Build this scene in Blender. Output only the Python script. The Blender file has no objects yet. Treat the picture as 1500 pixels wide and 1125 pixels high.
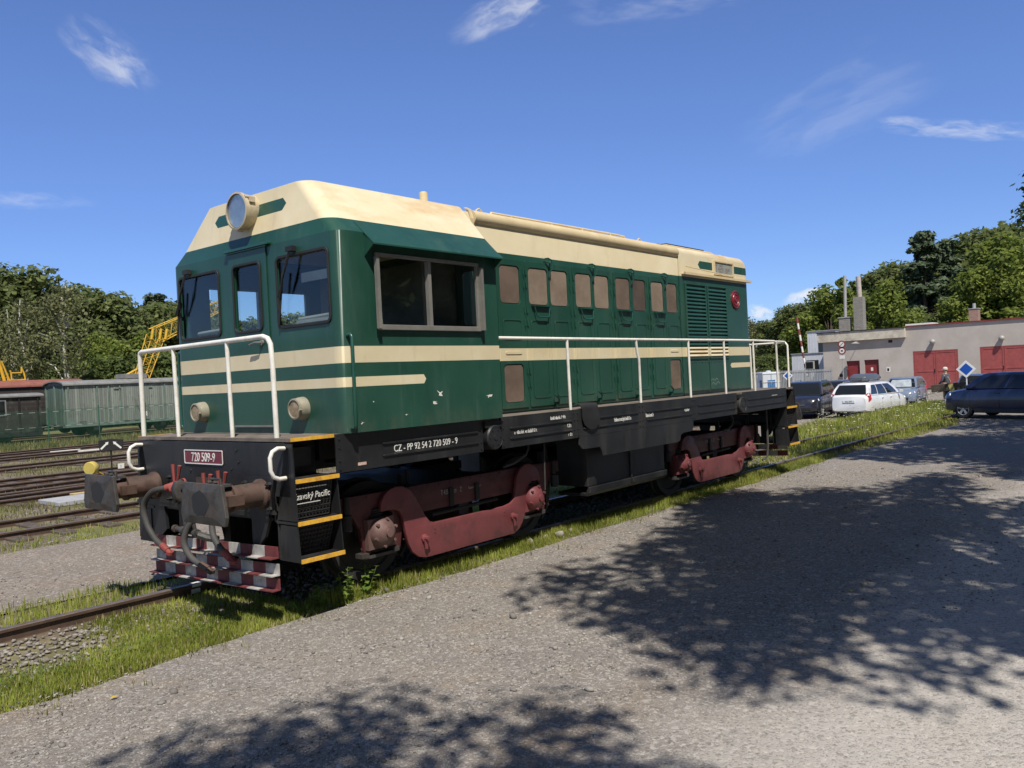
import bpy, bmesh, math, random
import numpy as np
from mathutils import Vector, Matrix
from mathutils import noise as mnoise

random.seed(7)
SC = bpy.context.scene
COL = SC.collection
R = math.radians

# ------------------------------------------------------------------ camera
cam_data = bpy.data.cameras.new("camera")
cam = bpy.data.objects.new("camera", cam_data)
COL.objects.link(cam)
SC.camera = cam
cam_data.sensor_width = 36.0
cam_data.lens = 36.0 * 1226.42 / 1500.0
cam_data.clip_start = 0.05
cam_data.clip_end = 3000
CAM = Vector((-4.320, -7.4805, 1.9745))
_yaw, _pitch, _roll = 0.87694, -0.0070257, -0.0489418
_F = Vector((math.sin(_yaw)*math.cos(_pitch), math.cos(_yaw)*math.cos(_pitch), math.sin(_pitch)))
_R = Vector((math.cos(_yaw), -math.sin(_yaw), 0))
_U = _R.cross(_F)
_R2 = _R*math.cos(_roll) + _U*math.sin(_roll)
_U2 = -_R*math.sin(_roll) + _U*math.cos(_roll)
cam.matrix_world = Matrix(((_R2.x, _U2.x, -_F.x, CAM.x), (_R2.y, _U2.y, -_F.y, CAM.y),
                           (_R2.z, _U2.z, -_F.z, CAM.z), (0, 0, 0, 1)))

# ------------------------------------------------------------------ node helper
class NT:
    def __init__(s, tree):
        s.t = tree
        tree.nodes.clear()
    def n(s, typ, props=None, **ins):
        nd = s.t.nodes.new(typ)
        for k, v in (props or {}).items():
            setattr(nd, k, v)
        for k, v in ins.items():
            key = int(k[1:]) if k[0] == '_' else k.replace('_', ' ')
            sk = nd.inputs[key]
            if isinstance(v, bpy.types.NodeSocket):
                s.t.links.new(v, sk)
            else:
                if sk.type == 'RGBA' and len(v) == 3:
                    v = (*v, 1)
                sk.default_value = v
        return nd
    def m(s, op, a, b=0.0, c=0.0, clamp=False):
        nd = s.t.nodes.new('ShaderNodeMath')
        nd.operation = op
        nd.use_clamp = clamp
        for i, v in enumerate((a, b, c)):
            if isinstance(v, bpy.types.NodeSocket):
                s.t.links.new(v, nd.inputs[i])
            else:
                nd.inputs[i].default_value = v
        return nd.outputs[0]
    def mix(s, fac, a, b, blend='MIX'):
        nd = s.t.nodes.new('ShaderNodeMix')
        nd.data_type = 'RGBA'
        nd.blend_type = blend
        for i, v in ((0, fac), (6, a), (7, b)):
            if isinstance(v, bpy.types.NodeSocket):
                s.t.links.new(v, nd.inputs[i])
            else:
                if i and len(v) == 3:
                    v = (*v, 1)
                nd.inputs[i].default_value = v
        return nd.outputs[2]
    def noise(s, vec, scale, detail=4, rough=.55, out=0):
        nd = s.n('ShaderNodeTexNoise', Scale=scale, Detail=float(detail), Roughness=rough)
        if vec is not None:
            s.t.links.new(vec, nd.inputs['Vector'])
        return nd.outputs[out]
    def ramp(s, v, lo, hi, a=0.0, b=1.0):
        nd = s.n('ShaderNodeMapRange', {'interpolation_type': 'SMOOTHSTEP'}, From_Min=lo, From_Max=hi, To_Min=a, To_Max=b)
        s.t.links.new(v, nd.inputs[0])
        return nd.outputs[0]
    def scale(s, vec, sc):
        nd = s.n('ShaderNodeMapping', Scale=sc)
        s.t.links.new(vec, nd.inputs['Vector'])
        return nd.outputs[0]

# ------------------------------------------------------------------ sun, sky, exposure
SUN_EL, SUN_TH = R(56.5), R(53.0)            # elevation; travel direction measured from +x to +y
D = Vector((math.cos(SUN_TH)*math.cos(SUN_EL), math.sin(SUN_TH)*math.cos(SUN_EL), -math.sin(SUN_EL)))
sun_data = bpy.data.lights.new("sun", 'SUN')
sun_data.energy = 5.0
sun_data.angle = R(0.53)
sun_data.color = (1.0, 0.945, 0.86)
sun = bpy.data.objects.new("sun", sun_data)
sun.rotation_euler = D.to_track_quat('-Z', 'Y').to_euler()
sun.location = (-20, -40, 60)
COL.objects.link(sun)

world = bpy.data.worlds.new("World")
SC.world = world
world.use_nodes = True
W = NT(world.node_tree)
sky = W.n('ShaderNodeTexSky', {'sky_type': 'NISHITA', 'sun_disc': False, 'sun_elevation': SUN_EL,
          'altitude': 300.0, 'air_density': 1.0, 'dust_density': 0.0, 'ozone_density': 1.0})
_az = math.atan2(-D.x, -D.y)                  # towards the sun, clockwise from +y
sky.sun_rotation = _az
tc = W.n('ShaderNodeTexCoord')
dirv = tc.outputs['Generated']
def pix_dir(u, v):                            # only used to describe where the wisps stand in the sky
    return (_F + _R2*((u-750)/1226.42) - _U2*((v-562.5)/1226.42)).normalized()
def cloud(u0, v0, u1, v1, width, dens, nscale, stretch, seed, lo=.42, hi=.75):
    a, b = pix_dir(u0, v0), pix_dir(u1, v1)
    c = (a+b).normalized()
    ex = (b-a).normalized()
    ey = c.cross(ex).normalized()
    L = (b-a).length/2
    dx = W.n('ShaderNodeVectorMath', {'operation': 'DOT_PRODUCT'}, _0=dirv, _1=ex).outputs['Value']
    dy = W.n('ShaderNodeVectorMath', {'operation': 'DOT_PRODUCT'}, _0=dirv, _1=ey).outputs['Value']
    dc = W.n('ShaderNodeVectorMath', {'operation': 'DOT_PRODUCT'}, _0=dirv, _1=c).outputs['Value']
    qx, qy = W.m('DIVIDE', dx, L), W.m('DIVIDE', dy, width)
    comb = W.n('ShaderNodeCombineXYZ', X=W.m('MULTIPLY', qx, L/width/stretch), Y=qy, Z=seed*1.37)
    warp = W.noise(comb.outputs[0], nscale*.6, 3, .6, 1)
    wv = W.n('ShaderNodeVectorMath', {'operation': 'MULTIPLY_ADD'}, _0=warp, _1=(1.1, 1.1, 0), _2=comb.outputs[0]).outputs[0]
    nz = W.noise(wv, nscale*.8, 7, .56)
    wob = W.m('MULTIPLY', W.m('SUBTRACT', W.noise(comb.outputs[0], .9, 3, .6), .5), 1.5)
    qy2 = W.m('ADD', qy, wob)
    r2 = W.m('ADD', W.m('MULTIPLY', qx, qx), W.m('MULTIPLY', qy2, qy2))
    fall = W.ramp(r2, 1.0, 0.0)
    k = W.m('MULTIPLY', fall, W.ramp(nz, lo, hi))
    k = W.m('MULTIPLY', k, W.m('GREATER_THAN', dc, 0.3))
    return W.m('MULTIPLY', k, dens)
ks = [cloud(90, 20, 235, 130, .030, .55, 1.6, 2.2, 1, .36, .72),
      cloud(650, 60, 860, -45, .024, .5, 1.5, 2.6, 2, .36, .75),
      cloud(800, 15, 1130, -12, .024, .2, 1.5, 3.0, 3, .38, .78),
      cloud(1060, 215, 1390, 85, .05, .17, 1.7, 3.2, 4, .36, .8),
      cloud(1230, 180, 1600, 198, .011, .42, 1.4, 3.6, 5, .34, .74),
      cloud(-60, 288, 150, 296, .010, .22, 1.4, 3.0, 6, .3, .7),
      cloud(1140, 446, 1230, 424, .013, .75, 1.4, 1.4, 7, .32, .58),
      cloud(1085, 452, 1140, 462, .010, .7, 1.4, 1.4, 8, .32, .58),
      cloud(-60, 408, 30, 412, .014, .8, 1.4, 1.6, 9, .28, .55)]
tot = ks[0]
for k in ks[1:]:
    tot = W.m('MAXIMUM', tot, k)
sepd = W.n('ShaderNodeSeparateXYZ', Vector=dirv)
elev = W.ramp(sepd.outputs[2], -.02, .40)
tint = W.mix(elev, (.60, .80, 1.32), (.86, 1.03, 1.52))
sdot = W.n('ShaderNodeVectorMath', {'operation': 'DOT_PRODUCT'}, _0=dirv, _1=-D).outputs['Value']
tint = W.mix(W.ramp(sdot, .25, .85), tint, (1.12, .92, .78))   # whiter and softer on the sun's side, deep blue away from it
skc = W.mix(1.0, sky.outputs[0], tint, 'MULTIPLY')
skyc = W.mix(tot, skc, (9.5, 9.6, 9.9))
bg = W.n('ShaderNodeBackground', Color=skyc, Strength=0.09)
wo = W.n('ShaderNodeOutputWorld', Surface=bg.outputs[0])

SC.view_settings.view_transform = 'Standard'
SC.view_settings.look = 'None'
SC.view_settings.exposure = 0.10
SC.view_settings.gamma = 1.0
SC.view_settings.use_curve_mapping = False
SC.cycles.max_bounces = 8
SC.cycles.transparent_max_bounces = 16
SC.cycles.caustics_reflective = False
SC.cycles.caustics_refractive = False

# ------------------------------------------------------------------ mesh builder
def frame_m(o, ex, ey):
    ex, ey = Vector(ex), Vector(ey)
    ez = ex.cross(ey)
    o = Vector(o)
    return Matrix(((ex.x, ey.x, ez.x, o.x), (ex.y, ey.y, ez.y, o.y), (ex.z, ey.z, ez.z, o.z), (0, 0, 0, 1)))
def NEAR(y):                                  # face looking to -y, (x, z) -> local (u, v)
    return frame_m((0, y, 0), (1, 0, 0), (0, 0, 1))
def FAR(y):                                   # face looking to +y
    return frame_m((0, y, 0), (-1, 0, 0), (0, 0, 1))
def FRONT(x):                                 # face looking to -x, u = -y
    return frame_m((x, 0, 0), (0, -1, 0), (0, 0, 1))
def REAR(x):                                  # face looking to +x, u = y
    return frame_m((x, 0, 0), (0, 1, 0), (0, 0, 1))

_dg = None
def curve_mesh(cu):
    o = bpy.data.objects.new("tmp", cu)
    COL.objects.link(o)
    dg = bpy.context.evaluated_depsgraph_get()
    dg.update()
    me = bpy.data.meshes.new_from_object(o.evaluated_get(dg))
    vs = [v.co.copy() for v in me.vertices]
    fs = [list(p.vertices) for p in me.polygons]
    bpy.data.objects.remove(o)
    bpy.data.curves.remove(cu)
    bpy.data.meshes.remove(me)
    return vs, fs
def shape2d(outer, holes=(), t=.01, bevel=0.0):
    """filled outline with holes, local z from 0 to t"""
    cu = bpy.data.curves.new("tmp", 'CURVE')
    cu.dimensions = '2D'
    cu.fill_mode = 'BOTH'
    cu.extrude = max(t/2-bevel, 1e-5)
    cu.bevel_depth = bevel
    cu.bevel_resolution = 1
    cu.offset = -bevel
    for poly in (outer, *holes):
        sp = cu.splines.new('POLY')
        sp.points.add(len(poly)-1)
        for p, q in zip(sp.points, poly):
            p.co = (q[0], q[1], 0, 1)
        sp.use_cyclic_u = True
    vs, fs = curve_mesh(cu)
    return [Vector((v.x, v.y, v.z+t/2)) for v in vs], fs
def text2d(s, h, t=.002, sx=1.0, align='LEFT', space=1.0):
    cu = bpy.data.curves.new("tmp", 'FONT')
    cu.body = s
    cu.size = h/0.70
    cu.extrude = t/2
    cu.align_x = align
    cu.space_character = space
    cu.resolution_u = 3
    vs, fs = curve_mesh(cu)
    return [Vector((v.x*sx, v.y, v.z+t/2)) for v in vs], fs
def rrect(x0, z0, x1, z1, r=.05, n=4):
    out = []
    for cx, cz, a0 in ((x1-r, z1-r, 0), (x0+r, z1-r, 90), (x0+r, z0+r, 180), (x1-r, z0+r, 270)):
        for i in range(n+1):
            a = R(a0+90*i/n)
            out.append((cx+r*math.cos(a), cz+r*math.sin(a)))
    return out
def circ(cx, cz, r, n=24):
    return [(cx+r*math.cos(2*math.pi*i/n), cz+r*math.sin(2*math.pi*i/n)) for i in range(n)]

class MB:
    def __init__(s):
        s.v, s.f, s.mi = [], [], []
    def add(s, vs, fs, mt=0, M=None):
        o = len(s.v)
        s.v += [(M @ Vector(v)) if M else Vector(v) for v in vs]
        for f in fs:
            s.f.append([o+i for i in f])
            s.mi.append(mt)
        return s
    def box(s, x0, y0, z0, x1, y1, z1, mt=0, M=None):
        x0, x1 = min(x0, x1), max(x0, x1)
        y0, y1 = min(y0, y1), max(y0, y1)
        z0, z1 = min(z0, z1), max(z0, z1)
        vs = [(x0, y0, z0), (x1, y0, z0), (x1, y1, z0), (x0, y1, z0), (x0, y0, z1), (x1, y0, z1), (x1, y1, z1), (x0, y1, z1)]
        return s.add(vs, [(0, 3, 2, 1), (4, 5, 6, 7), (0, 1, 5, 4), (1, 2, 6, 5), (2, 3, 7, 6), (3, 0, 4, 7)], mt, M)
    def rings(s, rings, mt=0, closed=True, cap0=True, cap1=True, M=None):
        n = len(rings[0])
        vs = [p for r in rings for p in r]
        fs = []
        for i in range(len(rings)-1):
            for j in range(n if closed else n-1):
                k = (j+1) % n
                fs.append((i*n+j, i*n+k, (i+1)*n+k, (i+1)*n+j))
        if cap0: fs.append(tuple(reversed(range(n))))
        if cap1: fs.append(tuple(range((len(rings)-1)*n, len(rings)*n)))
        return s.add(vs, fs, mt, M)
    def prism(s, poly, t, M, mt=0):           # convex-ish polygon in local xy, from z=0 to t
        a = [(p[0], p[1], 0) for p in poly]
        b = [(p[0], p[1], t) for p in poly]
        return s.rings([a, b], mt, M=M)
    def shape(s, outer, holes, t, M, mt=0, bevel=0.0):
        vs, fs = shape2d(outer, holes, t, bevel)
        return s.add(vs, fs, mt, M)
    def text(s, txt, h, M, u, v, sx=1.0, mt=0, align='LEFT', space=1.0, t=.002):
        vs, fs = text2d(txt, h, t, sx, align, space)
        return s.add([(p.x+u, p.y+v, p.z) for p in vs], fs, mt, M)
    def tube(s, pts, r, n=8, mt=0, rr=None, cap=True, closed=False):
        pts = [Vector(p) for p in pts]
        rings = []
        up = None
        N = len(pts)
        for i, p in enumerate(pts):
            if closed:
                t = (pts[(i+1) % N]-pts[i-1]).normalized()
            else:
                a = (pts[i]-pts[i-1]).normalized() if i else None
                b = (pts[i+1]-pts[i]).normalized() if i < N-1 else None
                t = (a+b).normalized() if a and b else (a or b)
            if up is None:
                up = Vector((0, 0, 1)) if abs(t.z) < .9 else Vector((1, 0, 0))
            sx = t.cross(up).normalized()
            up = sx.cross(t).normalized()
            rad = rr[i] if rr else r
            rings.append([p+(sx*math.cos(2*math.pi*k/n)+up*math.sin(2*math.pi*k/n))*rad for k in range(n)])
        if closed:
            rings.append(rings[0])
            return s.rings(rings, mt, cap0=False, cap1=False)
        return s.rings(rings, mt, cap0=cap, cap1=cap)
    def lathe(s, prof, o, axis, n=24, mt=0, cap=True):  # prof: (radius, distance along axis)
        o, t = Vector(o), Vector(axis).normalized()
        up = Vector((0, 0, 1)) if abs(t.z) < .9 else Vector((1, 0, 0))
        sx = t.cross(up).normalized()
        sy = sx.cross(t).normalized()
        rings = [[o+t*h+(sx*math.cos(2*math.pi*k/n)+sy*math.sin(2*math.pi*k/n))*max(r, 1e-4) for k in range(n)] for r, h in prof]
        return s.rings(rings, mt, cap0=cap, cap1=cap)
    def cyl(s, p0, p1, r, n=16, mt=0, r1=None):
        p0, p1 = Vector(p0), Vector(p1)
        return s.lathe([(r, 0), (r if r1 is None else r1, (p1-p0).length)], p0, p1-p0, n, mt)
    def bolt(s, p, axis, r=.012, h=.012, mt=0):
        return s.lathe([(r, 0), (r, h)], p, axis, 6, mt)
    def build(s, name, mats, parent=None, smooth=None, bevel=0, loc=None, segs=2, fixn=True):
        me = bpy.data.meshes.new(name)
        me.from_pydata([tuple(v) for v in s.v], [], s.f)
        mats = mats if isinstance(mats, (list, tuple)) else [mats]
        for m in mats:
            me.materials.append(m)
        if len(mats) > 1:
            me.polygons.foreach_set('material_index', s.mi)
        if fixn:
            bm = bmesh.new()
            bm.from_mesh(me)
            bmesh.ops.remove_doubles(bm, verts=bm.verts, dist=1e-5)
            bmesh.ops.recalc_face_normals(bm, faces=bm.faces)
            bm.to_mesh(me)
            bm.free()
        if smooth is not None:
            me.polygons.foreach_set('use_smooth', [True]*len(me.polygons))
            me.set_sharp_from_angle(angle=R(smooth))
        me.update()
        o = bpy.data.objects.new(name, me)
        COL.objects.link(o)
        if parent is not None:
            o.parent = parent
        if loc is not None:
            o.location = loc
        if bevel:
            b = o.modifiers.new("bevel", 'BEVEL')
            b.width = bevel
            b.segments = segs
            b.limit_method = 'ANGLE'
            b.angle_limit = R(40)
        return o

def tag(o, label=None, cat=None, group=None, kind=None):
    if label: o['label'] = label
    if cat: o['category'] = cat
    if group: o['group'] = group
    if kind: o['kind'] = kind
    return o
def thing(name, label, cat, loc=(0, 0, 0), rz=0.0, group=None):
    o = bpy.data.objects.new(name, None)
    o.empty_display_size = .3
    COL.objects.link(o)
    o.location = loc
    o.rotation_euler = (0, 0, rz)
    return tag(o, label, cat, group)
def copy_tree(o, parent=None):
    c = o.copy()
    COL.objects.link(c)
    if parent is not None:
        c.parent = parent
    for ch in list(o.children):
        copy_tree(ch, c)
    return c
def np_mesh(name, V, F, mat, parent=None, matidx=None, smooth=False):
    """V (n,3); F (m,k) constant face size"""
    V = np.asarray(V, np.float32)
    F = np.asarray(F, np.int32)
    me = bpy.data.meshes.new(name)
    me.vertices.add(len(V))
    me.vertices.foreach_set('co', V.ravel())
    k = F.shape[1]
    me.loops.add(F.size)
    me.loops.foreach_set('vertex_index', F.ravel())
    me.polygons.add(len(F))
    me.polygons.foreach_set('loop_start', np.arange(0, F.size, k, dtype=np.int32))
    me.polygons.foreach_set('loop_total', np.full(len(F), k, np.int32))
    for m in (mat if isinstance(mat, (list, tuple)) else [mat]):
        me.materials.append(m)
    if matidx is not None:
        me.polygons.foreach_set('material_index', np.asarray(matidx, np.int32))
    if smooth:
        me.polygons.foreach_set('use_smooth', np.ones(len(F), bool))
    me.update(calc_edges=True)
    o = bpy.data.objects.new(name, me)
    COL.objects.link(o)
    if parent is not None:
        o.parent = parent
    return o

# ------------------------------------------------------------------ materials
def mat(name, col, rough=.5, metal=0.0, var=.25, vscale=3.0, grime=None, gamt=.5, gscale=1.5, bump=0.0, bscale=40.0, coat=0.0, streak=False, spec=.5):
    m = bpy.data.materials.new(name)
    m.use_nodes = True
    T = NT(m.node_tree)
    co = T.n('ShaderNodeTexCoord').outputs['Object']
    c = T.mix(T.ramp(T.noise(co, vscale, 5, .6), .3, .7), tuple(x*(1-var) for x in col), tuple(min(x*(1+var), 1) for x in col))
    rg = rough
    if grime:
        vec = T.scale(co, (1, 1, .18)) if streak else co
        g = T.ramp(T.noise(vec, gscale, 7, .68), .46, .72)
        c = T.mix(T.m('MULTIPLY', g, gamt), c, grime)
        rg = T.m('ADD', rough, T.m('MULTIPLY', g, .25), clamp=True)
    kw = {}
    if bump:
        kw['Normal'] = T.n('ShaderNodeBump', Strength=bump, Distance=.01, Height=T.noise(co, bscale, 4, .6)).outputs[0]
    b = T.n('ShaderNodeBsdfPrincipled', Base_Color=c, Roughness=rg, Metallic=metal, Coat_Weight=coat, Coat_Roughness=.12, Specular_IOR_Level=spec, **kw)
    T.n('ShaderNodeOutputMaterial', Surface=b.outputs[0])
    return m

M = {}
M['black'] = mat('black_paint', (.014, .0148, .0165), .45, var=.3, vscale=2.2, grime=(.06, .057, .053), gamt=.4, gscale=3.0, streak=True, bump=.08, bscale=14)
M['blackdark'] = mat('near_black_steel', (.012, .012, .013), .65, var=.4, grime=(.04, .035, .03), gamt=.5)
M['steel'] = mat('weathered_steel', (.07, .066, .062), .55, metal=.35, var=.35, vscale=9, grime=(.13, .075, .045), gamt=.55, gscale=7, bump=.25, bscale=60)
M['rusty'] = mat('rusty_brown_steel', (.095, .056, .042), .65, var=.35, vscale=8, grime=(.03, .029, .028), gamt=.9, gscale=4, bump=.2, bscale=60)
M['maroon'] = mat('maroon_paint', (.175, .046, .050), .45, var=.14, vscale=2.5, grime=(.065, .032, .030), gamt=.65, gscale=4, bump=.06, bscale=30)
M['maroondark'] = mat('shaded_grimy_maroon', (.085, .022, .025), .55, var=.2, vscale=2.5, grime=(.05, .025, .022), gamt=.7, gscale=4)  # back frame maroon: shade below the skirt put into the colour, plus grime
M['axle'] = mat('dusty_axle_box', (.15, .085, .075), .6, var=.25, vscale=7, grime=(.07, .05, .045), gamt=.7, gscale=9)
M['white'] = mat('white_paint', (.78, .76, .70), .4, var=.06, vscale=6, grime=(.30, .20, .12), gamt=.3, gscale=9)
M['cream'] = mat('cream_paint', (.66, .54, .33), .45, var=.08, grime=(.5, .36, .19), gamt=.4, gscale=2.5)
M['red'] = mat('red_paint', (.23, .046, .04), .65, var=.25, grime=(.2, .06, .04), gamt=.4, gscale=10)
M['yellow'] = mat('yellow_edge_paint', (.72, .40, .045), .5, var=.15, vscale=12, grime=(.25, .12, .05), gamt=.55, gscale=16)
M['rubber'] = mat('black_rubber', (.018, .018, .018), .6, var=.25)
M['hose'] = mat('grey_rubber_hose', (.055, .053, .05), .7, var=.25, grime=(.12, .11, .1), gamt=.3)
M['alu'] = mat('dull_aluminium', (.27, .26, .235), .5, metal=.4, var=.15, grime=(.2, .18, .15), gamt=.4, gscale=8)
M['screen'] = mat('brown_filter_screen', (.15, .105, .078), .75, var=.16, vscale=4, grime=(.22, .175, .135), gamt=.5, gscale=3, bump=.5, bscale=420)
M['screen2'] = mat('light_filter_screen', (.25, .19, .14), .75, var=.14, vscale=4, grime=(.16, .11, .08), gamt=.4, gscale=3, bump=.5, bscale=420)
M['screen3'] = mat('dark_filter_screen', (.085, .06, .048), .75, var=.16, vscale=4, grime=(.14, .10, .08), gamt=.4, gscale=3, bump=.5, bscale=420)
M['platered'] = mat('maroon_plate', (.17, .03, .05), .35, var=.08)
M['letter'] = mat('white_lettering', (.75, .74, .70), .5, var=.05)
M['greyletter'] = mat('grey_lettering', (.22, .21, .19), .6, var=.1)
M['plategrey'] = mat('grey_metal_plate', (.36, .37, .34), .45, metal=.2, var=.1)
M['deck'] = mat('dusty_deck_plate', (.15, .125, .105), .8, var=.3, vscale=6, grime=(.26, .2, .15), gamt=.5, gscale=5)
M['interior'] = mat('cab_interior', (.12, .125, .11), .7, var=.2)
M['seat'] = mat('grey_seat_cloth', (.17, .17, .17), .85, var=.2)
M['lens'] = mat('brown_lamp_lens', (.30, .23, .14), .25, var=.25, vscale=30, bump=.6, bscale=120)
M['lampring'] = mat('cream_lamp_ring', (.50, .43, .30), .4, var=.1, grime=(.25, .16, .09), gamt=.5, gscale=14)
M['greenplain'] = mat('dark_green_paint', (.012, .075, .052), .34, var=.15, coat=.3)
M['chip'] = mat('bare_primer', (.72, .72, .64), .6, var=.1)
M['mirror'] = mat('silvered_reflector', (.78, .78, .76), .42, metal=.9, var=.1, vscale=12)
M['rail'] = mat('rusty_rail', (.105, .068, .05), .6, metal=.2, var=.25, vscale=5, grime=(.06, .045, .038), gamt=.6, gscale=12, bump=.2, bscale=50)
M['railtop'] = mat('worn_rail_head', (.19, .15, .125), .42, metal=.45, var=.2, vscale=8, grime=(.13, .075, .05), gamt=.7, gscale=6)
M['sleeper'] = mat('old_timber_sleeper', (.10, .077, .06), .85, var=.35, vscale=8, bump=.5, bscale=30)

def glass_mat(name, tint, fac=.75, rough=.02):
    m = bpy.data.materials.new(name)
    m.use_nodes = True
    T = NT(m.node_tree)
    fc = T.n('ShaderNodeLayerWeight', Blend=.5).outputs['Facing']
    fr = T.m('MULTIPLY_ADD', T.m('POWER', fc, 4.5), .6, .03)
    tr = T.n('ShaderNodeBsdfTransparent', Color=tint)
    gl = T.n('ShaderNodeBsdfGlossy', Color=(.95, .97, 1), Roughness=rough)
    mx = T.n('ShaderNodeMixShader')
    k = T.m('MULTIPLY', fr, 1.0, clamp=True)
    T.t.links.new(k, mx.inputs[0])
    T.t.links.new(tr.outputs[0], mx.inputs[1])
    T.t.links.new(gl.outputs[0], mx.inputs[2])
    T.n('ShaderNodeOutputMaterial', Surface=mx.outputs[0])
    return m
M['glass'] = glass_mat('cab_glass', (.90, .93, .92))
M['clear'] = glass_mat('clear_glass', (.9, .92, .92))
M['carglass'] = mat('dark_car_glass', (.012, .014, .016), .04, var=0, spec=.6)

def livery(name, rules):
    """green and cream locomotive paint; rules add cream bands by position on the body"""
    m = bpy.data.materials.new(name)
    m.use_nodes = True
    T = NT(m.node_tree)
    co = T.n('ShaderNodeTexCoord').outputs['Object']
    sp = T.n('ShaderNodeSeparateXYZ', Vector=co)
    x, y, z = sp.outputs
    def band(v, lo, hi):
        return T.m('MULTIPLY', T.m('GREATER_THAN', v, lo), T.m('LESS_THAN', v, hi))
    fac = rules(T, x, y, z, band)
    green = T.mix(T.ramp(T.noise(co, 1.3, 4, .6), .3, .7), (.012, .058, .039), (.018, .077, .052))
    # dull chalky patches and runs on the old paint
    g = T.ramp(T.noise(T.scale(co, (1, 1, .22)), 2.6, 8, .66), .47, .78)
    green = T.mix(T.m('MULTIPLY', g, .6), green, (.045, .10, .078))
    g4 = T.ramp(T.noise(T.scale(co, (1, 1, .05)), 9.0, 5, .7), .56, .78)
    green = T.mix(T.m('MULTIPLY', g4, .35), green, (.05, .115, .09))
    sc = T.ramp(T.noise(T.scale(co, (1, 1, 2.5)), 34, 3, .75), .70, .76)
    green = T.mix(T.m('MULTIPLY', sc, .45), green, (.13, .19, .16))
    runs = T.m('MULTIPLY', T.ramp(T.noise(T.scale(co, (1, 1, .03)), 14.0, 4, .7), .58, .70), T.ramp(T.noise(co, 1.7, 3, .6), .42, .6))
    green = T.mix(T.m('MULTIPLY', runs, .30), green, (.085, .13, .105))
    low = T.m('MULTIPLY', T.ramp(z, 1.75, 1.54), T.ramp(T.noise(T.scale(co, (1, 1, .4)), 5.0, 6, .7), .42, .7))
    green = T.mix(T.m('MULTIPLY', low, .45), green, (.12, .105, .075))
    cream = T.mix(T.ramp(T.noise(co, 1.1, 5, .62), .35, .7), (.66, .57, .37), (.73, .645, .45))
    g2 = T.ramp(T.noise(T.scale(co, (.5, 1, 1)), 1.6, 7, .65), .47, .70)
    nrm = T.n('ShaderNodeNewGeometry').outputs['Normal']
    nz = T.n('ShaderNodeSeparateXYZ', Vector=nrm).outputs[2]
    up = T.ramp(nz, .15, .6)
    cream = T.mix(T.m('MULTIPLY', g2, T.m('MULTIPLY_ADD', up, .55, .18)), cream, (.55, .34, .13))
    g3 = T.ramp(T.noise(T.scale(co, (1, 1, .12)), 6, 5, .7), .55, .8)
    cream = T.mix(T.m('MULTIPLY', g3, .3), cream, (.33, .25, .15))
    col = T.mix(fac, green, cream)
    bmp = T.n('ShaderNodeBump', Strength=.12, Distance=.02, Height=T.m('ADD', T.noise(co, 3.2, 2, .5), T.m('MULTIPLY', T.noise(co, 1.1, 1, .5), 2.0))).outputs[0]
    ro = T.m('MULTIPLY_ADD', g, .22, .38)
    ro = T.m('ADD', ro, T.m('MULTIPLY', fac, .16))
    b = T.n('ShaderNodeBsdfPrincipled', Base_Color=col, Roughness=ro, Normal=bmp, Coat_Weight=.08, Coat_Roughness=.25)
    T.n('ShaderNodeOutputMaterial', Surface=b.outputs[0])
    return m
def cab_rules(T, x, y, z, band):
    b1 = band(z, 2.187, 2.340)
    # lower band ends in a point on the sides, runs right round the nose
    ax = T.m('ADD', x, T.m('MULTIPLY', T.m('ABSOLUTE', T.m('SUBTRACT', z, 2.011)), .7))
    b2 = T.m('MULTIPLY', band(z, 1.966, 2.056), T.m('LESS_THAN', ax, 1.565))
    rf = T.m('GREATER_THAN', z, 3.545)
    # green spear either side of the headlamp on the nose of the roof
    ay = T.m('ADD', T.m('ABSOLUTE', y), T.m('ABSOLUTE', T.m('SUBTRACT', z, 3.785)))
    spear = T.m('MULTIPLY', band(z, 3.722, 3.848), T.m('MULTIPLY', T.m('LESS_THAN', ay, .64), T.m('LESS_THAN', x, .80)))
    rf = T.m('MULTIPLY', rf, T.m('SUBTRACT', 1.0, spear))
    return T.m('MAXIMUM', T.m('MAXIMUM', b1, b2), rf)
def hood_rules(T, x, y, z, band):
    b1 = band(z, 2.187, 2.340)
    ax = T.m('SUBTRACT', x, T.m('ABSOLUTE', T.m('SUBTRACT', z, 2.012)))
    b2 = T.m('MULTIPLY', band(z, 1.97, 2.055), T.m('GREATER_THAN', ax, 9.70))
    rf = T.m('GREATER_THAN', z, 3.505)
    aw = T.m('SUBTRACT', x, T.m('ABSOLUTE', T.m('SUBTRACT', z, 3.735)))
    w = T.m('MULTIPLY', band(z, 3.668, 3.802), T.m('GREATER_THAN', aw, 8.62))
    w = T.m('MULTIPLY', w, T.m('SUBTRACT', 1.0, band(x, 9.15, 10.02)))
    rf = T.m('MULTIPLY', rf, T.m('SUBTRACT', 1.0, w))
    return T.m('MAXIMUM', T.m('MAXIMUM', b1, b2), rf)
M['cab'] = livery('cab_livery', cab_rules)
M['hood'] = livery('hood_livery', hood_rules)
# ================================================================== LOCOMOTIVE
loco = thing('diesel_locomotive', 'green and cream diesel shunting locomotive standing on the grassy track', 'locomotive')
HW, CW, WD = .907, 1.476, 1.404
XF, XR, XH = .536, 2.709, 10.53               # cab front, cab rear, hood rear
ZD = 1.545

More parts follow.
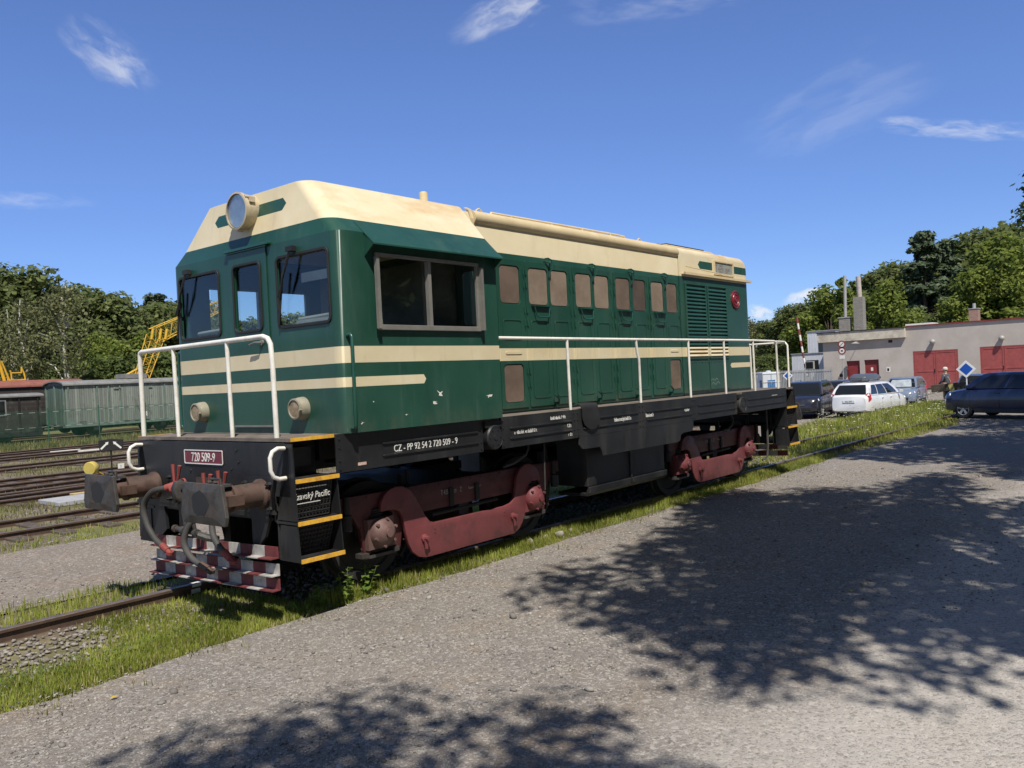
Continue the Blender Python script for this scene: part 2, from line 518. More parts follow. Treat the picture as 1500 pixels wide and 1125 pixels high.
# ---- cab body
def cab_ring(z, hy, xf, r, xr=XR, n=6):
    """outline of the cab at height z: rounded front corners, square rear"""
    pts = []
    for sy, a0 in ((-1, 270), (1, 180)):      # near-front corner then far-front corner
        cx, cy = xf+r, sy*(hy-r)
        rng = range(n+1)
        for i in rng:
            a = R(270-90*i/n) if sy < 0 else R(180-90*i/n)
            pts.append(Vector((cx+r*math.cos(a), cy+r*math.sin(a), z)))
    pts.append(Vector((xr, hy, z)))
    pts.append(Vector((xr, -hy, z)))
    return pts
b = MB()
RC = .13
ZS = 3.40
# flat walls with window openings
winL = rrect(.49, 2.565, 1.30, 3.265, .06)    # in u = -y these are mirrored below
fw_holes = [rrect(-1.315, 2.570, -.505, 3.262, .06), rrect(-.215, 2.57, .275, 3.262, .06), rrect(.525, 2.570, 1.335, 3.258, .06)]
b.shape([(-(CW-RC), ZD), (CW-RC, ZD), (CW-RC, ZS), (-(CW-RC), ZS)], fw_holes, -.03 if False else .03, FRONT(XF+.03))
sw = [(XF+RC, ZD), (XR, ZD), (XR, ZS), (XF+RC, ZS)]
side_hole = [(.975, 2.51), (2.375, 2.51), (2.375, 3.20), (.975, 3.20)]
b.shape(sw, [side_hole], .03, NEAR(-CW+.03))
b.shape([(-p[0], p[1]) for p in reversed(sw)], [[(-p[0], p[1]) for p in side_hole]], .03, FAR(CW-.03))
for sy in (-1, 1):                            # rounded corner posts
    cx, cy = XF+RC, sy*(CW-RC)
    rings = []
    for z in (ZD, ZS):
        rings.append([Vector((cx-RC*math.cos(R(90*i/8)), cy+sy*RC*math.sin(R(90*i/8)), z)) for i in range(9)])
    b.rings(rings, closed=False, cap0=False, cap1=False)
# rear wall either side of the hood, with a window each side
rw = [(-CW+.03, ZD), (CW-.03, ZD), (CW-.03, ZS), (-CW+.03, ZS)]
b.shape(rw, [rrect(-1.38, 2.6, -1.0, 3.2, .05), rrect(1.0, 2.6, 1.38, 3.2, .05)], .03, REAR(XR-.03))
# roof: slopes in from the shoulder, lightly crowned top
def roof_ring(z, hy, xf, r, xr):
    return cab_ring(z, hy, xf, r, xr)
rr = [cab_ring(ZS, CW, XF, RC, XR), cab_ring(3.545, 1.315, XF+.034, .15, 2.735),
      cab_ring(3.972, .90, XF+.10, .16, 2.81), cab_ring(3.988, .872, XF+.135, .16, 2.81), cab_ring(4.045, .45, XF+.50, .2, 2.80)]
b.rings(rr, cap0=False)
cab = b.build('cab_body', M['cab'], loco, smooth=32)
tag(cab, 'green cab with cream bands and cream roof')
# awning over the side windows
for sy in (-1, 1):
    b = MB()
    prof = [(-1.345, 3.5235), (-1.615, 3.287), (-1.615, 3.272), (-1.40, 3.44)]
    b.rings([[Vector((x, -sy*p[0], p[1])) for p in prof] for x in (.84, 2.69)])
    # cheek plates
    for x in (.84, 2.675):
        tri = [(x, sy*1.47, 3.40), (x, sy*1.605, 3.275), (x, sy*1.47, 3.17)]
        b.rings([[Vector(p) for p in tri], [Vector((p[0]+.012, p[1], p[2])) for p in tri]])
    b.build('window_awning', M['cab'], loco)

# front door (a proud leaf with its own window opening) with rain ledge and sill
b = MB()
b.shape([(-.295, 1.60), (.372, 1.60), (.372, 3.39), (-.295, 3.39)], [rrect(-.215, 2.57, .275, 3.262, .06)], .014, FRONT(XF-.001), bevel=.004)
door = b.build('cab_door', M['cab'], loco)
b = MB()
b.box(XF-.045, -.46, 3.405, XF-.0005, .335, 3.432)
b.box(XF-.03, -.40, 3.39, XF-.0006, .30, 3.4045)
b.build('rain_ledge', M['greenplain'], door, bevel=.004)
MB().box(XF-.03, -.36, 1.607, XF-.016, .30, 1.625).build('door_sill', M['alu'], door)
b = MB()
b.tube([(XF-.016, -.25, 2.45), (XF-.07, -.25, 2.45), (XF-.075, -.20, 2.452), (XF-.07, -.10, 2.432)], .011, 8)
b.lathe([(.028, 0), (.028, .02)], (XF-.0145, -.25, 2.45), (-1, 0, 0), 14)
b.build('handle', M['alu'], door, smooth=40)

# window seals and panes
def ring_obj(name, outer, inner, t, Mx, m, parent, bevel=.004):
    b = MB()
    b.shape(outer, [inner], t, Mx, bevel=bevel)
    return b.build(name, m, parent)
for i, (x0, z0, x1, z1) in enumerate(((-1.315, 2.570, -.505, 3.262), (.525, 2.570, 1.335, 3.258))):
    b = MB()
    b.shape(rrect(x0+.02, z0+.02, x1-.02, z1-.02, .045), [], .006, FRONT(XF+.018))
    w = b.build('windscreen', M['glass'], loco)
    ring_obj('window_seal', rrect(x0-.010, z0-.010, x1+.010, z1+.010, .068), rrect(x0+.018, z0+.018, x1-.018, z1-.018, .045), .014, FRONT(XF-.0008), M['rubber'], w)
b = MB()
b.shape(rrect(-.2, 2.585, .26, 3.247, .05), [], .006, FRONT(XF+.012))
w = b.build('door_window', M['glass'], door)
ring_obj('window_seal', rrect(-.224, 2.561, .284, 3.271, .068), rrect(-.198, 2.587, .258, 3.245, .045), .014, FRONT(XF-.0155), M['rubber'], w)
# wipers
for y0, y1, s in ((-.62, -.82, 1), (1.30, 1.08, 1)):
    b = MB()
    zt = 3.30
    b.box(XF-.065, y1-.05, zt-.02, XF-.012, y1+.05, zt+.028)
    b.tube([(XF-.055, y1, zt), (XF-.075, (y0+y1)/2, 3.05), (XF-.05, y0, 2.84)], .009, 6)
    b.tube([(XF-.055, y1-.03, zt), (XF-.065, y0+.01, 2.86)], .006, 6)
    b.tube([(XF-.033, y0-.045, 3.10), (XF-.033, y0+.05, 2.60)], .011, 6)
    b.build('windscreen_wiper', M['rubber'], loco)
# sun visor, desk items seen through the panes
b = MB()
b.box(XF+.12, -1.20, 3.00, XF+.135, -.75, 3.09)
b.box(XF+.06, -1.26, 2.60, XF+.12, -.72, 2.63)
b.tube([(XF+.09, -1.24, 2.65), (XF+.09, -.74, 2.64)], .022, 8)
b.tube([(XF+.09, .62, 2.64), (XF+.09, 1.1, 2.63)], .024, 8)
b.build('sun_visor', M['plategrey'], loco)
# interior
b = MB()
b.box(XF+.035, -CW+.035, ZD+.01, XR-.035, CW-.035, ZD+.05)
b.box(XF+.30, -1.2, ZD+.05, XF+.62, .9, 2.42)
b.box(2.15, -.9, ZD+.05, XR-.04, .9, 3.30)
b.build('control_desk', M['interior'], loco)
b = MB()
b.rings([[Vector((1.28+dx, -1.0+dy, z)) for dx, dy in ((-.06, -.2), (.06, -.2), (.06, .2), (-.06, .2))] for z in (2.1, 2.4)])
rs = []
for z, w in ((2.35, .16), (2.5, .17), (2.66, .15), (2.76, .11), (2.79, .06)):
    rs.append([Vector((1.20+.045*math.cos(a), -1.12+w*math.sin(a), z)) for a in [2*math.pi*k/14 for k in range(14)]])
b.rings(rs)
b.box(1.0, -1.32, 2.02, 1.30, -.90, 2.14)
b.build('driver_seat', M['seat'], loco, smooth=50)
# side windows: aluminium frame, centre post, panes
for sy, MX in ((-1, NEAR), (1, FAR)):
    q = 1 if sy < 0 else -1
    def fl(poly): return poly if q > 0 else [(-p[0], p[1]) for p in reversed(poly)]
    b = MB()
    yy = sy*(CW+.0008)
    b.shape(fl([(.955, 2.490), (2.390, 2.490), (2.390, 3.220), (.955, 3.220)]), [fl([(.995, 2.540), (2.352, 2.540), (2.352, 3.185), (.995, 3.185)])], .035, MX(yy), bevel=.004)
    xa, xb = (1.635, 1.68) if q > 0 else (-1.68, -1.635)
    b.box(min(xa, xb), 2.541, -.02, max(xa, xb), 3.184, .024, M=MX(yy))
    xa, xb = (.92, .955) if q > 0 else (-.955, -.92)
    b.box(xa, 2.50, .037, xb, 3.17, .075, M=MX(yy))
    xa, xb = (2.385, 2.42) if q > 0 else (-2.42, -2.385)
    b.box(xa, 2.50, .037, xb, 3.17, .075, M=MX(yy))
    fr = b.build('side_window', M['alu'], loco)
    b = MB()
    b.box(*((1.0, 2.53, 0, 1.65, 3.18, .005) if q > 0 else (-1.65, 2.53, 0, -1.0, 3.18, .005)), M=MX(sy*(CW-.02)))
    b.box(*((1.66, 2.53, 0, 2.35, 3.18, .005) if q > 0 else (-2.35, 2.53, 0, -1.66, 3.18, .005)), M=MX(sy*(CW-.008)))
    b.build('window_pane', M['glass'], fr)
# vertical grab handles on the cab corners
for sy in (-1, 1):
    b = MB()
    y = sy*(CW+.055)
    b.tube([(.60, sy*(CW-.01), 2.44), (.60, y-.02*sy, 2.445), (.60, y, 2.42), (.60, y, 1.62), (.60, y-.02*sy, 1.59), (.60, sy*(CW-.01), 1.59)], .017, 8)
    b.build('grab_handle', M['greenplain'], loco, smooth=60)
    b = MB()
    y = sy*(CW+.04)
    b.tube([(2.73, y-.03*sy, 3.36), (2.76, y-.06*sy, 3.35), (2.78, y-.1*sy, 3.25), (2.74, y-.14*sy, 3.1)], .012, 6)
    b.build('drain_pipe', M['greenplain'], loco)
# flaked paint spots
b = MB()
rnd = random.Random(3)
for x, z, s in ((1.75, 1.86, .062), (1.66, 1.775, .05), (2.5, 1.80, .055), (1.27, 1.67, .032), (.72, 1.63, .03), (.86, 1.82, .022)):
    n = 13
    sk = rnd.uniform(-.9, .9)
    rr0 = [rnd.choice((.18, .3, .5, 1.0)) for i in range(n)]
    poly = [(x+s*rr0[i]*math.cos(2*math.pi*i/n), z+s*.5*rr0[i]*math.sin(2*math.pi*i/n)+sk*s*.4*rr0[i]*math.cos(2*math.pi*i/n)) for i in range(n)]
    b.add([(p[0], -CW-.0025, p[1]) for p in poly]+[(x, -CW-.003, z)], [(i, (i+1) % n, n) for i in range(n)])
b.build('flaked_paint', M['chip'], loco, fixn=False)

# ---- headlight on the nose of the roof
b = MB()
hz = 3.795
b.lathe([(.16, .30), (.178, .26), (.178, .03), (.19, .028), (.19, -.012), (.172, -.016), (.172, .01)], (.47, 0, hz), (1, 0, 0), 36)
b.box(.50, -.19, hz+.07, .56, -.17, hz+.12)
for a in (40, 140, 270):
    b.lathe([(.018, -.014), (.018, .05)], (.48, .19*math.cos(R(a)), hz+.19*math.sin(R(a))), (1, 0, 0), 8)
hl = b.build('headlight', M['lampring'], loco, smooth=35)
MB().lathe([(.172, -.006), (.15, -.010), (.08, -.014), (.0, -.015)], (.47, 0, hz), (1, 0, 0), 36).build('lamp_glass', M['clear'], hl, smooth=60)
MB().lathe([(.165, .005), (.15, .05), (.11, .12), (.05, .165), (.02, .17)], (.47, 0, hz), (1, 0, 0), 36).build('reflector', M['mirror'], hl, smooth=60)
M['lampgrey'] = mat('grimy_lamp_ring', (.30, .275, .21), .45, var=.15, grime=(.10, .12, .09), gamt=.6, gscale=12)
# ---- round marker lamps
for y, z in ((-.842, 1.783), (.935, 1.77)):
    b = MB()
    b.lathe([(.112, 0), (.108, .05), (.096, .085), (.1, .087), (.1, .108), (.086, .112), (.084, .10)], (XF+.001, y, z), (-1, 0, 0), 28)
    b.tube([(XF-.10, y-.10, z-.01), (XF-.125, y-.102, z-.01)], .012, 6)
    lm = b.build('marker_lamp', M['lampgrey'], loco, smooth=35)
    MB().lathe([(.085, .098), (.05, .106), (.0, .108)], (XF+.001, y, z), (-1, 0, 0), 28).build('lamp_lens', M['lens'], lm, smooth=60)

# ---- exhaust and roof fittings
b = MB()
b.lathe([(.055, 0), (.055, .34), (.05, .36), (.03, .37)], (3.12, 0, 3.99), (0, 0, 1), 16)
b.build('exhaust_stack', M['cream'], loco, smooth=40)

# ================================================================== HOOD
b = MB()
ZT = 3.955
def hood_ring(x, prof):
    return [Vector((x, y, z)) for y, z in prof]
pa = [(-HW, ZD), (-HW, 3.86), (-.87, 3.95), (-.75, 3.985), (-.4, 4.03), (0, 4.05), (.4, 4.03), (.75, 3.985), (.87, 3.95), (HW, 3.86), (HW, ZD)]
b.rings([hood_ring(XR-.0, pa), hood_ring(7.93, pa)])
r2 = .13
def arcprof(h, zt, r, n=5):
    pts = [(-h, ZD)]
    for i in range(n+1):
        a = R(180-90*i/n)
        pts.append((-h+r+r*math.cos(a), zt-r+r*math.sin(a)))
    pts += [(-.3, zt+.03), (.3, zt+.03)]
    for i in range(n+1):
        a = R(90-90*i/n)
        pts.append((h-r+r*math.cos(a), zt-r+r*math.sin(a)))
    return pts+[(h, ZD)]
pr = []
for x, dh, dz in ((7.945, .012, .012), (XH-.16, .012, .012), (XH-.10, .010, .005), (XH-.05, .0, -.015), (XH-.015, -.035, -.05), (XH, -.09, -.11)):
    pr.append(hood_ring(x, arcprof(HW+min(dh, .012) if dh > 0 else HW+.012+dh*.0, 3.975+dz, .11-(.0 if dh > 0 else 0))))
b.rings(pr)
hood = b.build('engine_hood', M['hood'], loco, smooth=35)
tag(hood, 'long green engine hood with a cream band and cream roof')
# roof edge cover along the hood, both sides
for sy in (-1, 1):
    b = MB()
    prof = []
    for i in range(9):
        a = R(-62+152*i/8)
        prof.append((.862+.088*math.cos(a), 3.886+.088*math.sin(a)))
    prof = [(HW-.02, 3.815)] + prof + [(.80, 3.99), (.80, 3.93)]
    b.rings([[Vector((x, sy*p[0], p[1])) for p in prof] for x in (3.02, 7.925)])
    b.build('roof_edge_cover', M['cream'], loco, smooth=35)
    b = MB()
    prof = [(HW+.001, 3.50), (HW+.001, 3.86), (.88, 3.965), (.82, 4.0)]
    o_ = [(HW+.014, 3.50), (HW+.014, 3.866), (.888, 3.978), (.82, 4.012)]
    pp = prof+list(reversed(o_))
    for xa, xb in ((2.965, 3.015),):
        b.rings([[Vector((x, sy*p[0], p[1])) for p in pp] for x in (xa, xb)])
    b.build('roof_seam_strip', M['cream'], loco)
# roof handrail pipe
for sy in (-1, 1):
    b = MB()
    b.tube([(3.75, sy*.52, 4.02), (3.80, sy*.52, 4.09), (6.75, sy*.52, 4.105), (6.95, sy*.52, 4.10), (7.02, sy*.52, 4.03)], .018, 8)
    for x in (4.19, 5.07, 5.81, 6.56):
        b.tube([(x, sy*.52, 4.0), (x, sy*.52, 4.10)], .022, 8)
    b.build('roof_pipe', M['cream'], loco, smooth=50)
    for x in (3.45, 7.25):
        b = MB()
        b.tube([(x-.05, sy*.62, 4.0), (x-.05, sy*.62, 4.06), (x, sy*.62, 4.085), (x+.05, sy*.62, 4.06), (x+.05, sy*.62, 4.0)], .012, 6)
        b.build('lifting_eye', M['cream'], loco, smooth=50)
# radiator fan housing at the rear of the roof
b = MB()
b.rings([[Vector((x, y, z)) for x, y in ((8.12+i, -.62+i, ), (9.78-i, -.62+i), (9.78-i, .62-i), (8.12+i, .62-i))] for i, z in ((0, 3.98), (0, 4.075), (.1, 4.095))])
fan = b.build('fan_housing', M['cream'], loco, bevel=.01)
b = MB()
b.box(8.30, -.52, 4.0951, 9.66, .52, 4.122)
b.box(7.98, -.45, 3.99, 8.115, .45, 4.055)
b.box(8.125, -.45, 4.0955, 8.295, .45, 4.110)
b.build('fan_grille', M['blackdark'], fan)
for x in (9.90, 10.22):
    for y in (-.55, .55):
        b = MB()
        b.tube([(x-.07, y, 4.0), (x-.02, y, 4.06), (x+.05, y, 4.065), (x+.09, y, 4.03)], .018, 6)
        b.build('lifting_lug', M['cream'], loco, smooth=50)

# hood doors (both sides; detail on each)
doors_x = [(3.375, 3.885, 'screen', 3.437, 3.80), (3.925, 4.412, 'screen2', 3.998, 4.378), (4.422, 4.885, 'screen2', 4.453, 4.817),
           (4.955, 5.420, 'screen2', 5.022, 5.380), (5.430, 5.890, 'screen2', 5.473, 5.824), (5.965, 6.440, 'screen', 6.030, 6.395),
           (6.450, 6.905, 'screen3', 6.502, 6.842), (6.975, 7.440, 'screen2', 7.037, 7.384), (7.450, 7.905, 'screen', 7.512, 7.826)]
def hood_side(sy):
    MX = NEAR if sy < 0 else FAR
    q = 1 if sy < 0 else -1
    def bx(b, x0, z0, w0, x1, z1, w1, yy):
        b.box(min(q*x0, q*x1), z0, w0, max(q*x0, q*x1), z1, w1, M=MX(sy*yy))
    def rr_(x0, z0, x1, z1, r): return rrect(min(q*x0, q*x1), z0, max(q*x0, q*x1), z1, r)
    for k, (xa, xb, sc, wa, wb) in enumerate(doors_x):
        b = MB()
        b.shape(rr_(xa, 1.60, xb, 3.44, .012), [rr_(wa-.012, 2.888, wb+.012, 3.362, .06)] + ([rr_(3.437, 1.668, 3.815, 2.145, .06)] if k == 0 else []) + ([rr_(7.528, 1.665, 7.868, 2.145, .05)] if k == 8 else []),
                .014, MX(sy*(HW+.0006)), bevel=.004)
        yo = HW+.0146
        # pressed outline of the inner stiffener
        pa_, pb_ = xa+.07, xb-.07
        zt_, zb_ = (2.70, 1.70)
        if k not in (0, 8):
            vs, r_ = [], .045
            o1, i1 = rr_(pa_, zb_, pb_, zt_, .05), rr_(pa_+.018, zb_+.018, pb_-.018, zt_-.018, .035)
            b.shape(o1, [i1], .007, MX(sy*yo), bevel=.003)
        else:
            b.shape(rr_(pa_, 2.44, pb_, 2.70, .05), [rr_(pa_+.018, 2.458, pb_-.018, 2.682, .035)], .007, MX(sy*yo), bevel=.003)
            b.shape(rr_(pa_+.03, 2.265, pb_-.03, 2.305, .018), [], .008, MX(sy*yo), bevel=.003)
        # hinges
        hx = xb-.005 if k in (0, 2, 4, 6, 8) else xa+.005
        for zh in (1.85, 2.02, 2.62, 2.78, 3.10, 3.26):
            b.tube([MX(sy*yo) @ Vector((q*hx, zh, .008)), MX(sy*yo) @ Vector((q*hx, zh+.07, .008))], .011, 6)
        d = b.build('hood_door', M['hood'], loco)
        b = MB()
        b.shape(rr_(wa, 2.90, wb, 3.35, .05), [], .004, MX(sy*(HW+.0012)))
        b.build('filter_window', M[sc], d)
        if k in (0, 8):
            b = MB()
            b.shape(rr_(3.449, 1.68, 3.803, 2.133, .05) if k == 0 else rr_(7.540, 1.677, 7.856, 2.133, .045), [], .004, MX(sy*(HW+.0012)))
            b.build('filter_window', M['screen'], d)
        if k in (1, 3, 5, 7):                # foot bracket with hanging loop, top clip
            b = MB()
            y0, y1 = sy*(HW+.016), sy*(HW+.055)
            b.box(xa+.09, y0, 2.872, xb-.01, y1, 2.884)
            b.tube([(xa+.12, y1-.01*sy, 2.872), (xa+.16, y1+.0, 2.75), (xa+.20, y1, 2.735), (xb-.12, y1, 2.735), (xb-.08, y1, 2.75), (xb-.04, y1-.01*sy, 2.872)], .010, 6)
            b.build('drop_handle', M['greenplain'], d, smooth=50)
            b = MB()
            xm = (xb+.005)
            y0 = sy*(HW+.012)
            b.tube([(xm-.06, y0, 3.50), (xm-.06, y0+.05*sy, 3.50), (xm+.0, y0+.06*sy, 3.48), (xm+.005, y0+.055*sy, 3.36), (xm-.02, y0+.03*sy, 3.30)], .010, 6)
            b.tube([(xm-.09, y0, 3.47), (xm-.02, y0+.05*sy, 3.44), (xm+.05, y0, 3.47)], .010, 6)
            b.build('top_catch', M['greenplain'], d, smooth=50); b = MB()
            b.tube([(xm, y0, 1.60), (xm, y0+.07*sy, 1.61), (xm, y0+.075*sy, 1.68), (xm-.05, y0+.05*sy, 1.74)], .012, 6)
            b.box(xm-.03, y0, 1.585, xm+.03, y0+.06*sy, 1.64)
            b.build('door_catch', M['greenplain'], d, smooth=50)
    # radiator louvres
    for xa, xb in ((8.09, 8.83), (8.875, 9.625)):
        b = MB()
        fo, fi = rr_(xa, 2.14, xb, 3.40, .01), rr_(xa+.035, 2.17, xb-.035, 3.375, .008)
        b.shape(fo, [fi], .03, MX(sy*(HW+.0125)), bevel=.004)
        n = 19
        for i in range(n):
            z = 2.185+i*(1.18/n)
            pf = [(0.001, z+.050), (.004, z+.053), (.030, z+.010), (.030, z+.002), (.026, z+.002)]
            b.rings([[MX(sy*(HW+.0125)) @ Vector((q*x, p[1], p[0])) for p in pf] for x in (xa+.036, xb-.036)])
        b.build('radiator_louvre', M['hood'], loco)
    b = MB()
    for xa, xb in ((8.09, 8.83), (8.875, 9.625)):
        b.shape(rr_(xa, 1.61, xb, 2.12, .01), [], .012, MX(sy*(HW+.0125)), bevel=.004)
    for i in range(14):
        b.lathe([(.012, 0), (.012, .01)], MX(sy*(HW+.0245)) @ Vector((q*(8.15+i*.11), 2.09, 0)), (0, sy, 0), 6)
    b.build('access_panel', M['hood'], loco)
    # rain gutter over the louvres
    b = MB()
    b.box(8.02, sy*(HW+.0126), 3.535, 10.66, sy*(HW+.062), 3.552)
    b.box(8.02, sy*(HW+.052), 3.5525, 10.66, sy*(HW+.062), 3.575)
    b.tube([(8.04, sy*(HW+.08), 3.56), (8.05, sy*(HW+.08), 3.66), (8.12, sy*(HW+.06), 3.665), (9.3, sy*(HW+.06), 3.62), (9.5, sy*(HW+.05), 3.60)], .008, 5)
    b.build('rain_gutter', M['cream'], loco)
    # class plate: grey plate in a cream frame
    b = MB()
    b.shape(rr_(9.20, 3.60, 9.97, 3.855, .01), [rr_(9.235, 3.63, 9.935, 3.825, .008)], .022, MX(sy*(HW+.0125)), bevel=.003)
    pl = b.build('class_plate', M['cream'], loco)
    b = MB()
    b.box(min(q*9.236, q*9.934), 3.631, 0, max(q*9.236, q*9.934), 3.824, .006, M=MX(sy*(HW+.0126)))
    b.build('plate_face', M['plategrey'], pl)
    b = MB()
    u0 = 9.262 if q > 0 else -9.915
    b.text('T 435', .135, MX(sy*(HW+.019)), u0, 3.66, .62, t=.004)
    b.text('0509', .088, MX(sy*(HW+.019)), u0+.39, 3.66, .66, t=.004)
    b.build('plate_lettering', M['greyletter'], pl, fixn=False)
    # round maroon badge with relief rings
    b = MB()
    b.lathe([(.165, 0), (.165, .018), (.150, .026), (.142, .016), (.118, .016), (.112, .026), (.098, .026), (.092, .014), (.05, .014), (.046, .026), (.0, .027)], MX(sy*(HW+.0125)) @ Vector((q*10.01, 3.197, 0)), (0, sy, 0), 36)
    b.lathe([(.022, .0), (.02, .034), (.0, .036)], MX(sy*(HW+.0125)) @ Vector((q*10.03, 3.24, 0)), (0, sy, 0), 12)
    b.build('maker_badge', mat('badge_maroon', (.20, .018, .03), .35, var=.2), loco, smooth=30)
hood_side(-1)
hood_side(1)
# white gull drawn on the lower panel
b = MB()
for x0, s, z0 in ((9.05, 1, 1.69), (9.02, .8, 1.76)):
    pts = [(-.16, 0), (-.1, .045), (-.03, .02), (0, .0), (.04, .03), (.11, .05), (.17, .01)]
    for (xa, za), (xb, zb) in zip(pts, pts[1:]):
        w = .008
        yy = -(HW+.0262)
        b.add([(x0+xa*s, yy, z0+za*s-w), (x0+xb*s, yy, z0+zb*s-w), (x0+xb*s, yy, z0+zb*s+w), (x0+xa*s, yy, z0+za*s+w)], [(0, 1, 2, 3)])
b.build('chalk_mark', mat('faint_chalk', (.16, .25, .21), .8, var=.2), loco, fixn=False)

# ================================================================== FRAME
b = MB()
b.box(.001, -1.36, ZD-.03, .47, 1.36, ZD)                     # front platform
b.box(.4705, -WD+.021, ZD-.03, 10.98, WD-.021, ZD)            # running plate
b.box(10.9805, -1.36, ZD-.03, 11.42, 1.36, ZD)
b.build('running_plate', M['deck'], loco)
b = MB()
# underframe beams and dark equipment between the skirts
for y in (-.55, .55):
    b.box(.03, y-.06, 1.16, 11.4, y+.06, ZD-.031)
b.box(.5, -1.1, 1.30, 10.9, 1.1, ZD-.032)
for x in (1.0, 2.6, 4.4, 6.8, 8.6, 10.3):
    b.box(x-.05, -1.35, 1.22, x+.05, 1.35, 1.50)
b.build('underframe', M['blackdark'], loco)
# skirts
def skirt(sy):
    MX = NEAR if sy < 0 else FAR
    q = 1 if sy < 0 else -1
    yy = sy*(WD-.02)
    def P(poly): return poly if q > 0 else [(-p[0], p[1]) for p in reversed(poly)]
    joints = [.459, 2.455, 4.195, 5.758, 7.30, 8.86, 10.565]
    zb, zt = 1.19, ZD+.0
    segs = [(.459, 2.452), (2.755, 4.19), (4.194, 5.755), (5.759, 7.298), (7.302, 8.84), (9.10, 10.98)]
    for xa, xb in segs:
        b = MB()
        b.shape(P([(xa, zb), (xb, zb), (xb, zt), (xa, zt)]), [], .02, MX(yy), bevel=.003)
        for zr in (1.296, 1.411):
            b.shape(P([(xa+.16 if xa > .5 else 1.02, zr-.011), (xb-.10, zr-.011), (xb-.085, zr), (xb-.10, zr+.011), (xa+.16 if xa > .5 else 1.02, zr+.011), (xa+.145 if xa > .5 else 1.005, zr)]), [], .016, MX(sy*WD), bevel=.005)
        for x in (xa+.035, xb-.035):
            for z in (1.225, 1.30, 1.42, 1.50):
                b.bolt(MX(sy*WD) @ Vector((q*x, z, 0)), (0, sy, 0), .011, .009)
        b.build('skirt_plate', M['black'], loco)
    b = MB()
    # notches for the jacking cylinders
    for xa, xb in ((2.452, 2.755), (8.84, 9.10)):
        b = MB(); b.box(min(q*xa, q*xb), 1.19, -.14, max(q*xa, q*xb), zt-.001, -.12, M=MX(yy))
        b.box(min(q*(xa+.01), q*(xb-.01)), zt-.10, -.12, max(q*(xa+.01), q*(xb-.01)), zt-.03, .05, M=MX(yy))
        b.build('jacking_notch', M['blackdark'], loco)
    b = MB()
    # deeper plate amidships
    b.shape(P([(4.26, 1.189), (4.245, 1.10), (4.30, 1.05), (4.345, 1.035), (4.70, 1.030), (4.735, .99), (4.76, .91), (6.78, .905), (6.845, .93), (6.865, 1.0), (6.93, 1.03), (7.20, 1.035), (7.25, 1.06), (7.275, 1.12), (7.275, 1.189)]), [], .02, MX(yy-.0*sy), bevel=.003)
    b.build('skirt_plate', M['black'], loco)
    for xc in (2.60, 8.965):
        b = MB()
        c = MX(yy) @ Vector((q*xc, 1.335, -.10))
        b.lathe([(.135, 0), (.135, .16), (.12, .175), (.118, .17), (.03, .172), (.03, .18), (0, .18)], c, (0, sy, 0), 28)
        for k in range(6):
            p = MX(yy) @ Vector((q*xc+.09*math.cos(k*R(60)), 1.335+.09*math.sin(k*R(60)), .072))
            b.bolt(p, (0, sy, 0), .010, .008)
        b.build('jacking_cover', M['black'], loco, smooth=35)
skirt(-1)
skirt(1)
# lettering on the near skirt
MX = NEAR(-WD-.001)
b = MB().text('CZ - PP 92 54 2 720 509 - 9', .068, MX, 1.15, 1.318, .80, t=.003)
b.box(1.15, 1.302, 0, 1.262, 1.307, .003, M=MX)
b.build('skirt_lettering', M['letter'], loco, fixn=False)
for txt, h, u, v, sx in (('u  váha lok. ve službě 61 t', .042, 2.98, 1.335, .66), ('Brzdící váha lok.  P  44 t', .042, 3.67, 1.45, .52), ('G 33 t', .042, 4.005, 1.335, .52), ('r  33 t', .042, 4.02, 1.228, .52),
                         ('Vzdálenost otočných bodů 6.7 m', .05, 5.06, 1.33, .44), ('Tlaková brzda Šk', .05, 5.87, 1.335, .44), ('+12.60 m+', .05, 7.0, 1.345, .5)):
    MB().text(txt, h, MX, u, v, sx, t=.003).build('skirt_lettering', M['letter'], loco, fixn=False)
MB().box(10.30, 1.43, 0, 10.54, 1.437, .003, M=MX).build('white_line', M['letter'], loco)
b = MB()
b.box(.70, 1.235, 0, .80, 1.262, .003, M=MX)
b.build('small_warning_label', mat('label_pink', (.6, .42, .36), .6, var=.3, vscale=60), loco)

# ---- headstocks with platform edge, number plate
for end in (0, 1):
    fx = FRONT(.03) if end == 0 else REAR(11.42)
    b = MB()
    poly = [(-1.355, 1.03), (1.355, 1.03), (1.355, 1.40), (1.33, 1.465), (1.26, 1.505), (-1.26, 1.505), (-1.33, 1.465), (-1.355, 1.40)]
    b.shape(poly, [], .03, fx, bevel=.004)
    for y in (-.875, .875):
        b.box(y-.24, .87, .0301, y+.24, 1.20, .05, M=fx)
        for sx in (-.19, .19):
            for z in (.92, 1.14):
                b.lathe([(.024, 0), (.024, .03), (.012, .03), (.012, .05)], fx @ Vector((y+sx, z, .05)), fx.to_3x3() @ Vector((0, 0, 1)), 6)
    b.box(-1.0, .80, -.06, 1.0, 1.028, .0, M=fx)
    for x, z in ((.52, 1.43), (.43, 1.25), (-.3, 1.22), (.55, 1.32)):
        b.lathe([(.012, 0), (.010, .012)], fx @ Vector((x, z, .03)), fx.to_3x3() @ Vector((0, 0, 1)), 8)
    b.build('headstock', M['black'], loco)
b = MB()
fx = FRONT(-.002)
b.shape(rrect(-.40, 1.285, .30, 1.425, .015), [], .006, fx, bevel=.001)
npl = b.build('number_plate', M['platered'], loco)
b = MB()
b.shape(rrect(-.40, 1.285, .30, 1.425, .015), [rrect(-.390, 1.295, .290, 1.415, .01)], .004, FRONT(-.0085))
b.text('720 509-9', .088, FRONT(-.0085), -.05, 1.311, .84, align='CENTER', t=.004)
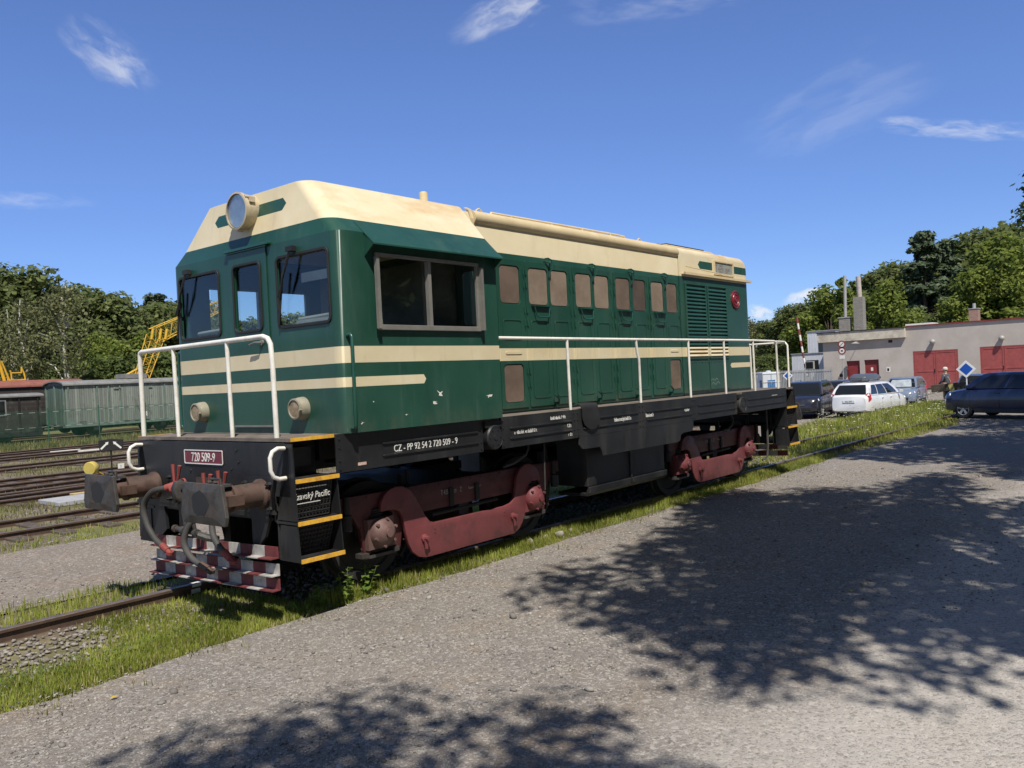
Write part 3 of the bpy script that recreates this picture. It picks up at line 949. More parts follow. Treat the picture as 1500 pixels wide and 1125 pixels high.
b.build('plate_lettering', M['letter'], npl, fixn=False)
# orange worn edge of the front platform
for ya, yb in ((-1.372, -1.3605), (1.3605, 1.372)):
    MB().box(.005, ya, ZD-.028, .468, yb, ZD+.003).build('platform_edge', M['yellow'], loco)

# ---- buffers
def buffer(end, y):
    s = -1 if end == 0 else 1
    x0 = -.022 if end == 0 else 11.472
    b = MB()
    b.lathe([(.135, 0), (.135, .03), (.112, .05), (.108, .30), (.122, .305), (.122, .33), (.092, .335), (.092, .53), (.13, .545)], (x0, y, 1.05), (s, 0, 0), 24)
    b.box(x0+s*.27, y-.15, 1.0, x0+s*.42, y-.10, 1.09)
    b.box(x0+s*.27, y+.10, 1.0, x0+s*.42, y+.15, 1.09)
    bf = b.build('buffer', [M['rusty']], loco, smooth=35)
    b = MB()
    xh = x0+s*.545
    poly = [(-.30, .17), (.30, .17), (.355, -.10), (.33, -.175), (-.33, -.175), (-.355, -.10)]
    n = 5
    rings = []
    for t_, dx in ((0, .0), (1, .035)):
        ring = []
        for u, v in poly:
            ring.append(Vector((xh+s*(dx - .0*abs(u)), y+u, 1.045+v)))
        rings.append(ring)
    b.rings(rings)
    # slightly domed face
    xf_ = xh+s*.035
    c = [Vector((xf_, y+u*.98, 1.045+v*.98)) for u, v in poly]
    m_ = [Vector((xf_+s*.016, y+u*.55, 1.045+v*.6)) for u, v in poly]
    b.rings([c, m_], cap0=False)
    hd = b.build('buffer_head', M['steel'], bf, bevel=.006)
    b = MB()                                 # greasy patch rubbed onto the face
    rn = random.Random(int(y*10)+end)
    pts = [(.15*rn.uniform(.75, 1.1)*math.cos(a), .115*rn.uniform(.75, 1.1)*math.sin(a)) for a in [2*math.pi*k/16 for k in range(16)]]
    b.prism(pts, .001, Matrix.Translation((xf_+s*.0165, y, 1.05)) @ (FRONT(0) if s < 0 else REAR(0)).to_3x3().to_4x4())
    b.build('grease_patch', M['rubber'], hd)
    b = MB()                                 # step on top of the casing
    b.tube([(x0+s*.44, y-.07, 1.16), (x0+s*.44, y-.07, 1.235), (x0+s*.44, y+.07, 1.235), (x0+s*.44, y+.07, 1.16)], .016, 6)
    b.box(x0+s*.34, y-.08, 1.165, x0+s*.47, y+.08, 1.185)
    for yy in (-.04, .05):
        b.lathe([(.018, 0), (.018, .035)], (x0+s*.46, y+yy, 1.21), (s, 0, 0), 6)
    b.build('buffer_step', M['steel'], bf)
for e in (0, 1):
    for y in (-.93, .985 if e == 0 else .93):
        buffer(e, y)
# ---- white grab hoops on the headstock
for end in (0, 1):
    s = -1 if end == 0 else 1
    x0 = .0 if end == 0 else 11.45
    for sy in (-1, 1):
        b = MB()
        y0 = 1.275
        pts = [(x0, sy*y0, 1.46), (x0+s*.07, sy*y0, 1.465), (x0+s*.125, sy*y0, 1.44), (x0+s*.15, sy*y0, 1.39), (x0+s*.15, sy*y0, 1.28), (x0+s*.125, sy*y0, 1.225), (x0+s*.07, sy*y0, 1.20), (x0, sy*y0, 1.20)]
        b.tube(pts, .019, 10)
        b.build('grab_hoop', M['white'], loco, smooth=50)

# ---- draw hook, screw coupling, brake hoses
for end in (0, 1):
    s = -1 if end == 0 else 1
    x0 = 0 if end == 0 else 11.45
    b = MB()
    b.box(x0-.02, -.17, .90, x0+s*.03, .17, 1.16)
    hook = [(0, .07), (.16, .085), (.24, .13), (.30, .12), (.33, .06), (.31, -.03), (.24, -.09), (.14, -.11), (0, -.06)]
    cut = [(.18, .035), (.23, .06), (.26, .03), (.23, -.01), (.18, -.01)]
    b.shape(hook, [cut], .07, frame_m((x0, .035 if s < 0 else -.035, 1.03), (s, 0, 0), (0, 0, 1)), bevel=.014)
    hk = b.build('draw_hook', M['steel'], loco, smooth=40)
    b = MB()
    b.tube([(x0+s*.20, -.06, 1.0), (x0+s*.22, -.075, .80), (x0+s*.20, -.08, .66)], .018, 8)
    b.tube([(x0+s*.20, .06, 1.0), (x0+s*.22, .075, .80), (x0+s*.20, .08, .66)], .018, 8)
    b.tube([(x0+s*.20, -.17, .655), (x0+s*.20, .26, .675)], .026, 10)
    b.lathe([(.04, 0), (.04, .06)], (x0+s*.20, .10, .667), (0, 1, 0), 10)
    b.lathe([(.035, 0), (.035, .04)], (x0+s*.20, .27, .675), (0, 1, 0), 10)
    b.lathe([(.04, 0), (.04, .05)], (x0+s*.20, -.12, .657), (0, 1, 0), 10)
    b.tube([(x0+s*.22, -.16, .655), (x0+s*.16, -.22, .62), (x0+s*.10, -.30, .60)], .035, 8)
    b.build('screw_coupling', M['steel'], hk, smooth=40)
def hose(pts, cock, head, s=-1, xo=0.0):
    def X(p): return (xo+s*p[0], p[1], p[2])
    b = MB()
    P_ = [Vector(X(p)) for p in pts]
    # smooth the run
    fine = []
    for i in range(len(P_)-1):
        p0, p1, p2, p3 = P_[max(i-1, 0)], P_[i], P_[i+1], P_[min(i+2, len(P_)-1)]
        for k in range(6):
            t = k/6
            fine.append(.5*((2*p1)+(p2-p0)*t+(2*p0-5*p1+4*p2-p3)*t*t+(3*p1-p0-3*p2+p3)*t**3))
    fine.append(P_[-1])
    b.tube(fine, .030, 10)
    h = b.build('brake_hose', M['hose'], loco, smooth=60)
    b = MB()
    c = Vector(X(cock))
    b.tube([c+Vector((-s*.10, 0, .02)), c, P_[0]], .035, 8)
    b.lathe([(.045, 0), (.045, .05)], c+Vector((0, 0, -.03)), (P_[0]-c), 8)
    b.tube([c+Vector((0, .02, .03)), c+Vector((0, .03, .20))], .016, 6, rr=[.012, .02])
    b.tube([c+Vector((0, -.04, .03)), c+Vector((0, -.07, .10)), c+Vector((0, -.10, .19))], .016, 6, rr=[.012, .014, .02])
    b.build('red_cock', M['red'], h, smooth=50)
    b = MB()
    e = P_[-1]
    dd = (P_[-1]-P_[-2]).normalized()
    b.tube([e-dd*.05, e+dd*.05], .034, 8)
    b.tube([e+dd*.03, e+dd*.085+Vector((0, -.01, -.01))], .028, 8)
    b.lathe([(.038, -.015), (.038, .015)], e+dd*.085, (0, -.3, 1), 10)
    b.build('hose_coupling', M['red'] if head == 'r' else M['rusty'], h, smooth=50)
for xo, s in ((0, -1), (11.45, 1)):
    hose([(.20, .44, 1.06), (.25, .62, 1.02), (.27, .76, .88), (.26, .74, .70), (.24, .62, .55), (.22, .48, .47)], (.14, .36, 1.09), 'r', s, xo)
    hose([(.16, -.13, .95), (.20, -.10, .82), (.25, -.02, .70), (.27, .01, .56), (.25, -.08, .43), (.22, -.25, .36)], (.12, -.16, 1.02), 'b', s, xo)
    hose([(.16, -.36, .98), (.19, -.37, .84), (.22, -.42, .68), (.22, -.52, .57), (.20, -.61, .50)], (.12, -.42, 1.05), 'r', s, xo)

# ---- guard irons below the headstock and the red and white plough bars
for end in (0, 1):
    s = -1 if end == 0 else 1
    x0 = 0.04 if end == 0 else 11.41
    b = MB()
    for (ya, yb, yc, yd, z0, z1) in ((1.43, .90, .86, 1.08, .44, .87), (.60, .36, .42, .56, .50, .86), (-.70, -1.0, -.90, -.72, .50, .86)):
        fr = frame_m((x0, 0, 0), (0, -1, 0), (0, 0, 1)) if s < 0 else frame_m((x0, 0, 0), (0, -1, 0), (0, 0, 1))
        b.prism([(-ya, z1), (-ya, z0), (-yd, z0), (-yc, z0+.15), (-yb, z1)], .03, fr)
        b.build('guard_bracket', M['black'], loco); b = MB()
    b.box(x0-.02, .62, .425, x0+.30, 1.46, .445) if s < 0 else None
    b.box(x0-.05, -1.0, .83, x0+.12, 1.43, .87)
    b.box(x0+.05, -1.0, .45, x0+.09, 1.0, .50)
    b.build('cross_bar', M['black'], loco)
pm = [mat('faded_red_paint', (.15, .032, .034), .6, var=.25, vscale=12, grime=(.12, .06, .04), gamt=.4, gscale=8),
      mat('dirty_white_paint', (.42, .40, .37), .65, var=.2, vscale=12, grime=(.14, .10, .08), gamt=.6, gscale=8)]
for end in (0, 1):
    s = -1 if end == 0 else 1
    x0 = -.05 if end == 0 else 11.5
    for k, (z, y0, y1, ph) in enumerate(((.495, -1.165, .96, 0), (.345, -1.172, .985, 1), (.215, -1.17, 1.01, 0))):
        b = MB()
        n = 11
        for i in range(n):
            ya, yb = y0+(y1-y0)*i/n, y0+(y1-y0)*(i+1)/n
            tilt = -.062
            za, zb = z+tilt*(ya-y0)/(y1-y0), z+tilt*(yb-y0)/(y1-y0)
            c = (i+ph) % 2
            h = .102
            def q4(xa, xb, z0_, z1_):
                vs = [(xa, ya, za+z0_), (xb, ya, za+z0_), (xb, yb, zb+z0_), (xa, yb, zb+z0_), (xa, ya, za+z1_), (xb, ya, za+z1_), (xb, yb, zb+z1_), (xa, yb, zb+z1_)]
                b.add(vs, [(0, 3, 2, 1), (4, 5, 6, 7), (0, 1, 5, 4), (1, 2, 6, 5), (2, 3, 7, 6), (3, 0, 4, 7)], c)
            q4(x0, x0+.012, .0101, h)
            q4(x0+s*.075 if s < 0 else x0, x0+.012 if s < 0 else x0+.08, 0, .01)
        b.build('plough_bar', pm, loco)

M['riser'] = mat('grey_riser_plate', (.050, .050, .052), .6, var=.3, vscale=20)
# ---- corner steps
def steps(end, sy):
    b = MB(); y = []; g = MB(); rp = []
    xa, xb = (.0, .475) if end == 0 else (10.975, 11.45)
    lv = [(1.19, 1.09, 1.405), (.822, 1.10, 1.412), (.50, 1.12, 1.432)]
    for z, yi, yo in lv:
        b.box(xa+.004, sy*yi, z-.03, xb-.004, sy*yo, z-.004)
        y.append(MB().box(xa+.004, sy*(yo+.0005), z-.036, xb-.004, sy*(yo+.014), z+.0))
    # side cheeks
    for x in (xa, xb-.012):
        for z0, z1, yi0, yi1, yo0, yo1 in ((.826, 1.50 if x < .2 or x > 11.2 else 1.19, 1.12, 1.28, 1.41, 1.38), (.47, .78, 1.16, 1.16, 1.43, 1.405)):
            pts = [(x, sy*yi0, z0), (x, sy*yo0, z0), (x, sy*yo1, z1), (x, sy*yi1, z1)]
            b.rings([[Vector(p) for p in pts], [Vector((p[0]+.012, p[1], p[2])) for p in pts]])
    # inner backing box
    b.box(xa+.012, sy*1.06, .80, xb-.012, sy*1.085, 1.50)
    b.box(xa+.10, sy*1.085, 1.28, xb-.14, sy*1.20, 1.45)
    b.box(xa+.012, sy*1.10, .48, xb-.012, sy*1.115, .79)
    # riser grilles: crossed bars, leaning in
    for z0, z1, y0, y1 in ((.835, 1.15, 1.31, 1.375), (.51, .785, 1.27, 1.375)):
        n = 11
        for i in range(n+1):
            x = xa+.02+(xb-xa-.08)*i/n
            g.tube([(x, sy*y0, z0), (x, sy*y1, z1)], .0065, 4)
        m = 7
        for i in range(m+1):
            t = i/m
            g.tube([(xa+.018, sy*(y0+(y1-y0)*t), z0+(z1-z0)*t), (xb-.055, sy*(y0+(y1-y0)*t), z0+(z1-z0)*t)], .0065, 4)
        rp.append(MB().rings([[Vector((x, sy*(y0-.012), z0)), Vector((x, sy*(y1-.012), z1)), Vector((x, sy*(y1-.018), z1)), Vector((x, sy*(y0-.018), z0))] for x in (xa+.013, xb-.05)]))
    st = b.build('corner_step', M['black'], loco)
    for yy in y: yy.build('yellow_edge', M['yellow'], st)
    for r_ in rp: r_.build('riser_plate', M['riser'], st)
    g.build('riser_grille', M['blackdark'], st)
    return st
for e in (0, 1):
    for sy in (-1, 1):
        st = steps(e, sy)
        if e == 0 and sy < 0:
            b = MB()
            fr = frame_m((0.014, -1.3575, 1.005), (1, 0, 0), (0, -.2018, .979))
            b.text('ázavský Pacific', .058, fr, 0, 0, .80, t=.004)
            for i in range(11):
                b.box(.01+i*.030, .098, 0, .033+i*.030, .107, .004, M=fr)
            b.box(.02, -.04, 0, .28, -.034, .004, M=fr)
            b.build('route_lettering', M['letter'], st, fixn=False)

# ---- hand rails
b = MB()
zr = 2.452
b.tube([(.06, 1.345, ZD), (.06, 1.345, 2.40), (.06, 1.335, 2.437), (.06, 1.30, zr-.003), (.06, -.95, zr+.006), (.06, -1.02, zr-.015), (.06, -1.06, zr-.07), (.06, -1.075, 2.2), (.06, -1.085, ZD)], .024, 10)
for y, yb in ((.64, .615), (-.355, -.375)):
    b.tube([(.06, y, zr-.01), (.06, (y+yb)/2, 2.0), (.06, yb, ZD)], .021, 8)
b.build('front_handrail', M['white'], loco, smooth=50)
for sy in (-1, 1):
    b = MB()
    yr = sy*(WD-.02)
    b.tube([(2.80, yr, 2.43), (4.1, yr, 2.426), (5.74, yr, 2.424), (7.26, yr, 2.425), (8.48, yr, 2.426), (9.63, yr, 2.424), (10.56, yr, 2.415), (10.63, yr, 2.39), (10.65, yr, 2.32), (10.66, yr, ZD)], .021, 8)
    b.tube([(2.80, yr, 2.43), (2.78, sy*1.2, 2.43), (2.75, sy*1.0, 2.43)], .018, 8)
    for x in (4.112, 5.74, 7.262, 8.482, 9.632):
        if abs(x-5.74) < .01:
            b.tube([(x, yr, 2.424), (x+.02, yr, 2.25), (x+.06, yr, 2.15), (x+.06, yr, ZD)], .019, 8)
        else:
            b.tube([(x, yr, 2.424), (x+.01, yr, ZD)], .019, 8)
    b.build('side_handrail', M['white'], loco, smooth=50)
b = MB()
b.tube([(11.40, -1.30, ZD), (11.40, -1.30, 2.34), (11.40, -1.26, 2.40), (11.40, 1.26, 2.40), (11.40, 1.30, 2.34), (11.40, 1.30, ZD)], .021, 8)
for y in (-.55, .55):
    b.tube([(11.40, y, 2.40), (11.40, y, ZD)], .019, 8)
b.tube([(10.63, -1.384, 2.41), (11.1, -1.36, 2.405), (11.40, -1.24, 2.40)], .019, 8)
b.build('rear_handrail', M['white'], loco, smooth=50)

# ---- battery box, tank and pipes below the frame
for sy in (-1, 1):
    b = MB()
    for xa, xb in ((4.70, 5.76), (5.80, 6.72)):
        b.box(xa, sy*.70, .50, xb, sy*1.185, 1.15)
    pf = [(1.19, .50), (1.225, .50), (1.215, .42), (1.17, .375), (.70, .375), (.70, .42), (1.15, .42)]
    b.rings([[Vector((x, sy*p[0], p[1])) for p in pf] for x in (4.69, 6.73)])
    b.box(5.72, sy*1.186, .43, 5.80, sy*1.245, .50)
    b.box(5.74, sy*1.186, .50, 5.78, sy*1.21, 1.1)
    b.build('battery_box', M['black'], loco, bevel=.008)
b = MB()
b.lathe([(.0, 0), (.20, .04), (.22, .10), (.22, 1.8), (.20, 1.86), (0, 1.9)], (4.75, 0, .72), (1, 0, 0), 20)
b.build('air_tank', M['blackdark'], loco, smooth=40)
for sy in (-1, 1):
    b = MB()
    b.tube([(3.05, sy*1.16, .95), (3.2, sy*1.20, .98), (3.4, sy*1.22, 1.06), (3.46, sy*1.22, 1.14), (3.46, sy*1.18, 1.22)], .016, 6)
    b.build('air_pipe', M['hose'], loco, smooth=50); b = MB()
    b.tube([(3.70, sy*1.25, .60), (3.70, sy*1.27, 1.2)], .009, 6)
    b.build('level_rod', M['hose'], loco, smooth=50); b = MB()
    b.tube([(8.75, sy*1.18, .92), (8.9, sy*1.20, .93), (9.05, sy*1.2, 1.0), (9.08, sy*1.2, 1.1), (9.0, sy*1.2, 1.18)], .02, 6)
    b.build('air_pipe', M['hose'], loco, smooth=50); b = MB()
    b.tube([(10.35, sy*1.15, .25), (10.5, sy*1.18, .30), (10.56, sy*1.18, .5), (10.55, sy*1.18, 1.2)], .02, 6)
    b.build('air_pipe', M['hose'], loco, smooth=50)
# rag tied on the running plate
b = MB()
rn = random.Random(5)
g = [[Vector((4.30+.19*i+rn.uniform(-.02, .02), -1.41-.012*rn.random()-.01*(j > 1), 1.58-.075*j+rn.uniform(-.02, .02))) for i in range(3)] for j in range(4)]
tip = Vector((4.52, -1.43, 1.23))
vs = [p for r_ in g for p in r_]+[tip, Vector((4.28, -1.33, 1.60)), Vector((4.5, -1.31, 1.61)), Vector((4.72, -1.33, 1.59))]
fs = [(j*3+i, j*3+i+1, j*3+i+4, j*3+i+3) for j in range(3) for i in range(2)]+[(9, 10, 12), (10, 11, 12), (13, 14, 1, 0), (14, 15, 2, 1)]
b.add([(v.x, v.y, v.z) for v in vs], fs)
rag = b.build('rag', M['rubber'], None, fixn=False)
rag.modifiers.new('sub', 'SUBSURF').levels = 2
rag.modifiers['sub'].render_levels = 2
so = rag.modifiers.new('thick', 'SOLIDIFY'); so.thickness = .012
tag(rag, 'crumpled black rag hanging over the edge of the locomotive running plate', 'rag')

# ================================================================== BOGIES
def bogie(xa, xb):
    bg = thing('bogie', None, None)
    bg.parent = loco
    xc = (xa+xb)/2
    dx = lambda x: x-2.47+xc                  # outline below measured on the front bogie
    for sy in (-1, 1):
        MX = NEAR if sy < 0 else FAR
        q = 1 if sy < 0 else -1
        def P(poly): return [(q*dx(p[0]), p[1]) for p in (poly if q > 0 else list(reversed(poly)))]
        b = MB()
        back = [(.70, .74), (.78, .745), (.92, .70), (1.02, .55), (1.06, .29), (1.14, .29), (1.14, .66), (1.18, .70), (1.40, .70), (1.45, .66), (1.46, .29), (1.54, .29), (1.585, .55), (1.66, .60),
                (3.36, .60), (3.46, .55), (3.54, .29), (3.62, .29), (3.62, .66), (3.66, .70), (3.86, .70), (3.90, .66), (3.90, .29), (3.98, .29), (4.02, .55), (4.12, .69), (4.25, .745), (4.32, .75), (4.32, .89), (.70, .89)]
        b.shape(P(back), [], .05, MX(sy*.955), bevel=.006)
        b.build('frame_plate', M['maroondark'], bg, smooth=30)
        b = MB()
        front = [(1.24, .70), (1.255, .79), (1.30, .86), (1.37, .905), (1.46, .925), (1.56, .915), (1.66, .86), (1.73, .78), (1.80, .66), (1.86, .56), (1.92, .495), (2.0, .472),
                 (3.16, .472), (3.27, .492), (3.345, .55), (3.375, .66), (3.40, .78), (3.46, .87), (3.55, .92), (3.66, .92), (3.76, .88), (3.83, .80), (3.86, .70), (3.68, .70), (3.62, .665), (3.57, .56),
                 (3.53, .36), (3.47, .235), (3.40, .165), (3.30, .125), (1.84, .125), (1.74, .15), (1.65, .22), (1.60, .31), (1.565, .45), (1.535, .60), (1.49, .67), (1.42, .70)]
        b.shape(P(front), [], .045, MX(sy*1.02), bevel=.006)
        for x in (1.82, 3.285):
            c = MX(sy*1.0652) @ Vector((q*dx(x), .335, 0))
            b.lathe([(.045, 0), (.045, .02), (.03, .03), (.028, .075), (.0, .08)], c, (0, sy, 0), 10)
            b.lathe([(.028, 0), (.018, .10)], c+Vector((0, sy*.03, -.01)), (0, 0, -1), 8)
        for x in (1.985, 3.14):
            for z in (.41, .37):
                b.bolt(MX(sy*1.0652) @ Vector((q*dx(x), z, 0)), (0, sy, 0), .009, .006)
        sf = b.build('side_frame', M['maroon'], bg, smooth=30)
        if sy < 0:
            b = MB()
            mx = MX(sy*1.006)
            b.text('T 435', .055, mx, dx(2.16), .735, .62, t=.003)
            b.text('0509', .042, mx, dx(2.32), .735, .7, t=.003)
            b.text('Z', .055, mx, dx(2.46), .735, .62, t=.003)
            b.text('Rozvor +2.4 m+', .036, mx, dx(2.60), .745, .62, t=.003)
            b.build('frame_lettering', M['plategrey'], sf, fixn=False)
        for x in (xa, xb):
            b = MB()
            c = Vector((x, sy*.99, .50))
            dirn = Vector((0, sy, 0))
            b.box(x-.17, sy*.93, .34, x+.17, sy*1.06, .64)
            b.lathe([(.150, .05), (.150, .10), (.128, .14), (.100, .16), (.070, .185), (.045, .19), (.042, .21), (0, .215)], c, dirn, 24)
            for k in range(6):
                a = R(60*k+20)
                b.bolt(c+Vector((.135*math.cos(a), sy*.13, .135*math.sin(a))), (0, sy, 0), .016, .03)
            ab = b.build('axle_box', M['axle'] if x < 3 else M['maroon'], bg, smooth=35)
            b = MB()
            b.box(x-.21, sy*.94, .255, x+.21, sy*1.04, .285)
            b.box(x-.25, sy*.945, .27, x-.16, sy*1.05, .315)
            b.box(x+.17, sy*.945, .27, x+.24, sy*1.05, .315)
            b.build('keeper_plate', M['steel'], ab)
            b = MB()                          # coil spring over the box
            pts = [(x+.075*math.cos(t*.6), sy*.98+.05*math.sin(t*.6), .64+t*.0022) for t in range(0, 46)]
            b.tube(pts, .013, 5)
            b.build('coil_spring', M['blackdark'], ab, smooth=60)
    for sy in (-1, 1):
        b = MB()                              # bolt rows along the frame, hanger links and the bolster stop
        for x in [.78+.17*i for i in range(21)]:
            b.bolt((dx(x), sy*1.005, .862), (0, sy, 0), .010, .009)
        for x in (1.02, 1.58, 3.50, 4.06):
            for z in (.36, .46, .56):
                b.bolt((dx(x), sy*1.005, z), (0, sy, 0), .009, .008)
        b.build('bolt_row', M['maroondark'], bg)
        b = MB()
        b.box(dx(2.28), sy*1.0055, .60, dx(2.34), sy*1.03, .80); b.box(dx(2.70), sy*1.0055, .60, dx(2.76), sy*1.03, .80)
        b.tube([(dx(2.02), sy*.99, .545), (dx(3.1), sy*.99, .565)], .022, 8)
        b.box(dx(2.44), sy*.93, .45, dx(2.60), sy*1.0, .60)
        b.build('brake_rigging', M['blackdark'], bg)
        for x, s_ in ((.62, 1), (1.86, -1), (3.08, 1), (4.32, -1)):
            b = MB()
            b.tube([(dx(x), sy*.80, 1.05), (dx(x), sy*.84, .60), (dx(x+.05*s_), sy*.82, .30), (dx(x+.14*s_), sy*.79, .14)], .02, 7)
            b.build('sand_pipe', M['blackdark'], bg, smooth=60)
        for x in (.84, 4.18):
            b = MB()
            b.lathe([(.0, 0), (.05, .01), (.05, .16), (.03, .17), (.03, .34), (0, .35)], (dx(x), sy*1.03, .56), (0, 0, 1), 12)
            b.build('damper', M['blackdark'], bg, smooth=40)
    for x in (xa, xb):
        b = MB()
        b.cyl((x, -1.0, .5), (x, 1.0, .5), .075, 14)
        ax = b.build('wheelset', M['blackdark'], bg, smooth=40)
        for sy in (-1, 1):
            b = MB()
            b.lathe([(.11, -.09), (.13, -.02), (.40, -.035), (.42, -.055), (.50, -.065), (.503, .045), (.53, .055), (.53, .085), (.42, .085), (.40, .03), (.13, .06), (.11, .1)], (x, sy*.78, .5), (0, -sy, 0), 40)
            b.build('wheel', M['blackdark'], ax, smooth=35)  # near-black colour stands in for the deep shadow under the frame
            b = MB()
            for s2 in (-1, 1):
                b = MB(); b.box(x+s2*.535, sy*.70, .30, x+s2*.60, sy*.84, .72)
                b.box(x+s2*.545, sy*.72, .70, x+s2*.575, sy*.80, 1.0)
                b.build('brake_block', M['blackdark'], ax)
    b = MB()
    b.box(dx(1.9), -.95, .62, dx(3.05), .95, .88)
    b.box(dx(.8), -.9, .75, dx(4.2), -.6, .86)
    b.box(dx(.8), .6, .75, dx(4.2), .9, .86)
    b.box(dx(1.75), -.5, .25, dx(3.2), .5, .62)
    b.build('bolster', M['blackdark'], bg)
    for k in ('label', 'category'):
        if k in bg: del bg[k]
bogie(1.24, 3.70)
bogie(7.485, 9.945)
# ================================================================== GROUND, ROAD, TRACKS
rng = np.random.default_rng(11)
def gravel_mat(name, base, light, dark, sc=38.0, patch=None, bump=.42):
    m = bpy.data.materials.new(name)
    m.use_nodes = True
    T = NT(m.node_tree)
    co = T.n('ShaderNodeTexCoord').outputs['Object']
    wv = T.n('ShaderNodeVectorMath', {'operation': 'MULTIPLY_ADD'}, _0=T.noise(co, 9, 2, .5, 1), _1=(.05, .05, 0), _2=co).outputs[0]
    v1 = T.n('ShaderNodeTexVoronoi', Vector=wv, Scale=sc, Randomness=1.0)
    v2 = T.n('ShaderNodeTexVoronoi', Vector=wv, Scale=sc*2.6, Randomness=1.0)
    s1 = T.n('ShaderNodeSeparateColor', Color=v1.outputs['Color'])
    s2 = T.n('ShaderNodeSeparateColor', Color=v2.outputs['Color'])
    c = T.mix(T.ramp(T.noise(co, .55, 6, .65), .35, .66), base, tuple(x*f for x, f in zip(base, (.86, .87, .89))))
    c = T.mix(T.m('MULTIPLY', T.ramp(T.noise(co, 1.9, 5, .7), .52, .70), .55), c, (base[0]*1.12, base[1]*.98, base[2]*.80))
    dirt = T.ramp(T.noise(T.scale(co, (.32, .8, 1)), .9, 7, .7), .50, .66)
    c = T.mix(T.m('MULTIPLY', dirt, .6), c, (base[0]*1.02, base[1]*.86, base[2]*.70))
    damp = T.ramp(T.noise(T.scale(co, (.4, 1, 1)), .7, 6, .66), .56, .72)
    c = T.mix(T.m('MULTIPLY', damp, .5), c, (base[0]*.62, base[1]*.64, base[2]*.66))
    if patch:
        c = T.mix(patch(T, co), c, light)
    f1 = T.m('MULTIPLY', T.m('GREATER_THAN', s1.outputs[0], .84), .36)
    c = T.mix(f1, c, T.mix(s1.outputs[1], light, tuple(min(1, x*1.35) for x in light)))
    c = T.mix(T.m('MULTIPLY', T.m('LESS_THAN', s1.outputs[0], .12), .34), c, dark)
    c = T.mix(T.m('MULTIPLY', T.m('GREATER_THAN', s2.outputs[0], .88), .48), c, light)
    c = T.mix(T.m('MULTIPLY', T.m('LESS_THAN', s2.outputs[0], .16), .42), c, dark)
    h = T.m('ADD', T.m('MULTIPLY', v1.outputs['Distance'], -.45), T.m('MULTIPLY', v2.outputs['Distance'], -.45))
    h = T.m('ADD', h, T.m('MULTIPLY', T.noise(co, 2.2, 6, .7), 2.2))
    bp = T.n('ShaderNodeBump', Strength=bump, Distance=.022, Height=h)
    b = T.n('ShaderNodeBsdfPrincipled', Base_Color=c, Roughness=.93, Normal=bp.outputs[0], Specular_IOR_Level=.25)
    T.n('ShaderNodeOutputMaterial', Surface=b.outputs[0])
    return m
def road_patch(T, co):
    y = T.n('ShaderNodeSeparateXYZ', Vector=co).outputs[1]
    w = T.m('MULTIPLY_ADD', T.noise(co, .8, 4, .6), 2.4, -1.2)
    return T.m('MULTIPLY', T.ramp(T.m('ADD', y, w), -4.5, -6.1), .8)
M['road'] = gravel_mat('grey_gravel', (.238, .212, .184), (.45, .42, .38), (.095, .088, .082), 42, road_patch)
M['path'] = gravel_mat('dusty_gravel', (.235, .198, .160), (.40, .37, .33), (.10, .09, .08), 34)
def ground_mat():
    m = bpy.data.materials.new('ballast_and_turf')
    m.use_nodes = True
    T = NT(m.node_tree)
    co = T.n('ShaderNodeTexCoord').outputs['Object']
    x, y, z = T.n('ShaderNodeSeparateXYZ', Vector=co).outputs
    v1 = T.n('ShaderNodeTexVoronoi', Vector=co, Scale=22.0)
    s1 = T.n('ShaderNodeSeparateColor', Color=v1.outputs['Color'])
    ball = T.mix(s1.outputs[0], (.10, .078, .06), (.21, .175, .14))
    ball = T.mix(T.m('MULTIPLY', T.m('GREATER_THAN', s1.outputs[1], .86), .7), ball, (.40, .37, .33))
    ball = T.mix(T.ramp(T.noise(co, .8, 5, .6), .4, .7), ball, (.12, .085, .06))
    grass = T.mix(T.noise(co, 7, 6, .7), (.07, .085, .022), (.20, .19, .075))
    grass = T.mix(T.ramp(T.noise(co, .6, 4, .6), .4, .65), grass, (.22, .19, .10))
    vec = T.scale(co, (.35, 1, 1))
    n1 = T.noise(vec, .9, 6, .68)
    g = T.ramp(n1, .44, .58)
    far = T.ramp(y, 29.8, 31.2)
    g = T.m('MAXIMUM', g, far)
    ex = T.ramp(x, 60, 70)
    g = T.m('MAXIMUM', g, ex)
    c = T.mix(g, ball, grass)
    bp = T.n('ShaderNodeBump', Strength=.5, Distance=.03, Height=T.m('ADD', v1.outputs['Distance'], T.noise(co, 14, 4, .7)))
    b = T.n('ShaderNodeBsdfPrincipled', Base_Color=c, Roughness=.95, Normal=bp.outputs[0], Specular_IOR_Level=.2)
    T.n('ShaderNodeOutputMaterial', Surface=b.outputs[0])
    return m
M['ground'] = ground_mat()

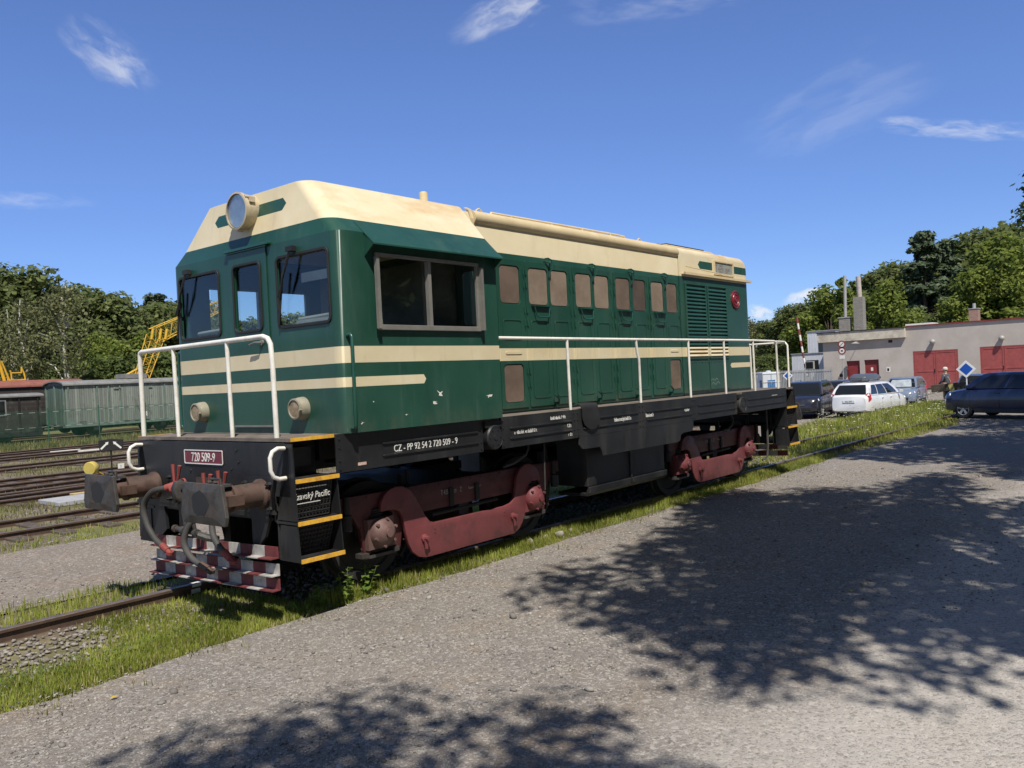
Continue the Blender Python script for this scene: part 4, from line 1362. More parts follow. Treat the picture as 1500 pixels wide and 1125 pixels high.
def sstep(a, c, v):
    t = min(1, max(0, (v-a)/(c-a)))
    return t*t*(3-2*t)
def terrain(x, y):
    """the parking yard in front of the warehouse lies a little lower than the track"""
    a = sstep(24.5, 27.5, x)*sstep(2.2, 3.4, y)
    c = sstep(36.5, 40, x)*sstep(-4.5, -1.0, y)
    e = sstep(44, 56, x)
    return -.36*max(a, c, e)
def height(x, y):
    """gentle lie of the land close to the camera"""
    h = terrain(x, y)+0.022*mnoise.noise(Vector((x*.45, y*.45, 3.1))) + .008*mnoise.noise(Vector((x*1.9, y*1.9, 7.7)))
    return h
def edge_noise(t, s=0.0):
    return .16*mnoise.noise(Vector((t*.55, s, 0))) + .10*mnoise.noise(Vector((t*2.1, s, 5))) + .06*mnoise.noise(Vector((t*5.7, s, 9)))
gx = [-900, -300, -100, -40, 0, 15, 22]+[24+.5*i for i in range(40)]+[45, 47, 49, 51, 53, 55, 57, 62, 70, 100, 200, 400, 900]
gy = [-900, -200, -60, -20, -8]+[-6+.5*i for i in range(26)]+[8, 12, 20, 30, 45, 80, 150, 400, 900]
V = [(x, y, -.125+terrain(x, y)) for x in gx for y in gy]
ng = len(gy)
F = [(i*ng+j, (i+1)*ng+j, (i+1)*ng+j+1, i*ng+j+1) for i in range(len(gx)-1) for j in range(ng-1)]
tag(np_mesh('ground', V, F, M['ground']), kind='structure')
def strip_sheet(name, xs, ylo, yhi, ny, z, m):
    V, F = [], []
    for i, x in enumerate(xs):
        a, c = ylo(x), yhi(x)
        for j in range(ny+1):
            t = j/ny
            y = a+(c-a)*t
            fade = min(1, max(0, (26-abs(x))/12))*(1 if 0 < j < ny else .3)
            te = terrain(x, y)
            V.append((x, y, z+te+(height(x, y)-te)*fade))
    n = ny+1
    for i in range(len(xs)-1):
        for j in range(ny):
            F.append((i*n+j, (i+1)*n+j, (i+1)*n+j+1, i*n+j+1))
    o = np_mesh(name, V, F, m, smooth=True)
    return tag(o, kind='structure')
def road_edge(x):                               # where the gravel meets the grass strip along the locomotive
    if x < 14: base = -1.17
    elif x < 24: base = -1.17-(x-14)*.04
    else: base = -1.52+min(1, (x-24)/5)*.9
    return base+edge_noise(x, 1.3)*(.55 if x > -1 else .7)
xs = [-40, -20, -10]+[-6+.25*i for i in range(170)]+[37, 37.5, 38, 38.5, 39, 40, 42, 44, 46, 48, 50, 52, 54, 56, 60, 65]
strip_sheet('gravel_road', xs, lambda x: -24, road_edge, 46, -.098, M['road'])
# parking yard in front of the warehouse
strip_sheet('parking_yard', [26+.5*i for i in range(52)]+[52, 53, 54, 55, 56, 58, 62, 65.2], lambda x: 3.35+edge_noise(x, 2) if x < 37 else max(-.2, 3.35-(x-37)*2), lambda x: 22, 24, -.106, M['road'])
strip_sheet('gravel_path', [-20, -8]+[-5+.5*i for i in range(60)]+[30], lambda x: 1.75+edge_noise(x, 4.2), lambda x: 5.35+edge_noise(x, 9.1)*1.5, 8, -.100, M['path'])

def rail_mb(y, x0, x1, z=0.0, y1=None, n=1):
    b = MB()
    y1 = y if y1 is None else y1
    prof = [(-.065, -.15), (.065, -.15), (.062, -.138), (.012, -.118), (.010, -.045), (.036, -.032), (.036, -.008), (.028, .0), (-.028, .0), (-.036, -.008), (-.036, -.032), (-.010, -.045), (-.012, -.118), (-.062, -.138)]
    rings = []
    for i in range(n+1):
        t = i/n
        s = t*t*(3-2*t) if y1 != y else t
        yy = y+(y1-y)*s
        rings.append([Vector((x0+(x1-x0)*t, yy+p[0], z+p[1])) for p in prof])
    b.rings(rings)
    # worn running surface is its own strip of metal on the rail head
    for f in range(len(b.f)):
        zs = [b.v[i].z for i in b.f[f]]
        if min(zs) > z-.0085: b.mi[f] = 1
    return b
def track(label, ya, yb, x0, x1, z=0.0, div=None, sleepers=(0, 0), curve_n=1):
    t = thing('railway_track', label, 'railway track', (0, 0, 0), group=None)
    for y, yo in ((ya, 0), (yb, 1)):
        y1 = None if div is None else div[yo]
        rail_mb(y, x0, x1, z, y1, 24 if div else 1).build('rail', [M['rail'], M['railtop']], t)
    first = None
    n = int((sleepers[1]-sleepers[0])/.66)
    for i in range(n):
        x = sleepers[0]+.66*i+.05*math.sin(i*7.3)
        if first is None:
            b = MB()
            b.box(-.12, min(ya, yb)-.5, -.16, .12, max(ya, yb)+.5, -.085)
            first = b.build('sleeper', M['sleeper'], t, bevel=.012, loc=(x, 0, z))
        else:
            c = first.copy(); COL.objects.link(c); c.parent = t; c.location = (x, 0, z)
    return t
t0 = thing('railway_track', 'overgrown track the green locomotive stands on', 'railway track')
rail_mb(.7175, -9, 36).build('rail', [M['rail'], M['railtop']], t0)
rail_mb(-.7175, 1.1, 36).build('rail', [M['rail'], M['railtop']], t0)
b = MB()
b.box(.16, .681, .0006, .26, .754, .003); b.box(.155, .678, -.03, .255, .6805, -.001); b.box(.155, .698, -.10, .255, .7015, -.055)
b.build('white_paint_mark', M['letter'], t0)
track('rusty track nearest the locomotive, beyond the dusty gravel path', 6.75, 8.2, -6, 60, sleepers=(-2, 14))
track('rusty track with the grey concrete slab lying beside it', 11.45, 12.9, -8, 60, sleepers=(-1, 22))
track('curving turnout track between the second and third tracks of the yard', 11.6, 13.05, -9, 30, z=-.004, div=(15.1, 16.55))
track('rusty track passing just behind the point indicator with two white arrows', 15.2, 16.65, -8, 70, sleepers=(2, 26))
track('fourth rusty track from the locomotive, in the middle of the weedy yard', 20.35, 21.8, -8, 80, sleepers=(4, 30))
track('fifth rusty track from the locomotive, with white planks beside it', 25.2, 26.65, -8, 90, sleepers=(6, 34))
track('farthest rusty track, along the foot of the wire fence', 28.5, 29.95, -8, 90, sleepers=(8, 34))
track('track under the old wooden wagons behind the wire fence', 38.35, 39.8, -20, 90)
track('track behind the old wooden wagons, under the red roofed carriage', 43.3, 44.75, -20, 90)

# loose slab and boards by the tracks
b = MB(); b.box(2.55, 9.95, -.12, 4.4, 10.95, -.03)
tag(b.build('concrete_slab', mat('pale_concrete', (.36, .36, .37), .85, var=.12, bump=.2), None, bevel=.01), 'flat pale grey concrete slab lying beside the second track', 'slab')
b = MB(); b.box(3.3, 11.05, -.11, 5.2, 11.28, -.02)
tag(b.build('timber_board', mat('yellowed_timber', (.42, .31, .14), .8, var=.2), None, bevel=.008), 'yellowish timber board lying along the rail beside the grey slab', 'board')
for k, (x, y) in enumerate(((9.3, 26.95), (9.9, 25.9))):
    b = MB(); b.box(-.55, -.06, -.11, .55, .06, -.015)
    o = b.build('white_plank', M['white'], None, loc=(x+.3, y, .03), bevel=.006)
    tag(o, ('weathered white plank lying on the far side of the fifth track', 'weathered white plank lying between the rails of the fifth track')[k], 'plank', 'white planks on the far tracks')

# ---- scattered stones
def stones(name, P, size, m, squash=.6):
    n = len(P)
    phi = (1+5**.5)/2
    base = np.array([(-1, phi, 0), (1, phi, 0), (-1, -phi, 0), (1, -phi, 0), (0, -1, phi), (0, 1, phi), (0, -1, -phi), (0, 1, -phi), (phi, 0, -1), (phi, 0, 1), (-phi, 0, -1), (-phi, 0, 1)])/1.9
    fc = np.array([(0, 11, 5), (0, 5, 1), (0, 1, 7), (0, 7, 10), (0, 10, 11), (1, 5, 9), (5, 11, 4), (11, 10, 2), (10, 7, 6), (7, 1, 8), (3, 9, 4), (3, 4, 2), (3, 2, 6), (3, 6, 8), (3, 8, 9), (4, 9, 5), (2, 4, 11), (6, 2, 10), (8, 6, 7), (9, 8, 1)])
    J = base[None]*rng.uniform(.65, 1.25, (n, 12, 1))
    J = J*rng.uniform(.6, 1.3, (n, 1, 3))*np.array([1, 1, squash])
    a = rng.uniform(0, 2*np.pi, n)
    c, s = np.cos(a), np.sin(a)
    X = J[..., 0]*c[:, None]-J[..., 1]*s[:, None]
    Y = J[..., 0]*s[:, None]+J[..., 1]*c[:, None]
    V = np.stack([X, Y, J[..., 2]], -1)*np.asarray(size)[:, None, None]+np.asarray(P)[:, None, :]
    F = fc[None]+(np.arange(n)*12)[:, None, None]
    return np_mesh(name, V.reshape(-1, 3), F.reshape(-1, 3), m)
def stone_mat(name, lo, hi):
    m = bpy.data.materials.new(name)
    m.use_nodes = True
    T = NT(m.node_tree)
    r = T.n('ShaderNodeNewGeometry').outputs['Random Per Island']
    co = T.n('ShaderNodeTexCoord').outputs['Object']
    c = T.mix(r, lo, hi)
    c = T.mix(T.m('MULTIPLY', T.noise(co, 60, 3, .6), .35), c, (.2, .17, .14))
    b = T.n('ShaderNodeBsdfPrincipled', Base_Color=c, Roughness=.9, Specular_IOR_Level=.25)
    T.n('ShaderNodeOutputMaterial', Surface=b.outputs[0])
    return m
M['stone'] = stone_mat('road_stones', (.10, .094, .088), (.46, .43, .39))
M['ballast'] = stone_mat('ballast_stones', (.13, .115, .10), (.36, .33, .295))
n = 22000
P = np.empty((n, 3))
t = rng.random(n)**1.7
P[:, 0] = -3.5+t*16; P[:, 1] = -1.0-rng.random(n)*(2+t*7)
# more stones near the camera
sz = (.0035+.0085*rng.random(n)**2.2)*(1+.6*t)
big = rng.random(n) < .018
sz[big] *= rng.uniform(1.8, 3.2, big.sum())
P[:, 2] = -.098+sz*.25+np.array([height(x, y) for x, y in P[:, :2]])
tag(stones('road_stones', P, sz, M['stone']), 'loose small stones strewn over the grey gravel road', 'stones', kind='stuff')
n = 2600
P = np.empty((n, 3))
P[:, 0] = rng.uniform(-4.5, .6, n); P[:, 1] = np.where(rng.random(n) < .75, rng.normal(.05, .38, n), rng.uniform(-1.0, 1.0, n))
P = P[np.abs(P[:, 1]-.7175) > .06]
sz = rng.uniform(.010, .028, len(P)); P[:, 2] = -.115+sz*.3
tag(stones('ballast_stones', P, sz, M['ballast'], .6), 'pale ballast stones between the rails in front of the plough', 'stones', kind='stuff')
n = 5000
P = np.empty((n, 3))
P[:, 0] = rng.uniform(.6, 14, n); P[:, 1] = rng.uniform(-1.0, 1.2, n)
sz = rng.uniform(.012, .038, n); P[:, 2] = -.118+sz*.3
tag(stones('track_ballast', P, sz, M['ballast'], .6), 'dark ballast in the shadow under the locomotive', 'stones', kind='stuff')
n = 2400
P = np.empty((n, 3))
P[:, 0] = rng.uniform(-3, 12, n); P[:, 1] = rng.uniform(1.7, 5.8, n); sz = rng.uniform(.006, .018, n); P[:, 2] = -.098
tag(stones('path_stones', P, sz, M['stone']), 'small stones on the dusty gravel path left of the locomotive', 'stones', kind='stuff')
# a few larger stones by the kerb of the grass beside the front bogie
for k, (x, y, s) in enumerate(((3.75, -.93, .07), (4.05, -.95, .055), (4.32, -.97, .06), (4.6, -.95, .05))):
    o = stones('stone', np.array([(0, 0, 0)]), np.array([s]), M['stone'], .7)
    o.location = (x, y, -.07)
    tag(o, ('largest pale stone in the short row on the grass verge, nearest the front bogie', 'second pale stone of the row on the verge', 'third pale stone of the row on the verge', 'last small pale stone of the row on the verge')[k], 'stone', 'pale stones on the grass verge')
for k, (u_, l) in enumerate((((.68, -3.62), 'pale brown stone lying alone on the sunlit gravel in the foreground'), ((1.75, -5.05), 'small dark lump lying on the gravel near the lower right shadow'))):
    o = stones('stone', np.array([(0, 0, 0)]), np.array([.03]), M['stone'], .75)
    o.location = (u_[0], u_[1], -.075)
    tag(o, l, 'stone')

# ---- grass
def leaf_mat(name, a, b_, dry=None, trans=.35, rough=.6):
    m = bpy.data.materials.new(name)
    m.use_nodes = True
    T = NT(m.node_tree)
    r = T.n('ShaderNodeNewGeometry').outputs['Random Per Island']
    co = T.n('ShaderNodeTexCoord').outputs['Object']
    c = T.mix(r, a, b_)
    c = T.mix(T.ramp(T.noise(co, 1.1, 3, .6), .35, .65), c, tuple(x*.62 for x in a))
    if dry:
        c = T.mix(T.m('GREATER_THAN', r, .88), c, dry)
    d = T.n('ShaderNodeBsdfPrincipled', Base_Color=c, Roughness=rough, Specular_IOR_Level=.3)
    tr = T.n('ShaderNodeBsdfTranslucent', Color=c)
    mx = T.n('ShaderNodeMixShader', Fac=trans)
    T.t.links.new(d.outputs[0], mx.inputs[1])
    T.t.links.new(tr.outputs[0], mx.inputs[2])
    T.n('ShaderNodeOutputMaterial', Surface=mx.outputs[0])
    return m
M['grass'] = leaf_mat('fresh_grass', (.31, .37, .052), (.50, .52, .12), (.52, .44, .22), .45)
M['drygrass'] = leaf_mat('dry_grass', (.20, .21, .06), (.33, .31, .13), (.36, .29, .15))
M['weed'] = leaf_mat('weed_leaves', (.14, .24, .04), (.26, .37, .08), None, .45)
def grass(name, P, h, w, m, label, lean=.45, cat='grass'):
    n = len(P)
    a = rng.uniform(0, 2*np.pi, n)
    h = np.asarray(h)
    d = np.stack([np.cos(a), np.sin(a), np.zeros(n)], -1)
    p = np.stack([-np.sin(a), np.cos(a), np.zeros(n)], -1)
    ln = (rng.random(n)*lean*h)[:, None]
    W_ = (w*rng.uniform(.6, 1.3, n))[:, None]
    up = np.array([0, 0, 1.0])
    z1 = (h*.5)[:, None]*up; z2 = (h*(1-.15*rng.random(n)))[:, None]*up
    v0 = P-p*W_; v1 = P+p*W_
    v2 = P+z1+d*ln*.35+p*W_*.75; v3 = P+z1+d*ln*.35-p*W_*.75
    v4 = P+z2+d*ln
    V = np.stack([v0, v1, v2, v3, v4], 1).reshape(-1, 3)
    k = (np.arange(n)*5)[:, None]
    F = np.concatenate([k+np.array([[0, 1, 2]]), k+np.array([[0, 2, 3]]), k+np.array([[3, 2, 4]])], 0)
    return tag(np_mesh(name, V, F, m), label, cat, kind='stuff')
def nz(P, s, seed=0.0):
    return np.array([mnoise.noise(Vector((x*s, y*s, seed))) for x, y in P[:, :2]])
def scatter(n, x0, x1, y0, y1, keep=None, z=-.115):
    P = np.stack([rng.uniform(x0, x1, n), rng.uniform(y0, y1, n), np.full(n, z)], -1)
    if keep is not None:
        P = P[keep(P)]
    if x1 > 24:
        P[:, 2] += np.array([terrain(x, y) for x, y in P[:, :2]])
    return P
re = lambda P: np.array([road_edge(x) for x in P[:, 0]])
# verge along the near rail
P = scatter(95000, -4.5, 14.5, -1.45, -.60, lambda P: (P[:, 1] > re(P)-.03+.05*rng.random(len(P))) & (rng.random(len(P)) < np.clip(.85+1.0*nz(P, 1.6, 2), .25, 1)) & ((P[:, 0] < .1) | (P[:, 1] < -.66)))
dist = np.clip((P[:, 1]-re(P))/.16, .35, 1)
grass('verge_grass', P, rng.uniform(.04, .135, len(P))*dist*np.where(P[:, 0] > .6, 1.05, .55), .0042, M['grass'], 'bright green grass growing along the near rail beside the locomotive')
P = scatter(52000, -4.6, .5, -1.15, .62, lambda P: (P[:, 1] > re(P)) & (rng.random(len(P)) < np.clip(.16+1.5*nz(P, .9, 5)+np.where(P[:, 1] < -.2, .5, 0)+np.where(P[:, 0] > -.9, .3, 0), 0, 1)))
grass('track_grass', P, rng.uniform(.025, .08, len(P)), .004, M['grass'], 'patchy grass among the ballast in front of the locomotive')
P = scatter(30000, -5, 12, .80, 1.95, lambda P: rng.random(len(P)) < np.clip(.5+1.3*nz(P, 1.1, 8), .03, 1))
grass('far_verge_grass', P, rng.uniform(.04, .12, len(P)), .0045, M['grass'], 'grass strip along the far rail, left of the locomotive')
P = scatter(2500, .5, 12, -.6, .6, lambda P: rng.random(len(P)) < .35)
grass('under_grass', P, rng.uniform(.04, .11, len(P)), .0045, M['weed'], 'thin grass in the shade under the locomotive')
# grass between the yard tracks
def yard_keep(P): return rng.random(len(P)) < np.clip(.25+1.7*nz(P*np.array([.35, 1, 1]), .8, 12), 0, 1)
for k, (y0, y1, n, hh, lab) in enumerate(((5.3, 6.6, 9000, .09, 'grass edging the gravel path before the first yard track'), (6.9, 8.1, 6000, .10, 'grass between the rails of the first yard track'), (8.4, 11.3, 12000, .11, 'grass between the first and second yard tracks'),
        (13.2, 15.0, 6000, .12, 'dry grass between the second and third yard tracks'), (16.9, 20.2, 8000, .14, 'dry grass between the third and fourth yard tracks'), (22.0, 25.0, 6000, .15, 'dry grass between the fourth and fifth yard tracks'), (30.2, 37.0, 16000, .30, 'pale grass along the foot of the wire fence'))):
    P = scatter(n, -4+k*1.2, 14+k*3, y0, y1, yard_keep if k < 6 else None)
    grass('yard_grass', P, rng.uniform(.4, 1, len(P))*hh, .006+.0016*k, M['drygrass'] if k else M['grass'], lab)
# weedy patch with white flowers behind the locomotive
def patch(P):
    x, y = P[:, 0], P[:, 1]
    lo = re(P)+.05
    hi = np.interp(x, [11, 14, 18, 24, 28, 34, 38], [.9, 1.6, 2.2, 3.0, 3.3, 2.9, 2.4])
    return (y > lo) & (y < hi)
P = scatter(60000, 11.2, 37.5, -2.2, 3.3, patch)
hh = rng.uniform(.06, .22, len(P))*np.interp(P[:, 0], [11, 15, 20, 30, 37], [.45, .55, 1.0, 1.35, 1.3])*np.clip((P[:, 1]-re(P))/.7, .22, 1)
grass('tall_grass', P, hh, .009, M['grass'], 'tall weedy grass patch with flowers in front of the parked cars', lean=.6)
P = scatter(9000, 17.5, 37, -1.6, 3.2, lambda P: patch(P) & (P[:, 1] > re(P)+.35))
keep = rng.random(len(P)) < .07
P = P[keep]
P[:, 2] += rng.uniform(.20, .50, len(P))*np.interp(P[:, 0], [17, 22, 30, 37], [.7, 1, 1.3, 1.3])
n = len(P)
a = rng.uniform(0, 6.28, n); s = rng.uniform(.02, .042, n)
q = np.stack([np.stack([np.cos(a+k*np.pi/3)*s, np.sin(a+k*np.pi/3)*s, rng.uniform(-.3, .3, n)*s], -1) for k in range(6)], 1)+P[:, None, :]
tag(np_mesh('white_flowers', q.reshape(-1, 3), np.arange(n*6).reshape(-1, 6), mat('white_flower_heads', (.50, .52, .36), .8, var=.15)), 'white flower heads scattered over the tall weedy grass', 'flowers', kind='stuff')
# stragglers creeping out onto the gravel, and low broad-leaved clover in the verge
P = scatter(9000, -4.5, 14, -1.75, -1.0, lambda P: (P[:, 1] < re(P)+.05) & (rng.random(len(P)) < np.clip(.55+1.4*nz(P, 2.2, 21)+(P[:, 1]-re(P))*2.6, 0, 1)), z=-.10)
grass('straggling_grass', P, rng.uniform(.015, .06, len(P)), .004, M['drygrass'], 'thin dry grass straggling out from the verge onto the gravel', lean=.9)
P = scatter(15000, -4.5, 14, -1.3, -.45, lambda P: (P[:, 1] > re(P)) & (rng.random(len(P)) < np.clip(.35+1.6*nz(P, 1.1, 31), 0, 1)) & ((P[:, 0] < .3) | (P[:, 1] < -.68)))
P[:, 2] += rng.uniform(.015, .06, len(P))
n = len(P); a = rng.uniform(0, 6.28, n); s = rng.uniform(.008, .017, n)
q = np.stack([np.stack([np.cos(a+k*np.pi/2)*s*(1 if k % 2 else .7), np.sin(a+k*np.pi/2)*s*(1 if k % 2 else .7), rng.uniform(-.35, .35, n)*s], -1) for k in range(4)], 1)+P[:, None, :]
tag(np_mesh('clover_leaves', q.reshape(-1, 3), np.arange(n*4).reshape(-1, 4), M['weed']), 'low broad-leaved clover in the grass verge', 'clover', kind='stuff')
# leafy weeds by the front step
def weed(x, y, h, nl, label):
    t = thing('weed_plant', label, 'weed', (x, y, -.11), group='leafy weeds beside the front steps')
    st = MB(); V, F = [], []
    for s in range(3):
        dx, dy = rng.uniform(-.05, .05, 2)
        tip = Vector((dx*2.2, dy*2.2, h*rng.uniform(.75, 1)))
        st.tube([(dx*.3, dy*.3, 0), tip], .003, 4)
        for k in range(nl):
            f = (k+1.0)/nl
            c = Vector((dx*.3, dy*.3, 0)).lerp(tip, f)
            a = rng.uniform(0, 6.28)
            L, w = h*.24*rng.uniform(.7, 1.2), h*.10
            d = Vector((math.cos(a), math.sin(a), rng.uniform(-.2, .45)))
            p = Vector((-math.sin(a), math.cos(a), 0))
            i = len(V)
            V += [c, c+d*L*.5+p*w, c+d*L+Vector((0, 0, -.02)), c+d*L*.5-p*w]
            F.append((i, i+1, i+2, i+3))
    st.build('stem', M['weed'], t)
    np_mesh('leaves', [tuple(v) for v in V], F, M['weed'], t)
weed(.52, -.98, .26, 8, 'leafy weed under the lowest yellow step edge, nearest the plough')
weed(.80, -1.00, .33, 9, 'tallest leafy weed in front of the leading wheel')
weed(1.06, -.98, .30, 9, 'leafy weed just right of the tallest one, before the leading wheel')
weed(.30, -1.02, .16, 6, 'smallest leafy weed at the foot of the corner steps')
# fallen yellow leaves
for x, y, l in ((-1.72, -1.62, 'yellow fallen leaf on the gravel at the lower left'), (3.35, -4.95, 'yellow fallen leaf in the dappled shade at the right')):
    o = np_mesh('fallen_leaf', [(-.03, 0, 0), (0, -.018, .006), (.035, 0, .003), (0, .018, .008)], [(0, 1, 2, 3)], mat('yellow_leaf', (.55, .38, .04), .7))
    o.location = (x, y, -.085)
    tag(o, l, 'leaf')
# ================================================================== TREES
def leaf_cloud(C_, Rr, n, size, squash=1.0, up=.5, droop=0.0):
    """n leaf faces spread through the clumps C_ (k,3) with radii Rr (k,)"""
    k = rng.choice(len(C_), n, p=Rr**2/np.sum(Rr**2))
    d = rng.normal(size=(n, 3)); d /= np.linalg.norm(d, axis=1)[:, None]
    r = Rr[k]*rng.random(n)**.45
    P = C_[k]+d*r[:, None]*np.array([1, 1, squash])
    P[:, 2] -= droop*rng.random(n)*Rr[k]
    nrm = d*.7+rng.normal(size=(n, 3))*.55+np.array([0, 0, up])
    nrm /= np.linalg.norm(nrm, axis=1)[:, None]
    t = np.cross(nrm, rng.normal(size=(n, 3))); t /= np.linalg.norm(t, axis=1)[:, None]
    b_ = np.cross(nrm, t)
    s = (size*rng.uniform(.6, 1.35, n))[:, None]
    V = np.stack([P-t*s, P+b_*s*.62, P+t*s, P-b_*s*.62], 1)
    V[:, 2] += nrm*s*.22
    return V.reshape(-1, 3), np.arange(n*4).reshape(-1, 4)
M['oak'] = leaf_mat('dark_broad_leaves', (.16, .20, .066), (.28, .32, .115), None, .52)
M['oakshade'] = leaf_mat('shade_tree_leaves', (.06, .095, .026), (.12, .16, .045), None, .4)
M['oak2'] = leaf_mat('mid_broad_leaves', (.11, .15, .042), (.19, .24, .075), None, .45)
M['maple'] = leaf_mat('light_green_leaves', (.19, .25, .045), (.33, .38, .09), None, .52)
M['pine'] = leaf_mat('pine_needles', (.08, .12, .065), (.15, .19, .10), None, .25)
M['birch'] = leaf_mat('birch_leaves', (.19, .205, .085), (.31, .31, .15), None, .40)
M['bark'] = mat('brown_bark', (.085, .065, .05), .9, var=.35, vscale=5, bump=.6, bscale=9)
M['pinebark'] = mat('pine_bark', (.13, .075, .05), .9, var=.35, vscale=5, bump=.6, bscale=9)
def birch_bark():
    m = bpy.data.materials.new('birch_bark'); m.use_nodes = True
    T = NT(m.node_tree); co = T.n('ShaderNodeTexCoord').outputs['Object']
    g = T.ramp(T.noise(T.scale(co, (2, 2, 6)), 1.6, 4, .7), .56, .64)
    c = T.mix(g, (.55, .53, .48), (.06, .055, .05))
    b = T.n('ShaderNodeBsdfPrincipled', Base_Color=c, Roughness=.8)
    T.n('ShaderNodeOutputMaterial', Surface=b.outputs[0])
    return m
M['birchbark'] = birch_bark()

def tree_proto(name, kind, H, leaves, seed):
    """prototype of one kind at nominal height H"""
    global rng
    keep, rng = rng, np.random.default_rng(seed)
    root = thing(name, 'prototype', 'tree')
    tb = MB()
    if kind in ('oak', 'maple', 'bush', 'shade'):
        Rc = {'oak': .36, 'maple': .42, 'bush': .62, 'shade': .48}[kind]*H
        zc = {'oak': .58, 'maple': .56, 'bush': .46, 'shade': .78}[kind]*H
        hz_ = {'oak': .42, 'maple': .44, 'bush': .50, 'shade': .125}[kind]*H
        nc = {'oak': 46, 'maple': 52, 'bush': 30, 'shade': 84}[kind]
        d = rng.normal(size=(nc, 3)); d /= np.linalg.norm(d, axis=1)[:, None]
        r = rng.uniform(.35, 1.0, nc)**.6 if kind != 'shade' else rng.uniform(.2, 1.12, nc)**.7
        ell = np.stack([d[:, 0]*Rc*r, d[:, 1]*Rc*r, zc+d[:, 2]*hz_*r], -1)
        # fuller in the middle, narrower low down
        ell[:, :2] *= np.interp(ell[:, 2]/H, [.1, .35, .7, 1], [.55, 1, .92, .6])[:, None]
        Rr = rng.uniform(.10, .19, nc)*H*({'bush': 1.25, 'shade': .62}.get(kind, .8))
        V, F = leaf_cloud(ell, Rr, leaves, {'oak': .0185, 'maple': .0185, 'bush': .027, 'shade': .0095}[kind]*H, .75, .55)
        tb.tube([(0, 0, -.2), (.01*H, 0, .18*H), (0, .015*H, .40*H), (.015*H, 0, .66*H)], 1, 8, rr=[.028*H, .022*H, .016*H, .006*H])
        for j in range(0, nc, 3):
            c = ell[j]
            z0 = min(max(.16*H, c[2]*.55), .6*H)
            tb.tube([(0, 0, z0), (c[0]*.5, c[1]*.5, z0+(c[2]-z0)*.42), tuple(c)], 1, 5, rr=[.010*H, .006*H, .0025*H])
        mats_ = (M['bark'], {'oak': M['oak'], 'maple': M['maple'], 'bush': M['oak2'], 'shade': M['oakshade']}[kind])
    elif kind == 'pine':
        cs, rs = [], []
        for i in range(15):
            z = H*(.26+.72*i/14)
            rad = H*.24*(1-((i/14)**1.5)*.86)*rng.uniform(.65, 1.15)
            for j in range(max(3, int(7*(1-i/18)))):
                a = rng.uniform(0, 6.28); rr_ = rad*rng.uniform(.3, 1)
                cs.append((rr_*math.cos(a), rr_*math.sin(a), z+rng.uniform(-.02, .02)*H)); rs.append(H*rng.uniform(.05, .09))
        ell, Rr = np.array(cs), np.array(rs)
        V, F = leaf_cloud(ell, Rr, leaves, .018*H, .38, .9)
        tb.tube([(0, 0, -.2), (0, .01*H, .4*H), (.01*H, 0, H*.95)], 1, 8, rr=[.020*H, .015*H, .004*H])
        for j in range(0, len(ell), 2):
            c = ell[j]; tb.tube([(0, 0, c[2]-.02*H), tuple(c)], 1, 4, rr=[.006*H, .002*H])
        mats_ = (M['pinebark'], M['pine'])
    elif kind == 'poplar':
        cs, rs = [], []
        for i in range(40):
            z = H*rng.uniform(.12, .97); a = rng.uniform(0, 6.28)
            rad = H*.13*np.interp(z/H, [.1, .4, 1], [.7, 1, .12])*rng.uniform(.3, 1)
            cs.append((rad*math.cos(a), rad*math.sin(a), z)); rs.append(H*np.interp(z/H, [0, .6, 1], [.08, .07, .025]))
        ell, Rr = np.array(cs), np.array(rs)
        V, F = leaf_cloud(ell, Rr, leaves, .022*H, 1.2, .3)
        tb.tube([(0, 0, -.2), (0, 0, H*.9)], 1, 7, rr=[.018*H, .004*H])
        mats_ = (M['bark'], M['maple'])
    else:                                       # birch: slender white stem, thin drooping crown
        cs, rs = [], []
        stem = [Vector((0, 0, -.2)), Vector((.015*H, .01*H, .25*H)), Vector((-.01*H, .02*H, .5*H)), Vector((.03*H, 0, .75*H)), Vector((.02*H, .02*H, .97*H))]
        tb.tube(stem, 1, 7, rr=[.019*H, .016*H, .013*H, .009*H, .003*H])
        for i in range(26):
            z = H*rng.uniform(.44, .97); a = rng.uniform(0, 6.28)
            rad = H*.22*np.interp(z/H, [.3, .6, 1], [.8, 1, .25])*rng.uniform(.35, 1)
            c = (rad*math.cos(a), rad*math.sin(a), z)
            cs.append(c); rs.append(H*rng.uniform(.05, .10))
            if i % 2 == 0:
                tb.tube([(0, .01*H, z-.16*H), (c[0]*.6, c[1]*.6, z-.02*H), c], 1, 4, rr=[.006*H, .004*H, .0015*H])
        ell, Rr = np.array(cs), np.array(rs)
        V, F = leaf_cloud(ell, Rr, leaves, .012*H, 1.0, .2, .9)
        mats_ = (M['birchbark'], M['birch'])
    tb.build('trunk', mats_[0], root, smooth=60)
    np_mesh('crown', V, F, mats_[1], root)
    rng = keep
    return root
protos = {'oak': [tree_proto('broadleaf_tree', 'oak', 12, 14000, s) for s in (1, 2, 3)], 'maple': [tree_proto('maple_tree', 'maple', 11, 14000, s) for s in (4, 5)],
          'pine': [tree_proto('pine_tree', 'pine', 15, 10000, s) for s in (6, 7)], 'birch': [tree_proto('birch_tree', 'birch', 10, 2000, s) for s in (8, 9)],
          'poplar': [tree_proto('poplar_tree', 'poplar', 12, 5000, 10)], 'bush': [tree_proto('leafy_bush', 'bush', 6, 5000, s) for s in (12, 13)]}
used = set()
ordn = ['first', 'second', 'third', 'fourth', 'fifth', 'sixth', 'seventh', 'eighth', 'ninth', 'tenth', 'eleventh', 'twelfth']
WL, WR = 'the wood behind the wagons', 'the wood behind the warehouse'
